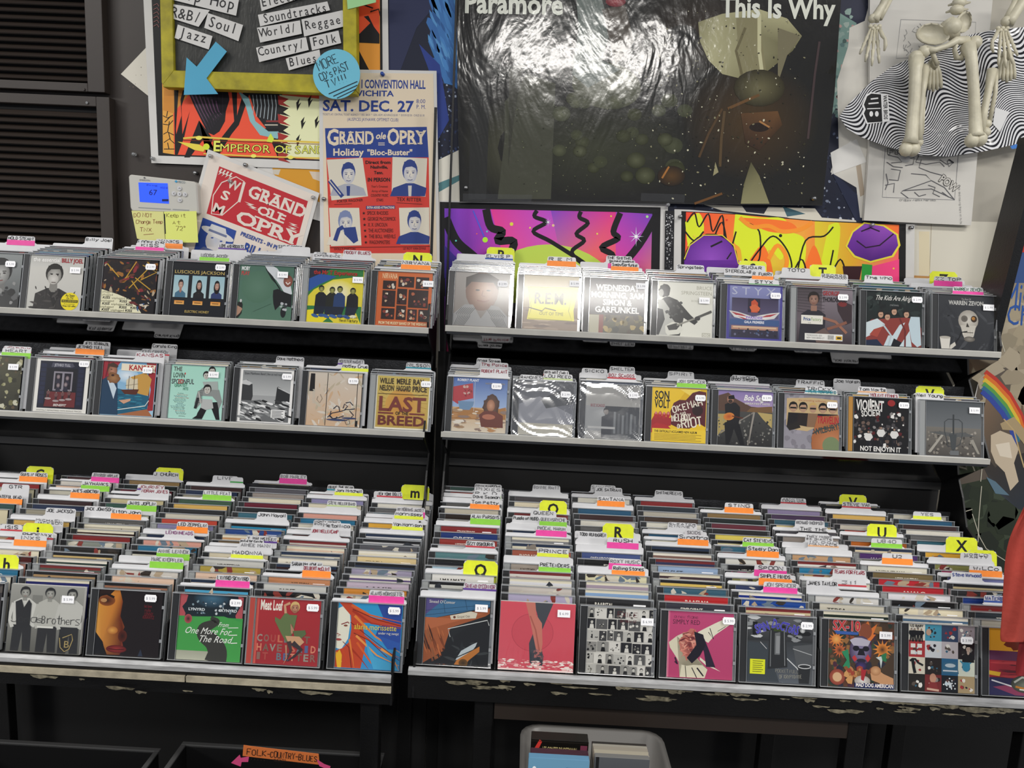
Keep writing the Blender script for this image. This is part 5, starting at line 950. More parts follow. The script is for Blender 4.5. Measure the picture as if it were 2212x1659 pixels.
column('R', 2, 2122, 2287, 1508, 'yellow and crimson shoe cover', 1112, 18, 'd', [(1973, 2033, 1106, 'YES', 'y', GY), (2044, 2110, 1162, 'X', 'Y'), (2092, 2152, 1190, 'W', 'Y'), (2075, 2142, 1195, 'WORLD|PARTY', ''), (2094, 2164, 1222, 'WiLCo', 'O'), (2055, 2121, 1236, 'Steve Winwood', '', BL), (2126, 2190, 1287, 'WATERBOYS', 'B', BL)], c_last2, None)
finish_cds()
# black plates between the bin rows
for u, xs in (('L', (180, 354, 524, 698)), ('R', (1069, 1245, 1419, 1592, 1767, 1944, 2117))):
    yl, zl = TIERS[(u, 2)]
    for i, x in enumerate(xs):
        X = at(x, 1424 if u == 'L' else 1440+(x-1069)*.06, yl+.006).x; b = MB(); s = tan(TH); cx = sum(UX[u])/2
        b.prism([(yl+.004, zl-.006), (yl+.42, zl-.006+.42*s), (yl+.44, zl+.055+.42*s), (yl+.022, zl+.062)], 0, X-.0012, X+.0012)
        b.v = [(v[0]-cx, v[1]+.3, v[2]) for v in b.v]; b.build('bin_divider', M['blk'], RK[u])
# ------------------------------------------------------------------ things on the wall
class PA(Art):
    """print drawn in photo-measured coordinates on a sheet that hangs in the plane y"""
    def __init__(s, y): super().__init__(1.0, False); s.y = y
    def put(s, name, parent=None, m=None, eps=None):
        def f(u, v, d):
            p = at(u, v, s.y); return (p.x, s.y-d, p.z)
        me = s.emesh(name, f, .0012, eps); return finish(name, me, m or M['print'], parent)
def sheet(name, pts, y, m, label, cat, t=0.0008, group=None):
    o = slab(name, px4(pts, y+.0003), m, None, t); return tag(o, label, cat, group)
def pushpin(px, py, y, m, label):
    p = at(px, py, y); b = MB(); b.tube([(p.x, p.y+.002, p.z), (p.x, p.y-.002, p.z), (p.x, p.y-.003, p.z), (p.x, p.y-.008, p.z), (p.x, p.y-.009, p.z), (p.x, p.y-.011, p.z)], [.0045, .0045, .0022, .0026, .0045, .0042], 10)
    return tag(b.build('push_pin', m, None, True), label, 'push pin', 'pins on the wall')
# louvred panels (part of the brown wall)
def louvre(n, zb, zt, xr, xi, zi0, zi1, zs, label):
    r = thing('louvered_panel', label, 'louvered panel', ((xr-1.55)/2, 0, (zb+zt)/2)); cx, cz = (xr-1.55)/2, (zb+zt)/2
    def P_(name, fn, m=M['brown'], bevel=0):
        b = MB(); fn(b); b.v = [(v[0]-cx, v[1], v[2]-cz) for v in b.v]; return b.build(name, m, r, bevel=bevel)
    P_('stile', lambda b: b.box(xi, xr, -.022, .004, zb, zt), bevel=.0015)
    P_('rail', lambda b: b.box(-1.55, xi, -.022, .004, zb, zi0), bevel=.0015)
    P_('rail', lambda b: b.box(-1.55, xi, -.022, .004, zi1, zt), bevel=.0015)
    P_('dark_backing', lambda b: b.box(-1.55, xi, .0005, .0035, zi0, zi1), M['blkmatte'])
    for z in zs: P_('slat', lambda b: b.prism([(-.019, z-.0045), (-.016, z-.0065), (.000, z+.0065), (-.003, z+.0085)], 0, -1.55, xi-.0005))
zz = lambda py: at(60, py, 0).z
louvre(0, 1.903, 2.30, -1.028, -1.069, at(100, 176, 0).z-.004, 2.28, [zz(21.5+16*i+3) for i in range(-6, 10)], 'upper brown louvered panel at the top left corner')
louvre(1, 1.20, 1.893, -1.018, -1.050, 1.21, at(100, 229, 0).z, [zz(246+15.7*i) for i in range(0, 26)], 'lower brown louvered panel behind the top left CDs')
for a, b_, c in (((181, 193, -.023), M['brown'], 'small brown screw in the upper louvered panel'), ((188, 222, -.023), M['steel'], 'bright screw in the lower louvered panel')):
    p = at(*a); b = MB(); b.tube([(p.x, p.y+.001, p.z), (p.x, p.y-.0015, p.z)], .003, 10); tag(b.build('screw', b_), c, 'screw')
# big dark pebble poster under the collage
def collage():
    y = -.0005; o = sheet('wall_poster', [(836, -160), (1975, -160), (1965, 520), (950, 470), (836, 470)], y, M['paper'], 'large torn navy poster under the other posters, with denim at left', 'poster')
    a = PA(y); a.P([(838, -150), (1972, -150), (1962, 515), (952, 468), (838, 468)], '1a1f33')
    a.N(3, 900, (1400, 0, 1955, 500), 3.2, ['343c54', '56607a', '8a93a8', '10131f', 'c9ced8', '232a40'])
    a.N(5, 500, (840, 150, 1000, 440), 3.0, ['343c54', '7080a0', 'a8b4c8', '10131f', '2a3a66'])
    a.P([(840, 0), (950, 0), (900, 60), (862, 160), (840, 170)], '2a3050').P([(945, 0), (1000, 0), (1000, 190), (960, 180), (925, 90)], '3f78b8').N(6, 60, (930, 0, 990, 170), 12, ['3a6fb0', '4a88c8', '2f5f9c', '5a98d0'], el=2.2, rot=1.2)
    a.P([(905, 95), (950, 140), (970, 260), (930, 330), (945, 200)], '2a3f8a').P([(1790, 0), (1860, 0), (1900, 90), (1840, 130), (1800, 190), (1775, 190)], '20243c').P([(1800, 20), (1850, 50), (1830, 190), (1790, 260)], '7a9a92')
    a.N(8, 60, (1795, 20, 1850, 250), 7, ['8fa8a0', '5a7a78', 'a8bab0', '46605c', 'c49a94'])
    a.P([(948, 345), (1000, 320), (1000, 436), (948, 436)], 'e2ded0').P([(948, 395), (1000, 375), (1000, 386), (948, 415)], '55858a')
    a.P([(1520, 442), (1760, 450), (1775, 470), (1900, 480), (1900, 520), (1700, 470), (1560, 455)], 'dcd6c6').P([(1690, 445), (1740, 462), (1700, 468)], '3f6470').P([(1600, 441), (1660, 445), (1650, 462), (1612, 458)], '1c1f30').P([(1790, 360), (1900, 470), (1960, 500), (1960, 520), (1860, 500)], '232a44')
    a.put('print', o)
collage()
def scrap(pts, y, col, label, extra=None):
    o = sheet('paper_scrap', pts, y, M['paper'], label, 'paper scrap'); a = PA(y); a.P(pts, col)
    if extra: extra(a)
    a.put('print', o)
scrap([(261, 160), (318, 100), (330, 215)], -.0008, 'd9d4c6', 'pointed off-white paper corner left of the orange poster', lambda a: a.N(2, 8, (280, 140, 305, 190), 1.2, ['6a5f50']))
scrap([(1905, -60), (1880, 0), (1868, 45), (1835, 60), (1832, 100), (1808, 175), (1812, 320), (1794, 372), (1850, 405), (1858, 470), (1980, 490), (1985, -60)], -.0015, 'dedad0', 'torn white paper beside the skeleton hand', lambda a: a.P([(1845, 310), (1856, 330), (1868, 420), (1858, 425), (1848, 350)], 'b8a894').P([(1800, 350), (1840, 300), (1830, 350), (1796, 378)], 'e8e6e0'))
scrap([(1794, 330), (1850, 300), (1872, 350), (1800, 376)], -.0022, 'e9e7e2', 'pale torn strip under the zebra-patterned sheet')
scrap([(1960, 475), (2170, 480), (2140, 640), (1960, 640)], -.0005, 'd6d1c2', 'yellowed blank card low on the right wall', lambda a: a.L([(2012, 480), (2006, 640)], 1.5, 'a89c84').L([(1962, 597), (2010, 599)], 5, 'b98a50').R(1985, 500, 2008, 594, 'dcd0b0'))
# orange poster
def emperor():
    y = -.004; C4 = [(302, -160), (836, -160), (842, 372), (327, 352)]
    o = sheet('wall_poster', C4, y, M['paper'], 'orange and black flame poster behind the yellow frame', 'poster')
    a = PA(y); a.P([(321, -150), (824, -150), (828, 352), (342, 336)], '111012').P([(346, -150), (820, -150), (822, 346), (352, 330)], 'e2a040').P([(352, 192), (375, 192), (378, 334), (352, 330)], 'e8a848').P([(372, 120), (696, 130), (696, 345), (376, 334)], 'f4583a')
    a.P([(355, 185), (420, 190), (374, 245), (352, 238)], 'd99038')
    for L_ in ([(352, 250), (362, 255), (374, 249)], [(352, 268), (365, 270), (374, 260)], [(353, 290), (362, 285), (376, 292)], [(354, 308), (366, 300), (377, 310)], [(354, 322), (377, 322)], [(362, 240), (360, 252)], [(366, 262), (362, 286)], [(364, 286), (368, 302)], [(362, 308), (365, 322)], [(370, 250), (356, 264)]): a.L(L_, 1.8, '1a120c')
    a.P([(376, 190), (386, 192), (380, 280), (384, 334), (378, 334)], '111').P([(396, 192), (404, 192), (392, 230), (394, 290), (410, 240), (398, 296), (384, 334), (378, 300), (392, 250), (390, 215)], '111')
    a.P([(500, 192), (512, 192), (512, 250), (528, 190), (540, 200), (516, 270), (500, 290), (470, 340), (446, 340), (484, 290), (506, 262)], '121012').P([(430, 260), (460, 300), (446, 335), (470, 335), (440, 300), (410, 340), (398, 340)], '121012').P([(560, 280), (580, 290), (600, 340), (640, 345), (606, 300), (610, 270)], '121012')
    # dark wing
    a.P([(405, 195), (492, 195), (496, 215), (488, 240), (486, 262), (474, 284), (462, 292), (448, 286), (436, 262), (420, 230)], '17131b')
    for i in range(7): a.L([(412+i*9, 200+i*3), (430+i*7, 240), (446+i*5.5, 272-i*4)], 3.4, '6d4a68', taper=True)
    for i in range(8): a.L([(418+i*9, 200), (436+i*6.5, 245), (452+i*4, 284-i*5)], 1.4, '2c2430')
    # pale shield with plain mask-like shading
    a.P([(514, 196), (538, 212), (552, 262), (580, 284), (606, 284), (600, 300), (562, 292), (540, 262), (530, 226)], '8fc0c4').P([(536, 196), (610, 200), (606, 278), (576, 278), (554, 250)], '1c1c20')
    for i in range(7): a.L([(546+i*8, 205), (549+i*8, 228), (546+i*8, 250+i*2)], 1.6, 'a8b4ba')
    a.L([(575, 262), (606, 262)], 4, '8a3434').L([(572, 270), (606, 270)], 3, 'b8b0a0')
    a.P([(604, 205), (696, 214), (698, 345), (612, 340), (606, 300)], 'eef0c0')
    for i in range(7): a.P([(600, 206+i*20), (624, 214+i*20), (612, 222+i*20), (628, 232+i*20), (602, 226+i*20)], ['a8302c', '1c1414'][i % 2])
    for x, q in ((640, 222), (665, 215), (680, 260), (650, 262), (690, 300), (640, 300)): a.P([(x, q), (x+8, q-10), (x+5, q+4), (x+11, q-1), (x+2, q+18)], '141214')
    a.L([(396, 299), (430, 296), (520, 302), (600, 304), (696, 308)], 4, 'e8c850').L([(396, 303), (520, 306), (696, 312)], 1.4, '7a2c14').E(430, 298, 7, 4.5, 'f4ec6a').P([(384, 306), (430, 312), (444, 320), (440, 328), (420, 324), (396, 312)], 'ecd84e').E(446, 317, 7, 7, 'd8e83c').P([(576, 306), (580, 296), (585, 288), (592, 300), (588, 308)], 'd8ec4a')
    a.T('E', 460, 326, 22, 'eef06a', rot=.03, bold=1, out='5a1a10', ow=.12).T('MPEROR OF S', 474, 327, 17, 'eef06a', w=176, rot=.03, bold=0, out='5a1a10', ow=.10).T('AND', 652, 331, 17, 'eef06a', w=48, rot=.03, bold=0, out='5a1a10', ow=.10)
    a.L([(440, 332), (560, 338), (696, 342)], 3, 'e8c850').E(548, 337, 6, 4, 'f4ec6a').E(628, 340, 6, 4, 'f4ec6a')
    # right strip above the cream poster
    a.P([(766, -20), (820, -20), (820, 75), (774, 75)], 'f0582c').L([(778, 8), (806, 18), (800, 26), (818, 20), (822, 34)], 3, '141010').P([(776, 74), (800, 50), (786, 36), (796, 34), (808, 58), (820, 74), (820, 94), (776, 92)], '120f10').P([(776, 94), (820, 96), (820, 152), (776, 152)], 'f2a23c').P([(776, 110), (798, 152), (776, 152)], '141010')
    for i in range(6): a.L([(332, 12+i*9), (340, 8+i*9), (344, 14+i*9)], 1.6, '8a5a58')
    a.put('print', o)
emperor()
def ochre():
    y = -.0015; pts = [(556, 350), (700, 355), (700, 480), (556, 440)]; o = sheet('wall_poster', pts, y, M['paper'], 'ochre poster corner between the two show posters', 'poster'); a = PA(y)
    a.P([(588, 362), (698, 366), (698, 440), (600, 400)], 'd89a2e').P([(668, 370), (694, 372), (692, 392), (676, 386)], 'd8c8b4').P([(590, 366), (606, 366), (602, 378), (590, 376)], 'cfc8b8'); a.put('print', o)
ochre()
def conv():
    y = -.008; o = sheet('show_poster', [(689, 149), (943, 153), (950, 590), (692, 590)], y, M['paper'], 'cream, blue and red country concert poster with four portraits', 'poster')
    a = PA(y); r = .012; CR = 'e2d2b8'; NB = '27408c'
    a.P([(697, 157), (936, 159), (944, 588), (700, 588)], CR)
    a.T('I CONVENTION HALL', 780, 190, 18, NB, w=139, rot=r, bold=1).T('WICHITA', 761, 207, 12, NB, w=89, rot=r, bold=1).T('SAT. DEC. 27', 697, 239, 23, NB, w=196, rot=r, bold=1).T('8:00', 899, 223, 9, NB, w=20, rot=r, bold=0).T('P. M.', 899, 235, 9, NB, w=21, rot=r, bold=0)
    a.T('TICKETS AT: CENTRAL TICKET AGENCY  *  RES. $4.00  *  GEN. ADM. ADVANCE $3.00  *  DOOR $3.50 - CHILD $1.00', 697, 249, 4.5, '4a5580', w=220, rot=r).T('(AUSPICES JAYHAWK OPTIMIST CLUB)', 750, 261, 7, NB, w=111, rot=r)
    a.P([(702, 277), (922, 274), (926, 340), (705, 341)], NB).T('G', 706, 313, 34, CR, w=27, rot=0, bold=1).T('RAND', 732, 311, 27, CR, w=76, bold=1).T('ole', 811, 300, 14, CR, w=22, shear=.2, bold=1).L([(817, 309), (831, 309)], 1.6, CR).L([(817, 313), (831, 313)], 1.6, CR).T('O', 836, 312, 34, CR, w=27, bold=1).T('PRY', 862, 311, 29, CR, w=57, bold=1)
    a.T('Holiday', 719, 336, 15, CR, w=66, bold=1).T('"Bloc-Buster"', 793, 335, 12, CR, w=98, bold=1)
    a.P([(705, 341), (926, 340), (929, 547), (713, 547)], 'cf3e34')
    def port(c, sx, hair, tie, bx):
        a.P(c, 'd9d2c0'); x0, y0, x1, y1 = c[0][0], c[0][1], c[2][0], c[2][1]; cx = (x0+x1)/2+sx; h = y1-y0; H = h*.24
        a.P([(cx-h*.5, y1-1), (cx-h*.42, y0+h*.78), (cx-h*.1, y0+h*.66), (cx+h*.1, y0+h*.66), (cx+h*.42, y0+h*.78), (min(cx+h*.5, x1-1), y1-1)], bx).E(cx, y0+h*.34, H*.80, H*1.16, hair, n=20).E(cx+1, y0+h*.42, H*.68, H*.98, 'e2dac8', 'b9bac4', n=20).P([(cx-H*.72, y0+h*.34), (cx-H*.6, y0+h*.12), (cx+H*.5, y0+h*.10), (cx+H*.72, y0+h*.3), (cx+H*.2, y0+h*.24), (cx-H*.4, y0+h*.26)], hair)
        for q in (-1, 1): a.E(cx+1+q*H*.3, y0+h*.40, H*.13, H*.06, '22306a', n=8).L([(cx+1+q*H*.14, y0+h*.36), (cx+1+q*H*.46, y0+h*.355)], 1.0, '22306a')
        a.L([(cx+1, y0+h*.42), (cx-1, y0+h*.50), (cx+3, y0+h*.51)], .9, '5a6490').L([(cx-H*.24, y0+h*.57), (cx+1, y0+h*.585), (cx+H*.28, y0+h*.57)], 1.3, '22306a').P([(cx-4, y0+h*.72), (cx+4, y0+h*.72), (cx+3, y1-1), (cx-3, y1-1)], tie)
    NV = '2c3f80'
    port([(706, 345), (783, 341), (795, 424), (716, 433)], 2, NV, NV, 'a8aab4'); a.L([(712, 390), (740, 425)], 9, NV).L([(710, 388), (736, 420)], 2, 'd9d2c0')
    port([(848, 339), (923, 342), (919, 425), (846, 419)], 2, NV, 'c9c4bc', NV)
    port([(711, 449), (776, 449), (781, 530), (715, 532)], 0, '7a86ac', 'd9d2c0', 'e0d8c8'); a.P([(742, 492), (768, 490), (774, 520), (764, 526), (744, 506)], NV).L([(724, 520), (732, 496), (742, 490)], 9, NV)
    port([(862, 449), (927, 448), (928, 528), (865, 528)], 0, NV, NV, NV)
    for t, x, yy, h, w in (('Direct from', 789, 354, 7, 55), ('Nashville,', 800, 364, 6.5, 38), ('Tenn.', 808, 376, 6.5, 20), ('IN PERSON', 794, 392, 8, 49), ('COUNTRY MUSIC', 801, 425, 6, 38), ('STARS', 813, 435, 6, 15)): a.T(t, x, yy, h, '221416', w=w, bold=1 if h > 6.2 else 0)
    for t, x, yy, w in (("Year's Greatest", 802, 405, 36), ('Array of Name', 803, 415, 35)): a.T(t, x, yy, 5, '5a2420', w=w)
    a.T('PORTER WAGONER', 728, 438, 6, '2a1618', w=56, rot=-.06).T('TEX RITTER', 857, 434, 8, '2a1618', w=53, rot=.03, bold=0).L([(722, 442), (760, 440)], .8, '2a1618').L([(856, 438), (912, 441)], .8, '2a1618').P([(791, 445), (853, 444), (853, 451), (791, 452)], NV).T('EXTRA ADDED ATTRACTIONS', 793, 450.5, 4.6, CR, w=59, bold=1)
    for i, t in enumerate(('SPECK RHODES', 'GEORGE McCORMICK', 'X. X. LINCOLN', 'THE AUCTIONEERS', 'THE BOLL WEEVILS', 'WAGONMASTERS')):
        X, Y = 786+i*.9, 464+i*12.6
        a.P([(X+3.4*cos(-pi/2+k*pi/5)*(1 if k % 2 == 0 else .42), Y-3.5+3.6*sin(-pi/2+k*pi/5)*(1 if k % 2 == 0 else .42)) for k in range(10)], '221416').T(t, X+7, Y, 8, '3a1a1a', w=[46, 61, 42, 54, 58, 45][i], bold=0)
    a.T('DOLLY PARTON', 722, 540, 5, '3a1418', w=46).T('LE ROY VAN DYKE', 871, 539, 5, '3a1418', w=49).L([(713, 535), (929, 532)], 1, '5a1c1c')
    for x0_, n_, st_ in ((734, 4, 19), (864, 3, 19)):
        for k in range(n_):
            for yy in (310, 286): a.L([(x0_+k*st_, yy), (x0_+k*st_+11, yy)], 2.6, CR)
    a.put('print', o)
conv()
def wsm():
    y = -.012; TL = Vector((449, 322)); U = Vector((241, 95)); V = Vector((-58, 215)); q = lambda u, v: tuple(TL+U*u+V*v)
    o = sheet('show_poster', [q(0, 0), q(1, 0), q(1, 1), q(0, 1)], y, M['paper'], 'tilted red and cream radio show poster above the CDs', 'poster')
    a = PA(y); g = 'e4d8cc'; rd = 'bf2c36'; ro = atan2(95, 241); sk = -.10
    a.P([q(.03, .035), q(.97, .035), q(.97, 1), q(.03, 1)], g).P([q(.13, .115), q(.925, .115), q(.925, .575), q(.13, .59)], rd)
    a.L([q(.185, .255), q(.29, .15), q(.365, .165), q(.365, .36), q(.26, .55), q(.17, .575), q(.145, .40)], 2.2, g, loop=True).L([q(.368, .17), q(.368, .37)], 6, g)
    def w(t, u, v, h, wd, bold=1):
        a.T(t, *q(u, v), h, g, w=wd, rot=ro, bold=bold)
        n = len(t)
        for k in range(n if wd > 50 else 0):     # slab feet and caps of the show lettering
            if t[k] in 'GO': continue
            for vv in (0, -h/223): 
                uu = u+(k+.10)*wd/n/259; a.L([q(uu, v+vv*.93-.006), q(uu+.62*wd/n/259, v+vv*.93-.006)], 3.2, g)
    w('W', .235, .275, 19, 26); w('S', .205, .40, 19, 18); w('M', .165, .545, 19, 26)
    w('GRAND', .415, .285, 26, 133); w('OLE', .53, .405, 18, 64); w('OPRY', .37, .56, 27, 148)
    for u, v in ((.41, .345), (.44, .365)): a.P([q(u, v), q(u+.09, v-.005), q(u+.06, v+.01), q(u+.11, v+.015), q(u+.02, v+.018), q(u+.05, v+.008)], g)
    for u, v in ((.815, .375), (.815, .41)): a.P([q(u, v), q(u+.08, v-.005), q(u+.05, v+.01), q(u+.10, v+.015), q(u+.01, v+.018), q(u+.04, v+.008)], g)
    for i in range(4): a.P([q(.15+i*.03, .13), q(.165+i*.03, .13), q(.155+i*.03, .16), q(.17+i*.03, .16), q(.14+i*.03, .20), q(.15+i*.03, .17), q(.138+i*.03, .17)], g)
    nv = '2b4896'; a.P([q(.11, .64), q(.41, .64), q(.41, 1), q(.11, 1)], nv).E(*q(.265, .80), 22, 26, 'b8bcc8', 'd8d2cc', rot=ro).E(*q(.265, .735), 38, 9, 'd9d6d2', rot=ro+.05).P([q(.18, .735), q(.195, .665), q(.32, .66), q(.35, .735)], 'cfcfd0').L([q(.185, .728), q(.345, .728)], 5, '6d7696').E(*q(.23, .79), 3, 1.5, nv).E(*q(.31, .79), 3, 1.5, nv).P([q(.11, 1), q(.18, .90), q(.36, .90), q(.41, 1)], '5a6690')
    a.T('PRESENTS - IN PERSON', *q(.45, .665), 8.5, nv, w=118, rot=ro, bold=1).T('BILL MONROE', *q(.50, .82), 24, nv, w=150, rot=ro, bold=1)
    a.put('print', o)
wsm()
# psychedelic posters
def purple():
    y = -.003; o = sheet('blacklight_poster', [(948, 433), (1443, 440), (1437, 830), (948, 830)], y, M['paper'], 'purple and pink zigzag blacklight poster behind the CDs', 'poster'); a = PA(y)
    a.P([(950, 436), (1427, 448), (1421, 828), (950, 828)], '111014'); T4 = [hx(c) for c in ('6a3ac0', 'a04ac8', 'e04ab0', 'ff8a4a')]
    a.add([(960, 450), (1060, 452), (1110, 640), (962, 640)], [hx('7a3cc0'), hx('a83cc0'), hx('e0409a'), hx('3a2a90')]); a.add([(1060, 452), (1190, 455), (1260, 640), (1110, 640)], [hx('e83a9a'), hx('c050d0'), hx('ff6a5a'), hx('ff5a8a')]); a.add([(1190, 455), (1330, 458), (1330, 640), (1230, 640)], [hx('8a48c8'), hx('e83a90'), hx('ff7a50'), hx('ff8a3a')]); a.add([(1330, 458), (1409, 462), (1405, 640), (1330, 640)], [hx('b040c0'), hx('7a40c0'), hx('ff8060'), hx('ff4a90')])
    a.add([(960, 640), (1100, 640), (1100, 820), (960, 820)], [hx('5a2a90'), hx('e04090'), hx('e83a70'), hx('c8303a')])
    a.E(1185, 640, 150, 112, 'd8e860', 'c4de58', n=40)
    for p, w_ in (([(1050, 452), (1060, 490), (1085, 500), (1075, 520), (1110, 522), (1096, 560), (1080, 590)], 17), ([(1160, 455), (1155, 468), (1180, 480), (1152, 500), (1190, 522), (1250, 560), (1270, 575)], 9), ([(1255, 457), (1252, 470), (1270, 482), (1245, 505), (1262, 520), (1235, 545), (1265, 575)], 9), ([(1340, 460), (1325, 500), (1335, 515), (1300, 535), (1325, 555), (1300, 600)], 13), ([(962, 470), (985, 520), (1020, 552), (1050, 580)], 20), ([(1420, 462), (1380, 530), (1320, 600)], 16)): a.L(smooth(p), w_, '111014')
    a.P([(960, 530), (990, 560), (990, 620), (960, 600)], '3a2a8a')
    for x, yy, r, c in ((1105, 484, 4, 'e8e04a'), (1048, 518, 6, 'b8f03a'), (1145, 492, 2, 'f0e060'), (1195, 487, 3, 'f0c8a0'), (1260, 575, 2.5, 'f0e060'), (1398, 468, 3, 'b0e8a0'), (1030, 505, 1.5, 'f06a60'), (1052, 500, 2, '60d8d0'), (985, 520, 2, '60d8d0'), (1320, 467, 2, 'e8e04a'), (1290, 505, 2, 'f0e060')): a.E(x, yy, r, r, c, n=10)
    for cx, cy, R in ((1374, 511, 17), (1184, 480, 8)):
        a.P([(cx+(R if k % 2 == 0 else R*.16)*cos(k*pi/8), cy+(R*(1.3 if k % 8 == 4 else 1) if k % 2 == 0 else R*.16)*sin(k*pi/8)) for k in range(16)], 'dfe4f8').E(cx, cy, R*.2, R*.2, 'ffffff')
    a.L([(1022, 455), (1046, 512)], 3, '5a5ad8'); a.put('print', o)
purple()
def mushroom():
    y = -.0055; o = sheet('blacklight_poster', [(1457, 452), (1490, 453), (1640, 466), (1800, 480), (1976, 484), (1972, 780), (1452, 780)], y, M['paper'], 'yellow and orange mushroom blacklight poster behind the CDs', 'poster'); a = PA(y)
    a.P([(1472, 456), (1600, 462), (1760, 476), (1957, 484), (1955, 778), (1470, 778)], '121012').add([(1482, 458), (1600, 464), (1600, 640), (1478, 640)], [hx('ff4a30'), hx('ff7a30'), hx('e8e030'), hx('ff7a40')]); a.add([(1600, 464), (1760, 478), (1760, 640), (1600, 640)], [hx('ff8a30'), hx('ff9a40'), hx('f08030'), hx('d8e830')]); a.add([(1760, 478), (1942, 486), (1940, 640), (1760, 640)], [hx('e8d030'), hx('ff7030'), hx('ff5a90'), hx('e0d830')])
    for pts in ([(1588, 463), (1600, 464), (1640, 470), (1700, 478), (1690, 560), (1660, 540), (1640, 600), (1610, 600), (1600, 540), (1585, 520)], [(1700, 500), (1740, 520), (1730, 600), (1700, 600)], [(1790, 486), (1815, 490), (1800, 600), (1770, 600)], [(1480, 480), (1510, 460), (1520, 500), (1490, 540)]): a.P(smooth(pts+[pts[0]]), 'e4f02c')
    for pts in ([(1600, 470), (1660, 500), (1720, 500), (1700, 478)], [(1620, 560), (1650, 530), (1670, 600), (1640, 640), (1610, 620)], [(1740, 570), (1760, 530), (1780, 600), (1750, 620)]): a.P(smooth(pts+[pts[0]]), 'ff7a2a')
    for p in ([(1484, 480), (1500, 460), (1510, 490), (1530, 462), (1540, 500), (1560, 465), (1565, 520)], [(1480, 500), (1500, 520), (1520, 500)], [(1540, 520), (1560, 480), (1575, 540), (1590, 500)], [(1612, 480), (1640, 500), (1640, 560), (1620, 570), (1640, 540), (1670, 510), (1700, 540), (1710, 580), (1690, 600)], [(1720, 600), (1740, 520), (1780, 510), (1800, 490)], [(1600, 600), (1610, 560), (1625, 590), (1640, 620)], [(1700, 620), (1730, 560), (1745, 600)], [(1800, 540), (1790, 600), (1815, 560), (1830, 600)]): a.L(smooth(p), 3.4, '15100c')
    for p in ([(1598, 470), (1625, 490), (1660, 488), (1690, 500), (1730, 495), (1755, 480)], [(1660, 560), (1680, 530), (1700, 560), (1690, 600)]): a.L(smooth(p), 9, 'ff9a2c')
    a.E(1686, 509, 3.5, 3.5, '15100c')
    a.E(1536, 562, 58, 58, '2a1418').E(1536, 562, 55, 55, '9a50c8', '6a2a9c', n=26).R(1478, 562, 1596, 640, '6a2a9c', '5a2490').L([(1535, 533), (1560, 521)], 4, '160e18').L([(1570, 560), (1580, 545)], 3, '160e18').L([(1478, 560), (1490, 530), (1520, 508), (1560, 508), (1585, 530), (1595, 570)], 2, 'f0e040')
    a.P([(1862, 570), (1884, 572), (1880, 640), (1858, 640)], '2fa040').P([(1820, 575), (1862, 575), (1850, 640), (1828, 640)], '3a1a20').P([(1826, 532), (1840, 500), (1866, 480), (1910, 486), (1940, 506), (1945, 530), (1930, 555), (1880, 568), (1844, 556)], 'f0e040').P([(1830, 532), (1843, 502), (1868, 483), (1908, 489), (1936, 508), (1940, 530), (1926, 552), (1880, 564), (1847, 552)], ['6d2c9c', '7a38a8', '8a4ab8', '9a50c0', '8a44b0', '6d2c9c', '5a2488', '541f80', '5a2488']).L([(1850, 520), (1870, 535), (1900, 530), (1930, 505)], 3, '2a1030').L([(1860, 500), (1880, 492), (1900, 500)], 3, '2a1030').P([(1884, 575), (1942, 560), (1942, 640), (1880, 640)], 'ff4a8a')
    for x, yy, r, c in ((1500, 510, 3, 'f0e040'), (1486, 530, 2, 'f0e040'), (1570, 475, 2, 'e83030'), (1930, 580, 2, 'f0e040')): a.E(x, yy, r, r, c, n=8)
    a.put('print', o)
mushroom()
# black strip between the two
scrap([(1437, 455), (1457, 455), (1452, 780), (1432, 780)], -.0062, '17171c', 'narrow black speckled strip between the two bright posters', lambda a: a.N(3, 130, (1438, 460, 1454, 600), 1.3, ['c9c9cc', '6d6d72', 'e8e8ea']))
# big glossy dark poster
def glossmat():
    m = mat('wrinkled_gloss_film', '', 0.13, attr='Col', spec=0.6); nt = m.node_tree; b = nt.nodes['Principled BSDF']; tc = nt.nodes.new('ShaderNodeTexCoord')
    hs = []
    for sc, dist, rot, st, det in ((7, 1.8, .7, (1, 1, .45), 3), (160, 0, 0, (1, 1, 1), 1), (26, 2.5, -.5, (1, 1, .5), 2)):
        mp = nt.nodes.new('ShaderNodeMapping'); mp.inputs['Rotation'].default_value = (0, rot, 0); mp.inputs['Scale'].default_value = st
        n = nt.nodes.new('ShaderNodeTexNoise'); n.inputs['Scale'].default_value = sc; n.inputs['Distortion'].default_value = dist; n.inputs['Detail'].default_value = det
        nt.links.new(tc.outputs['Object'], mp.inputs[0]); nt.links.new(mp.outputs[0], n.inputs['Vector']); hs.append(n.outputs['Fac'])
    prev = None
    for h, d in zip(hs, (.0030, .00006, .0003)):
        bp = nt.nodes.new('ShaderNodeBump'); bp.inputs['Distance'].default_value = d; bp.inputs['Strength'].default_value = 1.0; nt.links.new(h, bp.inputs['Height'])
        if prev: nt.links.new(prev, bp.inputs['Normal'])
        prev = bp.outputs[0]
    nt.links.new(prev, b.inputs['Normal']); return m
M['gloss'] = glossmat()
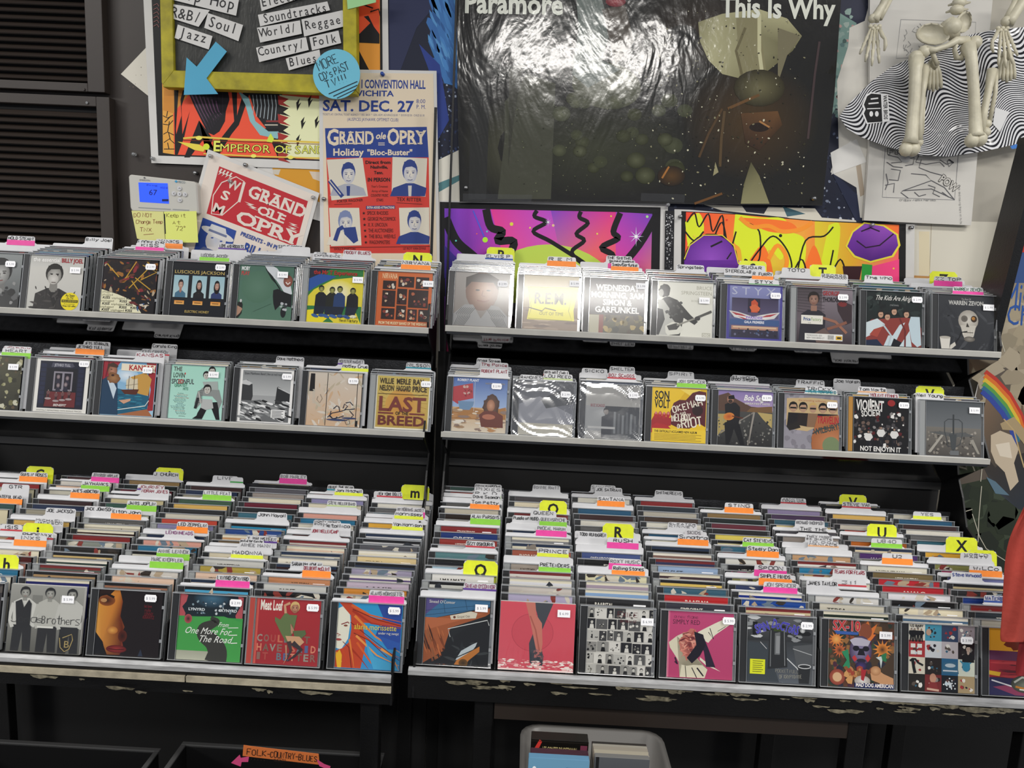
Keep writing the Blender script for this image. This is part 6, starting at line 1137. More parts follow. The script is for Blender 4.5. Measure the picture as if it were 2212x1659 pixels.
def glossposter():
    y = -.018; o = sheet('banner_poster', [(985, -220), (1832, -220), (1803, 200), (1776, 444), (1500, 441), (1300, 436), (993, 436), (988, 200)], y, M['blk'], 'large dark glossy band poster with raindrops, top centre', 'poster'); a = PA(y)
    a.P([(985, -220), (1832, -220), (1803, 200), (1776, 442), (1500, 439), (1300, 434), (994, 434), (988, 200)], '23221f')
    a.E(1110, 320, 112, 108, '4a4a38', '24231f', n=26, rot=.1).E(1290, 320, 215, 108, '3a3c2c', '24231f', n=26).E(1520, 60, 150, 110, '3a3128', '24231f', n=24).E(1620, 260, 150, 130, '4a3820', '24231f', n=26).P([(1020, 120), (1060, 140), (1050, 430), (1012, 430)], '2e2e2c').P([(1090, 220), (1140, 160), (1200, 180), (1190, 430), (1075, 430), (1090, 300)], '46473a').P([(1100, 150), (1130, 140), (1110, 260), (1098, 360)], '3a3a30')
    a.E(1310, 185, 75, 50, '76786a', '50523f', n=24, rot=.15).P([(1245, 0), (1300, 0), (1320, 60), (1300, 130), (1340, 150), (1270, 190), (1236, 160), (1250, 60)], '6d7670').P([(1300, 20), (1350, 10), (1370, 90), (1330, 140)], '4a4238').E(1330, 3, 22, 12, '9a3038', '6d2028')
    R_ = random.Random(4)
    for i in range(26):
        x, yy = R_.uniform(1195, 1480), R_.uniform(200, 400); r = R_.uniform(13, 22); a.E(x, yy, r, r*.85, ['4c4f38', '5a5d44', '44472f'][i % 3], '33351f' if i % 2 else '3c3f2c', n=16)
    a.P([(1508, 48), (1560, 30), (1640, 20), (1700, 40), (1732, 78), (1712, 110), (1650, 160), (1600, 170), (1560, 160), (1530, 130), (1512, 90)], ['8a8662', 'a8a47e', 'b8b48c', 'b0ac84', '8a8662', '6a6648', '7a7654', '8f8b68', 'a8a47e', 'b8b48c', 'a09c76']).P([(1590, 40), (1640, 30), (1660, 200), (1600, 210)], '8a8462').L([(1640, 30), (1640, 110), (1650, 190)], 8, 'c8c49c').L([(1610, 60), (1590, 110), (1612, 200)], 6, '6d6648').P([(1680, 60), (1730, 78), (1700, 120), (1680, 180)], '7a745a').E(1640, 190, 55, 40, '6d684a', '35301f').L([(1770, 90), (1760, 160), (1745, 300)], 5, '4a3c3c').P([(1600, 245), (1680, 240), (1690, 270), (1640, 325), (1610, 310)], ['5a4028', '6a4a2c', '4a3420', '3a2a1e', '3a2a1e']).L([(1572, 235), (1640, 205)], 6, '6a4c2c').L([(1560, 235), (1530, 290), (1510, 340)], 5, '54402a').L([(1565, 240), (1558, 300), (1555, 360)], 6, '5a4830').E(1640, 275, 22, 10, '2a1f18').L([(1640, 262), (1662, 275)], 4, 'a87848').P([(1622, 350), (1640, 380), (1662, 440), (1600, 440), (1606, 400)], ['55523a', '7a7654', '8f8b66', '8f8b66', '6a6648']).P([(1545, 350), (1552, 372), (1540, 380)], '9a9470').E(1450, 380, 30, 22, '5a4022', '2a221a').L([(1430, 385), (1445, 360)], 4, 'a87038').L([(1500, 440), (1560, 418)], 5, '6d4a28').E(1475, 85, 36, 32, '1a1a18', '2c2a26')
    a.N(11, 330, (1400, 20, 1740, 430), 2.0, ['3a3726', 'cfcbb0', '2a2820', '8a8668'], el=1.2).N(12, 120, (1110, 150, 1400, 420), 1.4, ['2a2c1e', '6d7054'])
    a.T('Paramore', 1002, 27, 44, 'e6e8da', w=214, rot=.02, bold=1).T('This Is Why', 1556, 36, 44, 'e6e8da', w=246, rot=.02, bold=1)
    a.put('print', o, M['gloss'])
    t = slab('clear_tape', px4([(1385, 417), (1480, 420), (1478, 438), (1384, 434)], y-.0025), M['film'], o, .0004)
    slab('clear_tape', px4([(1000, 418), (1150, 421), (1148, 436), (1000, 434)], y-.0025), M['film'], o, .0004)
glossposter()
# comic page board
def comic():
    y = -.016; o = sheet('drawing_board', [(1880, -160), (2160, -160), (2112, 330), (2098, 487), (1866, 476), (1878, 320)], y, mat('warm_white_board', 'cdcac3', .6, noise_amt=.04, scale=9), 'off-white board with pencil comic drawings behind the skeleton', 'drawing', t=.010); a = PA(y); k = '4a4a4c'
    a.L([(1946, 42), (2108, 48), (2104, 120), (1936, 126), (1946, 42)], 1.1, '8a8a8a').L([(1906, 322), (1915, 430)], .1, k).L([(1912, 320), (1906, 426), (2062, 432), (2070, 336)], 1.2, '77777a')
    R_ = random.Random(6)
    for i in range(16):
        x, yy = 1952+R_.random()*50, 50+R_.random()*70; a.L([(x, yy), (x+R_.uniform(-10, 10), yy+8), (x+R_.uniform(-8, 12), yy+14)], 1.2, '8a8a88')
    for p in ([(1918, 335), (1940, 340), (1948, 350), (1925, 352)], [(1940, 330), (1955, 345), (1975, 340), (1972, 355), (1955, 358)], [(1985, 335), (1978, 350), (2000, 355), (2030, 350), (2040, 360)], [(1968, 375), (2000, 378), (2012, 390), (1950, 412), (1946, 416), (1962, 428)], [(1950, 412), (2012, 408), (2060, 430)], [(2012, 390), (2040, 405), (2062, 432)], [(1990, 345), (1985, 362), (2010, 372), (2040, 380)], [(1925, 365), (1945, 368), (1940, 390), (1920, 388)], [(1912, 400), (1932, 396), (1930, 416)], [(1975, 415), (1985, 424), (2000, 420)], [(2005, 400), (2020, 405), (2015, 418), (2030, 425)], [(1915, 350), (1930, 360), (1950, 362)], [(2030, 345), (2045, 355), (2060, 350)], [(1914, 375), (1918, 395), (1912, 410)], [(2035, 415), (2050, 426)], [(2046, 350), (2050, 344), (2058, 352), (2050, 360), (2046, 350)]): a.L(p, 1.6, '55555a')
    a.E(1955, 342, 11, 9, '8a8a8c', 'b5b5b4', n=10).L([(2050, 345), (2060, 352)], 3, '2a2a2c').T('POW', 2027, 390, 17, 'c8c5be', w=44, rot=.62, bold=1, out='2a2a2c', ow=.13).T('FYI', 1916, 333, 12, 'b5b3ae', w=34, bold=1, out='3a3a3c', ow=.12).S('crappy remix heroes', 1943, 434, 5, '8a8a8a', w=78, pen=.14).S('back and looking there on to be', 2070, 400, 4, '8a8a88', w=84, pen=.12, rot=pi/2-.05)
    a.put('print', o)
comic()
# zebra patterned sheet
def zebra():
    m = bpy.data.materials.new('black_white_waves'); m.use_nodes = True; nt = m.node_tree; b = nt.nodes['Principled BSDF']; b.inputs['Roughness'].default_value = .16
    tc = nt.nodes.new('ShaderNodeTexCoord'); sp = nt.nodes.new('ShaderNodeSeparateXYZ'); nt.links.new(tc.outputs['Object'], sp.inputs[0])
    def mth(op, a_, b__=None):
        n = nt.nodes.new('ShaderNodeMath'); n.operation = op
        for i, q in enumerate((a_, b__)):
            if q is None: continue
            if isinstance(q, (int, float)): n.inputs[i].default_value = q
            else: nt.links.new(q, n.inputs[i])
        return n.outputs[0]
    X, Z = sp.outputs[0], sp.outputs[2]
    ph = mth('ADD', mth('MULTIPLY', mth('SINE', mth('ADD', mth('MULTIPLY', X, 42.0), mth('MULTIPLY', Z, 24.0))), .022), mth('MULTIPLY', mth('SINE', mth('ADD', mth('MULTIPLY', X, 17.0), mth('MULTIPLY', Z, -30.0))), .014))
    band = mth('SINE', mth('MULTIPLY', mth('ADD', mth('ADD', Z, mth('MULTIPLY', X, -.55)), ph), 800.0))
    st = mth('GREATER_THAN', band, -.05); mx = nt.nodes.new('ShaderNodeMix'); mx.data_type = 'RGBA'; mx.inputs[6].default_value = (.012, .012, .016, 1); mx.inputs[7].default_value = (.78, .78, .8, 1)
    nt.links.new(st, mx.inputs[0]); nt.links.new(mx.outputs[2], b.inputs['Base Color'])
    n = nt.nodes.new('ShaderNodeTexNoise'); n.inputs['Scale'].default_value = 9; n.inputs['Distortion'].default_value = 1.2; nt.links.new(tc.outputs['Object'], n.inputs['Vector']); bp = nt.nodes.new('ShaderNodeBump'); bp.inputs['Distance'].default_value = .012; nt.links.new(n.outputs['Fac'], bp.inputs['Height']); nt.links.new(bp.outputs[0], b.inputs['Normal'])
    y = -.04; pts = [(1813, 252), (1830, 228), (1880, 178), (1925, 145), (1975, 122), (2040, 96), (2090, 76), (2150, 64), (2240, 56), (2260, 290), (2210, 308), (2130, 326), (2050, 338), (1990, 336), (1920, 318), (1860, 296), (1830, 278)]
    o = slab('patterned_sheet', px4(pts, y), m, None, .0015); tag(o, 'black and white wavy striped lens-shaped sheet behind the skeleton', 'patterned sheet')
    a = PA(y-.001); a.P([(1871, 205), (1880, 199), (1918, 203), (1922, 262), (1872, 268), (1862, 245), (1866, 236), (1862, 228)], 'f2f2f2').P([(1873, 208), (1882, 202), (1903, 204), (1906, 263), (1874, 265), (1866, 245), (1870, 236), (1866, 226)], '111114')
    a.L([(1881, 214), (1897, 212)], 3, 'f2f2f2').L([(1876, 224), (1898, 222)], 3, 'f2f2f2').E(1882, 246, 4, 6, 'f2f2f2').E(1894, 246, 4, 6, 'f2f2f2').L([(1873, 235), (1902, 234)], 2, 'f2f2f2').T('WATER BROS', 1908, 206, 8, '111114', w=52, rot=pi/2-.03, bold=1)
    a.put('emblem', o)
    a = PA(y-.002); a.P([(2150, 232), (2180, 242), (2160, 285), (2145, 268)], 'd8d8d8'); a.put('tape_patch', o)
    a = PA(y-.002); a.P([(2182, 316), (2196, 311), (2200, 320), (2186, 322)], '3a78c8'); a.put('blue_tape', o)
zebra()
# thermostat with notes
def thermostat():
    y = -.030; c = [(277, 379), (283, 377), (418, 392), (425, 397), (429, 462), (286, 457), (281, 450)]; o = slab('thermostat', px4(c, y), mat('warm_grey_plastic', 'c2c0b8', .45), None, .030)
    o.modifiers.new('bevel', 'BEVEL').width = .003; tag(o, 'pale thermostat with lit blue screen on the brown wall', 'thermostat')
    scr = PA(y-.0006); scr.P([(299, 394), (362, 396), (365, 440), (302, 436)], '2a50f0'); scr.put('screen', o, mat('blue_lcd', '', .3, attr='Col', emit=.55))
    a = PA(y-.0012); a.T('67', 321, 421, 12, '142050', w=18, rot=.05).T('HOLD 68', 346, 407, 4, '1c2c70', w=16, rot=.05).T('Prog', 316, 401, 3, '1c2c70', w=24, rot=.05).R(350, 430, 364, 435, '182458').T('EMERSON', 301, 390, 3.2, '55555a', w=23, rot=.06).T('PECO', 385, 395, 4.5, '4a6a7a', w=15, rot=.06).P([(377, 391), (381, 389), (384, 392), (380, 395)], '3a9ac8').E(312, 384, 1.8, 1.8, '55555a', n=8)
    a.put('lettering', o)
    for i, (x, yy) in enumerate(((388, 407), (376, 418), (388, 419), (400, 420), (389, 432))):
        b = MB(); p = at(x, yy, y-.0003); b.tube([(p.x, p.y, p.z), (p.x, p.y-.0022, p.z)], .0052, 14); k = b.build('button', M['card'], o); q = PA(y-.0027)
        L_ = {0: [(x-2, yy+1), (x, yy-1.5), (x+2, yy+1)], 1: [(x+1, yy-2), (x-1.5, yy), (x+1, yy+2)], 3: [(x-1, yy-2), (x+1.5, yy), (x-1, yy+2)], 4: [(x-2, yy-1), (x, yy+1.5), (x+2, yy-1)]}.get(i)
        if L_: q.L(L_, 1.0, '4a4a4c')
        else: q.E(x, yy, 1.2, 1.2, '4a4a4c', n=8)
        q.put('arrow_mark', k)
    for pts in ([(299, 447), (368, 451), (368, 453), (299, 449)], [(373, 451), (408, 453), (408, 455), (373, 453)]): slab('key_bar', px4(pts, y-.0008), M['trayc'], o, .0008)
thermostat()
for pts, col, lines, lab in (([(284, 455), (353, 457), (357, 524), (312, 521), (296, 515)], 'd9d88c', [('DO NOT', 289, 469, 8, 40), ('Change Temp', 294, 483, 8, 57), ('TNX', 302, 500, 8, 26)], 'pale yellow note reading do not change, under the thermostat'), ([(354, 457), (424, 456), (428, 524), (358, 524)], 'dfe67a', [('Keep it', 360, 469, 8, 40), ('At', 373, 484, 7, 15), ('72°', 380, 498, 9, 22)], 'brighter yellow note asking to keep it at seventy-two')):
    y = -.034 if col == 'd9d88c' else -.0355; o = sheet('sticky_note', pts, y, mat('note_paper', col, .7), lab, 'sticky note'); a = PA(y)
    for t, x, yy, h, w_ in lines: a.S(t, x, yy, h, '8a4a34' if 'DO' in lines[0][0] else '7a6030', w=w_, pen=.12, jit=.5, seed=5)
    if col == 'd9d88c': a.L([(310, 507), (332, 505)], 1, '8a4a34')
    else: a.L([(355, 462), (357, 505)], 2.6, '16161a')
    a.put('handwriting', o)
# yellow framed sign
def framed_sign():
    y = -.045; x0 = at(345, 100, y).x; r = thing('framed_sign', 'yellow wooden framed sign listing music genres', 'sign', tuple(at(560, 100, y)))
    def q(name, pts, yy, m, t, lab=None, bev=0):
        o = slab(name, px4(pts, yy), m, None, t); o.parent = r; o.matrix_parent_inverse = Matrix.Translation(-r.location)
        if bev: o.modifiers.new('b', 'BEVEL').width = bev
        if lab: o['label'] = lab
        return o
    ye = mat('weathered_yellow_paint', 'b0a41c', .6, noise_amt=.35, scale=30, bump=.3, bscale=80)
    q('frame_rail', [(343, -120), (369, -120), (375, 153), (352, 183), (349, 179)], y, ye, .030, bev=.001)
    q('frame_rail', [(352, 181), (375, 152), (745, 163), (770, 196), (769, 204), (352, 188)], y+.0005, ye, .030, bev=.001)
    q('frame_rail', [(739, -120), (768, -120), (771, 198), (742, 166)], y, ye, .030, bev=.001)
    q('backing_board', [(366, -120), (742, -120), (745, 166), (372, 155)], y+.012, mat('grey_duct_tape', '55554f', .35, noise_amt=.4, scale=14, bump=.5, bscale=70, stretch=(3, 1, 1)), .01)
    q('plastic_film', [(366, -120), (742, -120), (745, 166), (372, 155)], y+.0085, clear_mat('clear_wrinkled_film', 'f0f0f0', .08, base=.0, bump=.002, bscale=14, stretch=(1, 1, .3), gloss=.6), .0004)
    for i, (t, p, tx, ty, h, w_, ro) in enumerate((('Hip Hop', [(380, -35), (516, 0), (510, 34), (362, -3)], 381, -5, 25, 128, .21), ('R&B/', [(368, 8), (453, 22), (429, 58), (360, 36)], 366, 35, 23, 68, .22), ('Soul', [(449, 28), (525, 54), (515, 89), (441, 60)], 447, 56, 23, 66, .28), ('Jazz', [(384, 53), (459, 78), (451, 107), (377, 82)], 385, 78, 21, 62, .25), ('Electronic', [(560, -6), (690, -40), (696, -20), (565, 24)], 565, 15, 20, 130, -.20), ('Soundtracks', [(557, 32), (707, 3), (713, 22), (562, 57)], 569, 50, 20, 141, -.18), ('World/', [(555, 60), (648, 44), (652, 73), (562, 92)], 564, 80, 19, 78, -.15), ('Reggae', [(651, 42), (740, 22), (747, 56), (657, 79)], 659, 64, 19, 80, -.17), ('Country/', [(553, 103), (661, 80), (667, 108), (560, 134)], 559, 121, 19, 101, -.18), ('Folk', [(668, 80), (731, 66), (737, 93), (674, 109)], 675, 100, 19, 54, -.17), ('Blues', [(617, 126), (690, 107), (694, 132), (624, 152)], 625, 144, 19, 62, -.17))):
        s = q('paper_label', p, y+.0065-i*.0003, M['paper'], .0003); a = PA(y+.0060-i*.0003); a.T(t, tx, ty, h, '17171b', w=w_, rot=ro, mono=True)
        a.put('lettering', s).matrix_parent_inverse = Matrix.Translation(-Vector(r.location)) if False else Matrix.Identity(4)
framed_sign()
def paper_thing(name, pts, y, col, lab, cat, fn=None):
    o = sheet(name, pts, y, mat(name+'_paper', col, .65, noise_amt=.04, scale=12), lab, cat)
    if fn: a = PA(y); fn(a); a.put('handwriting', o)
    return o
paper_thing('paper_arrow', [(466, 90), (490, 111), (446, 169), (471, 203), (397, 205), (403, 124), (425, 144)], -.048, '4fa6c8', 'blue paper arrow pointing down left off the yellow frame', 'paper arrow')
circ = [(727+51*cos(k*pi/18), 160+54*sin(k*pi/18)) for k in range(36)]
paper_thing('round_sign', circ, -.050, '72c4dc', 'round light blue paper with black handwriting', 'sign', lambda a: a.S('MORE', 690, 153, 19, '1c2c38', w=46, pen=.09, rot=-.42, seed=4).S("CD's PAST", 694, 175, 16, '1c2c38', w=66, pen=.11, rot=-.40, seed=2).S('TV!!!', 706, 190, 17, '1c2c38', w=48, pen=.11, rot=-.33, seed=2).L([(710, 203), (772, 176)], 2.2, '1c2c38').L([(720, 208), (772, 184)], 2.2, '1c2c38').L([(728, 212), (770, 192)], 2, '1c2c38'))
paper_thing('sticky_note', [(748, -20), (812, -20), (812, 5), (751, 20)], -.047, 'a6dc9a', 'mint green note cut off by the top edge', 'sticky note')
for px, py, y, m, l in ((332, 343, -.005, 'pin', 'clear pin at the lower corner of the orange poster'), (292, 334, 0, 'pin', 'clear pin in the brown wall above the thermostat'), (424, 374, 0, 'steel', 'metal pin right of the thermostat top'), (457, 338, -.013, 'pin', 'clear pin in the top corner of the tilted poster'), (532, 357, -.013, 'steel', 'steel pin on the top edge of the tilted poster'), (499, 392, -.013, 'pin', 'clear pin through the red emblem'), (678, 427, -.013, 'pin', 'clear pin at the right corner of the tilted poster'), (701, 430, -.009, 'steel', 'steel pin on the left margin of the concert poster'), (1007, 406, -.02, 'steel', 'pin in the lower left corner of the dark glossy poster'), (1757, 429, -.02, 'steel', 'pin in the lower right corner of the dark glossy poster'), (1442, 443, -.02, 'pin', 'greenish pin under the clear tape'), (1469, 468, -.007, 'steel', 'pin in the left corner of the mushroom poster'), (1966, 492, -.007, 'steel', 'pin right of the mushroom poster'), (1882, 486, -.007, 'pin', 'clear pin over the purple mushroom cap')): pushpin(px, py, y, M[m], l)
pushpin(827, 161, -.009, mat('blue_pin', '2a4a9c', .3), 'blue pin at the top of the concert poster')
# creased fantasy poster at the right, behind the rack end
def right_poster():
    y = -.045; o = sheet('creased_poster', [(2196, 430), (2290, 380), (2290, 1400), (2050, 1300), (2040, 1200), (2052, 1070), (2105, 860), (2160, 640)], y, M['paper'], 'creased painted poster with a rainbow at the right edge', 'poster'); a = PA(y)
    a.P([(2198, 432), (2290, 382), (2290, 640), (2164, 640)], '2f4a7c').P([(2163, 632), (2290, 600), (2290, 830), (2120, 830), (2150, 700)], 'a89c86').P([(2120, 800), (2290, 780), (2290, 1100), (2060, 1100), (2060, 1060), (2105, 870)], '5a5148').P([(2060, 1050), (2290, 1000), (2290, 1400), (2054, 1300), (2044, 1200)], '2c3426')
    a.E(2200, 700, 70, 90, 'b5aa94', '8a7f6c').E(2165, 900, 60, 60, '94704c', '5a4c40').N(4, 60, (2110, 640, 2250, 900), 22, ['a0947c', '988c76', '8f8570', 'a89c86']).N(6, 60, (2070, 1060, 2250, 1290), 26, ['2c3426', '283024', '343e2e', '3c4636', '242a22']).P([(2120, 1000), (2290, 960), (2290, 1120), (2200, 1100), (2150, 1060)], ['3a342e', '2a2a30', '26242a', '2c323a', '3a4048']).P([(2130, 860), (2180, 850), (2200, 960), (2150, 1010), (2110, 960)], ['7a6450', '6a5a4c', '5a5148', '4a443c', '6a5a4a'])
    a.P([(2184, 545), (2206, 480), (2236, 430), (2252, 430), (2236, 480), (2216, 545)], 'b5241c').L([(2183, 541), (2200, 538), (2210, 500), (2226, 470)], 5, 'e8c42a').L([(2196, 466), (2206, 440), (2212, 450)], 7, 'd8cfbc')
    for i, c in enumerate(('b8382c', 'd8702c', 'd8b83c', '5a9a48', '2f6a8a', '34489a')):
        a.L([(2128-i*1.5, 803+i*8.5), (2150-i*2, 820+i*8.5), (2180-i*3, 852+i*8.0), (2204-i*4, 894+i*6), (2218-i*5, 935+i*5)], 10.5, c)
    a.T('Mis', 2168, 668, 62, '24509a', w=52, rot=.10).T('Chief', 2172, 700, 44, '24509a', w=90, rot=.08)
    for p, c in (([(2140, 940), (2160, 930), (2185, 940), (2200, 970), (2190, 1000), (2200, 1040), (2182, 1060), (2170, 1020), (2150, 1000), (2140, 975)], 'c4b49c'), ([(2150, 960), (2180, 955), (2186, 990), (2160, 985)], 'dcd0bc'), ([(2160, 915), (2190, 900), (2215, 930), (2212, 960), (2190, 930), (2165, 928)], 'a89470'), ([(2130, 1030), (2150, 1040), (2180, 1070), (2150, 1066)], '5a7484')): a.P(p, c)
    a.L([(2168, 905), (2190, 930), (2206, 990), (2212, 1010)], 3, 'b8a074')
    for p in ([(2100, 1110), (2116, 1160), (2130, 1185), (2170, 1210), (2212, 1240)], [(2055, 1100), (2080, 1106), (2100, 1100)], [(2120, 1050), (2114, 1120), (2112, 1180), (2120, 1210)], [(2160, 650), (2158, 720), (2170, 760)], [(2118, 1040), (2122, 1000)]): a.L(p, 1.6, 'c4c0ae')
    a.L([(2058, 1052), (2044, 1095), (2048, 1120), (2042, 1190)], 9, 'b0a898')
    a.put('print', o)
right_poster()
# ------------------------------------------------------------------ hanging toy skeleton
def skeleton():
    bone = mat('aged_bone_plastic', 'c9c3ac', .42, noise_amt=.16, scale=40, bump=.2, bscale=160)
    r = thing('skeleton_figure', 'small plastic skeleton hanging from above, legs folded, head out of view', 'skeleton decoration', tuple(at(2060, 150, -.1)))
    L0 = Vector(r.location)
    def P_(x, y, d): v = at(x, y, d)-L0; return (v.x, v.y, v.z)
    def bones(name, segs, seg=9, balls=()):
        b = MB()
        for pts, rad in segs: b.tube([P_(*p) for p in pts], rad, seg)
        for c, rr, sc in balls: b.ball(P_(*c), rr, 10, 0, sc)
        return b.build(name, bone, r, True)
    px = 1/930
    # thigh bones hang from the hips with the knees at the bottom, shins folded back up behind
    bones('thigh_bone', [([(1980, 128, -.115), (1978, 150, -.125), (1976, 200, -.13), (1972, 250, -.13), (1969, 295, -.13), (1966, 310, -.13)], [.017, .0135, .0125, .0125, .014, .018])], balls=[((1958, 322, -.13), .0165, (1, .9, 1)), ((1972, 322, -.13), .0165, (1, .9, 1)), ((1978, 124, -.115), .015, (1, 1, 1))])
    bones('thigh_bone', [([(2090, 98, -.115), (2098, 120, -.125), (2103, 180, -.13), (2106, 240, -.13), (2108, 285, -.13), (2108, 294, -.13)], [.017, .0125, .0115, .012, .014, .018])], balls=[((2100, 303, -.13), .0165, (1, .9, 1)), ((2116, 301, -.13), .0165, (1, .9, 1)), ((2106, 92, -.115), .015, (1, 1, 1))])
    bones('shin_bone', [([(1983, 305, -.105), (1986, 260, -.10), (1992, 200, -.095), (1999, 140, -.09)], [.010, .0075, .0075, .010]), ([(1992, 290, -.09), (1996, 210, -.085)], .004)], balls=[((1984, 308, -.105), .0105, (1, 1, 1))])
    bones('shin_bone', [([(2118, 290, -.105), (2126, 240, -.10), (2136, 190, -.095), (2143, 150, -.09)], [.010, .008, .008, .011]), ([(2136, 270, -.09), (2150, 200, -.085), (2152, 150, -.085)], .005)], balls=[((2128, 286, -.105), .012, (1, 1, 1)), ((2132, 268, -.10), .010, (1, 1, 1))])
    for sx, sy in ((2016, 140), (2175, 120)):
        segs = [([(sx+dx*.5, sy, -.085), (sx+dx, sy+18, -.08), (sx+dx*1.15, sy+38, -.078), (sx+dx*1.2, sy+58-abs(dx)*.5, -.078)], [.005, .0042, .0046, .0032]) for dx in (-14, -7, 0, 7, 14)]
        bones('foot', segs+[([(sx-8, sy-6, -.085), (sx+8, sy+2, -.085)], .010)], 7)
    # hands hanging from the forearms
    def hand(wx, wy, m, dx0):
        segs = []
        for i, (a, l) in enumerate(((-.40, 62), (-.22, 76), (-.08, 84), (.07, 78))):
            pts = []; rad = []
            for k, t in enumerate((0, .30, .33, .52, .55, .74, .77, .96)):
                pts.append((wx+m*(sin(a)*l*t*1.0+(-10+i*6)*.75), wy+8+cos(a)*l*t, -.10-.006*t)); rad.append([.0026, .0030, .0044, .0026, .0042, .0026, .0038, .0020][k])
            segs.append((pts, rad))
        segs.append(([(wx+m*12, wy+8, -.10), (wx+m*18, wy+22, -.112), (wx+m*24, wy+30, -.115), (wx+m*25, wy+44, -.115), (wx+m*22, wy+56, -.115)], [.004, .0045, .0035, .0042, .002]))
        bs = [((wx+m*(-8+q*5), wy+3+(q % 2)*5, -.10), .0048, (1, 1, 1)) for q in range(5)]
        bones('hand', segs, 7, bs)
    bones('forearm', [([(1925, -30, -.09), (1908, 10, -.095), (1893, 34, -.10), (1888, 44, -.10)], [.009, .0085, .0095, .012]), ([(1938, -30, -.085), (1912, 20, -.09), (1900, 40, -.095)], [.006, .0055, .007])], balls=[((1885, 40, -.10), .010, (1, 1, 1))])
    hand(1888, 54, 1, 0)
    bones('forearm', [([(2225, -30, -.09), (2205, 10, -.095), (2186, 40, -.10), (2178, 50, -.10)], [.011, .0105, .0105, .013]), ([(2205, -30, -.085), (2190, 10, -.09), (2176, 40, -.095)], [.007, .0065, .008])], balls=[((2173, 46, -.10), .011, (1, 1, 1))])
    hand(2168, 58, -1, 0)
    # spine
    for i, (x, y_) in enumerate(((2078, -8), (2072, 6), (2067, 21))):
        bones('vertebra', [([(x-24, y_+6, -.088), (x-12, y_+2, -.09), (x, y_, -.09), (x+12, y_+1, -.09), (x+24, y_-1, -.088)], [.002, .004, .006, .004, .002])], 7, [((x, y_, -.10), .0155, (1, .8, .72))])
    # pelvis
    b = MB()
    def blade(m, cx, cy, w_, h_, ang):
        n = 14; ring = [[], []]
        for k in range(n):
            t = 2*pi*k/n; a_, c_ = w_*cos(t), h_*sin(t)*(1 if sin(t) < 0 else .75); x, y_ = cx+a_*cos(ang)-c_*sin(ang), cy+a_*sin(ang)+c_*cos(ang)
            for q, (sc, dd) in enumerate(((1.0, -.10), (.72, -.088))): ring[q].append(P_(cx+(x-cx)*sc, cy+(y_-cy)*sc, dd-.012*cos(t)*m))
        k0 = len(b.v); b.v += ring[0]+ring[1]+[tuple(Vector(p)+Vector((0, .006, 0))) for p in ring[0]]
        for k in range(n):
            j = (k+1) % n; b.f.append((k0+k, k0+j, k0+n+j, k0+n+k)); b.f.append((k0+j, k0+k, k0+2*n+k, k0+2*n+j)); b.mi += [0, 0]
        b.f.append(tuple(k0+n+k for k in range(n))); b.f.append(tuple(k0+2*n+k for k in range(n))[::-1]); b.mi += [0, 0]
    blade(1, 2016, 76, 36, 27, .10); blade(-1, 2082, 50, 16, 28, .35)
    b.tube([P_(*p) for p in ((2046, 44, -.10), (2056, 64, -.104), (2062, 82, -.10))], [.014, .018, .012], 10)
    b.ball(P_(2058, 58, -.108), .019, 10)
    b.tube([P_(*p) for p in ((2000, 108, -.115), (2020, 108, -.12), (2045, 100, -.122), (2066, 88, -.12), (2090, 88, -.115))], [.010, .006, .006, .009, .010], 8)
    b.tube([P_(*p) for p in ((2066, 90, -.12), (2062, 108, -.115), (2066, 124, -.11), (2076, 126, -.108), (2082, 112, -.108), (2090, 92, -.11))], [.006, .005, .006, .007, .005, .006], 8)
    b.tube([P_(*p) for p in ((2012, 108, -.115), (2018, 124, -.11), (2024, 138, -.105), (2018, 128, -.10))], [.006, .005, .005, .003], 8)
    b.ball(P_(1996, 112, -.112), .014, 10)
    b.build('pelvis', bone, r, True)
skeleton()
# ------------------------------------------------------------------ red cloth at the right edge
def cloth(name, pts, y, col, label, seed, yb=0.0):
    """hanging fabric: outline at the given depth, with vertical folds"""
    m = mat(name+'_fabric', col, .85, noise_amt=.25, scale=9, bump=.4, bscale=90); L_, R_ = pts; n, k = len(L_), 14; b = MB(); g = []
    for i in range(n):
        row = []
        for j in range(k+1):
            t = j/k; x = L_[i][0]*(1-t)+R_[i][0]*t; yy = L_[i][1]*(1-t)+R_[i][1]*t; f = .012*sin(t*9+seed+i*.35)+.006*sin(t*21+i)+.02*t
            row.append(tuple(at(x, yy, y+f+yb*i/n)))
        g.append(row)
    k0 = len(b.v)
    for lay in (0, .003):
        for row in g: b.v += [(p[0], p[1]+lay, p[2]) for p in row]
    S_ = k+1; N = n*S_
    for i in range(n-1):
        for j in range(k):
            a = i*S_+j; b.f.append((a, a+S_, a+S_+1, a+1)); b.f.append((N+a, N+a+1, N+a+S_+1, N+a+S_)); b.mi += [0, 0]
    for j in range(k): b.f.append(((n-1)*S_+j, N+(n-1)*S_+j, N+(n-1)*S_+j+1, (n-1)*S_+j+1)); b.mi.append(0)
    for i in range(n-1): b.f.append((i*S_, N+i*S_, N+(i+1)*S_, (i+1)*S_)); b.mi.append(0)
    o = b.build(name, m, None, True); s = o.modifiers.new('sub', 'SUBSURF'); s.levels = 1; s.render_levels = 2; return tag(o, label, 'garment')
cloth('hanging_shirt', ([(2216, 1090), (2196, 1130), (2178, 1168), (2170, 1220), (2167, 1290), (2164, 1340), (2160, 1378), (2163, 1388)], [(2330, 1000), (2330, 1060), (2330, 1120), (2330, 1190), (2330, 1270), (2330, 1330), (2330, 1380), (2330, 1392)]), -.66, 'a83c30', 'faded red-orange shirt hem hanging at the right edge', 1.0)
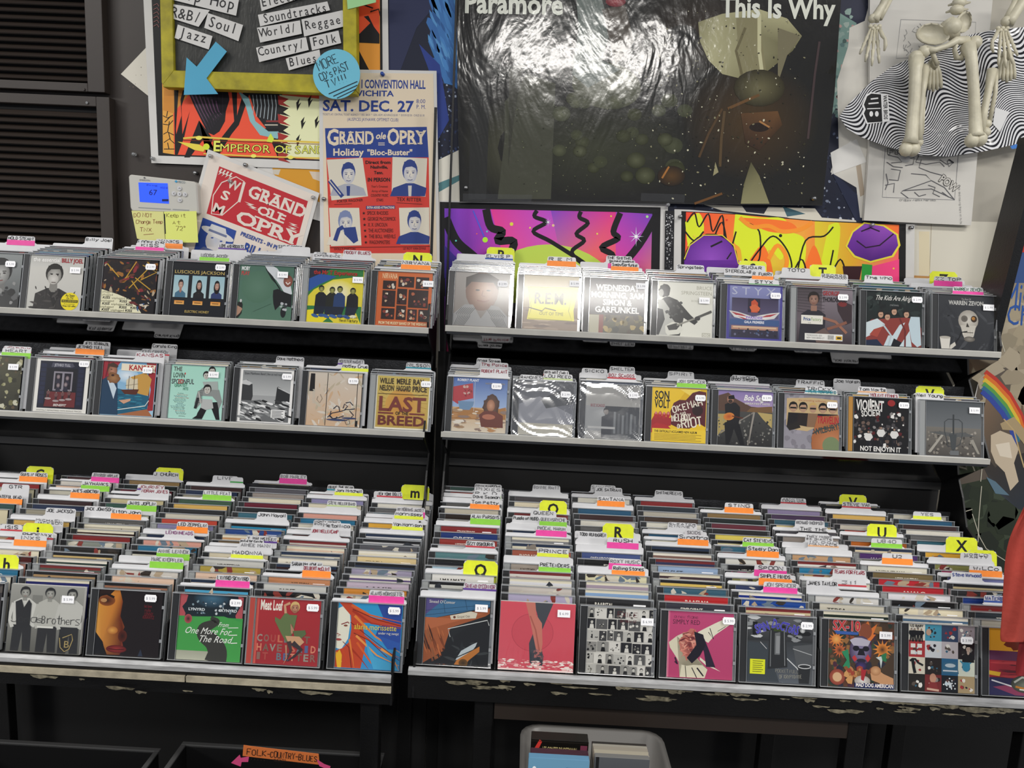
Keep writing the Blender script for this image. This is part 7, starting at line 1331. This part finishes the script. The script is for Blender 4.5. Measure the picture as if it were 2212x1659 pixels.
cloth('hanging_shirt', ([(2205, 1372), (2202, 1390), (2198, 1420), (2194, 1450), (2196, 1462)], [(2330, 1360), (2330, 1385), (2330, 1415), (2330, 1450), (2330, 1464)]), -.655, '8a1c24', 'darker crimson cloth below the faded red hem', 2.0)
# ------------------------------------------------------------------ under the racks
def crate(name, tl, tr, y0, y1, h, m, label, rimm, flare=.02, wt=.006, cat='bin'):
    """open-topped box, front rim between two measured points"""
    a, c = at(*tl, y1), at(*tr, y1); z = (a.z+c.z)/2; x0, x1 = a.x, c.x; cx, cy = (x0+x1)/2, (y0+y1)/2
    r = thing(name, label, cat, (cx, cy, z-h)); zb = 0
    def Q(nm, x0_, x1_, ya, yb, mm=m):
        b = MB(); b.box(x0_-cx, x1_-cx, ya-cy, yb-cy, 0, h); return b.build(nm, mm, r, bevel=.001)
    Q('side_wall', x0, x0+wt, y0, y1); Q('side_wall', x1-wt, x1, y0, y1); Q('end_wall', x0+wt, x1-wt, y0, y0+wt); Q('end_wall', x0+wt, x1-wt, y1-wt, y1)
    b = MB(); b.box(x0+wt-cx, x1-wt-cx, y0+wt-cy, y1-wt-cy, 0, wt); b.build('bottom', m, r)
    b = MB(); e = .004
    for q in ((x0-e, x1+e, y1-wt, y1+e), (x0-e, x1+e, y0-e, y0+wt), (x0-e, x0+wt, y0+wt, y1-wt), (x1-wt, x1+e, y0+wt, y1-wt)): b.box(q[0]-cx, q[1]-cx, q[2]-cy, q[3]-cy, h, h+.004)
    b.build('rim', rimm, r, bevel=.001); return r, (x0, x1, z-h, z)
rim = mat('dark_grey_rim', '4a4a4a', .4); bx = mat('black_plastic_bin', '101011', .45)
g1, e1 = crate('record_bin', (-90, 1612), (342, 1608), -1.02, -.50, .30, bx, 'black bin at the bottom left corner', rim)
g2, e2 = crate('record_bin', (398, 1609), (826, 1631), -1.02, -.50, .30, bx, 'black bin behind the orange genre sign', rim)
def floor_stand(x0, x1, y0, y1, z1, label):
    b = MB(); cx, cy = (x0+x1)/2, (y0+y1)/2
    r = thing('low_stand', label, 'stand', (cx, cy, 0)); b.box(x0-cx, x1-cx, y0-cy, y1-cy, z1-.015, z1); b.build('top_board', M['blkmatte'], r)
    for sx in (x0, x1-.03):
        for sy in (y0, y1-.03): q = MB(); q.box(sx-cx, sx+.03-cx, sy-cy, sy+.03-cy, 0, z1-.015); q.build('leg', M['blk'], r)
floor_stand(e1[0], e2[1], -1.02, -.50, min(e1[2], e2[2]), 'low black stand carrying the two bottom left bins')
for g, e, x, n, lab in ((g1, e1, 245, 9, 'upright jewel case in the bottom left bin'),):
    for i in range(n):
        o = bpy.data.objects.new('cd_case', LID); C.objects.link(o); p = at(x, 1640, -.80); o.matrix_world = Matrix.Translation((p.x-.02+i*.0012, -.78+i*.0125, e[3]-.135)) @ Matrix.Rotation(.06, 4, 'Z') @ Matrix.Rotation(-.2, 4, 'X')
        part_of(o, 'case_tray', TRAYS[0]); tag(o, 'clear jewel case %s in the stack inside the bottom left bin' % (['nearest us', 'second from us', 'third from us', 'fourth from us', 'fifth from us', 'sixth from us', 'seventh from us', 'eighth from us', 'furthest back'][i]), 'cd case', 'cases in the bottom left bin')
y = -1.028; o = sheet('paper_sign', [(526, 1610), (540, 1612), (600, 1619), (688, 1629), (690, 1652), (524, 1633)], y, mat('orange_sign_paper', 'b8622c', .6), 'small orange sign with pink arrows on the lower bin', 'sign')
a = PA(y); a.S('FOLK', 533, 1630, 12, '241410', w=42, pen=.14, rot=.09, jit=.2).S('-COUNTRY-', 577, 1635, 12, '241410', w=66, pen=.14, rot=.09, jit=.2).S('BLUES', 645, 1642, 12, '241410', w=40, pen=.14, rot=.09, jit=.2).S('(USED)', 590, 1644, 6, '241410', w=28, pen=.16, rot=.09)
for i in range(5): a.E(543+i*7, 1640+i*.6, 1, 1, '241410', n=6).E(644+i*7, 1648+i*.6, 1, 1, '241410', n=6)
a.put('handwriting', o)
a = PA(y-.001); a.P([(499, 1648), (518, 1630), (520, 1637), (538, 1634), (536, 1646), (522, 1646), (520, 1656)], 'b8406e'); a.put('pink_arrow', o); a = PA(y-.001); a.P([(684, 1640), (700, 1650), (714, 1655), (712, 1664), (690, 1655)], 'b8406e'); a.put('pink_arrow', o)
# pale plastic tub with boxed sets
def tub():
    y0, y1 = -1.05, -.60; p = at(1145, 1573, y1); q = at(1408, 1588, y1); x0, x1, z = p.x-.01, q.x+.01, p.z; h = .30; cx, cy = (x0+x1)/2, (y0+y1)/2
    r = thing('plastic_tub', 'translucent grey tub full of boxed sets under the right rack', 'tub', (cx, cy, z-h)); m = mat('grey_translucent_tub', '5e5c59', .35)
    def ring(w, d, rr, zz):
        pts = []
        for cxx, cyy, a0 in ((w/2-rr, d/2-rr, 0), (-w/2+rr, d/2-rr, 90), (-w/2+rr, -d/2+rr, 180), (w/2-rr, -d/2+rr, 270)):
            pts += [(cxx+rr*cos(radians(a0+k*22.5)), cyy+rr*sin(radians(a0+k*22.5)), zz) for k in range(5)]
        return pts
    b = MB(); W, D = x1-x0, y1-y0; rings = [ring(W*.9, D*.9, .03, 0), ring(W, D, .03, h-.004), ring(W+.016, D+.016, .035, h-.002), ring(W+.016, D+.016, .035, h+.004), ring(W-.006, D-.006, .028, h+.004), ring(W*.9-.008, D*.9-.008, .028, .004)]
    for rg in rings: b.v += rg
    n = 20
    for i in range(5):
        for k in range(n): j = (k+1) % n; b.f.append((i*n+k, i*n+j, (i+1)*n+j, (i+1)*n+k)); b.mi.append(0)
    b.f.append(tuple(range(n))[::-1]); b.f.append(tuple(5*n+k for k in range(n))); b.mi += [0, 0]
    b.build('tub_body', m, r, True); zt = z
    s = MB(); s.box(x0+.02, x1-.02, y0+.02, y1-.02, 0, z-h-.0005); tag(s.build('low_crate', M['blkmatte'], bevel=.002), 'black crate under the grey tub', 'crate')
    def bx_(nm, pxl, pxr, pyt, yf, dp, hh, col, lab, fn=None, lean=0):
        a_, c_ = at(pxl, pyt, yf), at(pxr, pyt, yf); zt_ = (a_.z+c_.z)/2; o = MB(); w_ = (c_.x-a_.x)/2; o.box(-w_, w_, 0, dp, 0, hh); k = o.build(nm, mat('set_card', col, .35), bevel=.001)
        k.location = ((a_.x+c_.x)/2, yf, zt_-hh); tag(k, lab, 'cd set')
        if fn: ar = Art(asp=2*w_/hh); fn(ar); me = ar.rect('cover_print', 2*w_, hh, x0=-w_, y=0, depth=.001); me.materials.append(M['printg']); part_of(k, 'cover_print', me, (0, -.0002, 0))
        return k
    bx_('boxed_set', 1148, 1272, 1600, -.80, .022, .13, '15130f', 'black opera boxed set with gold lettering in the tub', lambda a: a.R(0, 0, 1, 1, '161412').T('LES CONTES D\'HOFFMANN', .5, .17, .085, 'd8c88a', w=.60, al='c', bold=0).T('THE TALES OF HOFFMANN', .5, .29, .085, 'd8c88a', w=.58, al='c').P([(0, .2), (.14, 0), (.19, .02), (.02, .32)], 'c83a34').T('DECCA', .02, .20, .06, 'eee', w=.11, rot=-.9).R(.86, .05, .98, .3, '7a3a50').L([(.0, .02), (1, .02)], .01, '2c2824'))
    bx_('boxed_set', 1146, 1272, 1630, -.84, .014, .13, '3a1c2a', 'maroon boxed set behind the light blue one', lambda a: a.R(0, 0, 1, 1, '3a1c2a').E(.24, .06, .02, .02, 'd8a080').E(.52, .06, .02, .02, 'd8a080'))
    bx_('boxed_set', 1142, 1274, 1640, -.88, .012, .13, '5a86a4', 'light blue boxed set at the front left of the tub', lambda a: a.R(0, 0, 1, 1, '6a9ab8').R(.62, .10, .86, .5, '1c2c6a').T('ESSENTIAL', .74, .22, .05, 'eee', w=.2, al='c').T('SONY', .92, .16, .04, 'b03030', w=.07, al='c').P([(.88, .1), (.99, .1), (.99, .5), (.88, .5)], 'dfe4e8').T('SONY', .935, .20, .05, 'a02c2c', w=.08, al='c').E(.1, .2, .05, .1, 'e8f0f4').L([(.17, .16), (.28, .16)], .02, '46708a').T('Classics', .74, .38, .05, 'c8a0a0', w=.2, al='c'))
    for i, (c_, py) in enumerate((('2a2826', 1612), ('8f8b80', 1617), ('8a8478', 1622), ('9a9484', 1630), ('6a6a68', 1638))):
        k = bx_('cd_case', 1279+i*1.5, 1398+i*1.5, py, -.79-i*.022, .010, .125, c_, ['charcoal', 'pale card', 'stone grey', 'cream', 'smoky grey'][i]+' cd case in the right half of the tub', (lambda a: a.R(0, 0, 1, 1, '55585c', '2c2c30').R(.02, .0, .08, 1, '1c1c1e').R(.75, .12, .98, .2, 'b83a34').E(.5, .3, .2, .1, '8a8a88', '4a4a4c')) if i == 4 else (lambda a: a.R(0, 0, 1, .06, 'd8d0b8').R(.80, .07, .98, .14, 'b03834')))
        k['category'] = 'cd case'
tub()
print('objects', len(bpy.data.objects), 'tris', sum(len(o.data.polygons) for o in bpy.data.objects if o.type == 'MESH'))
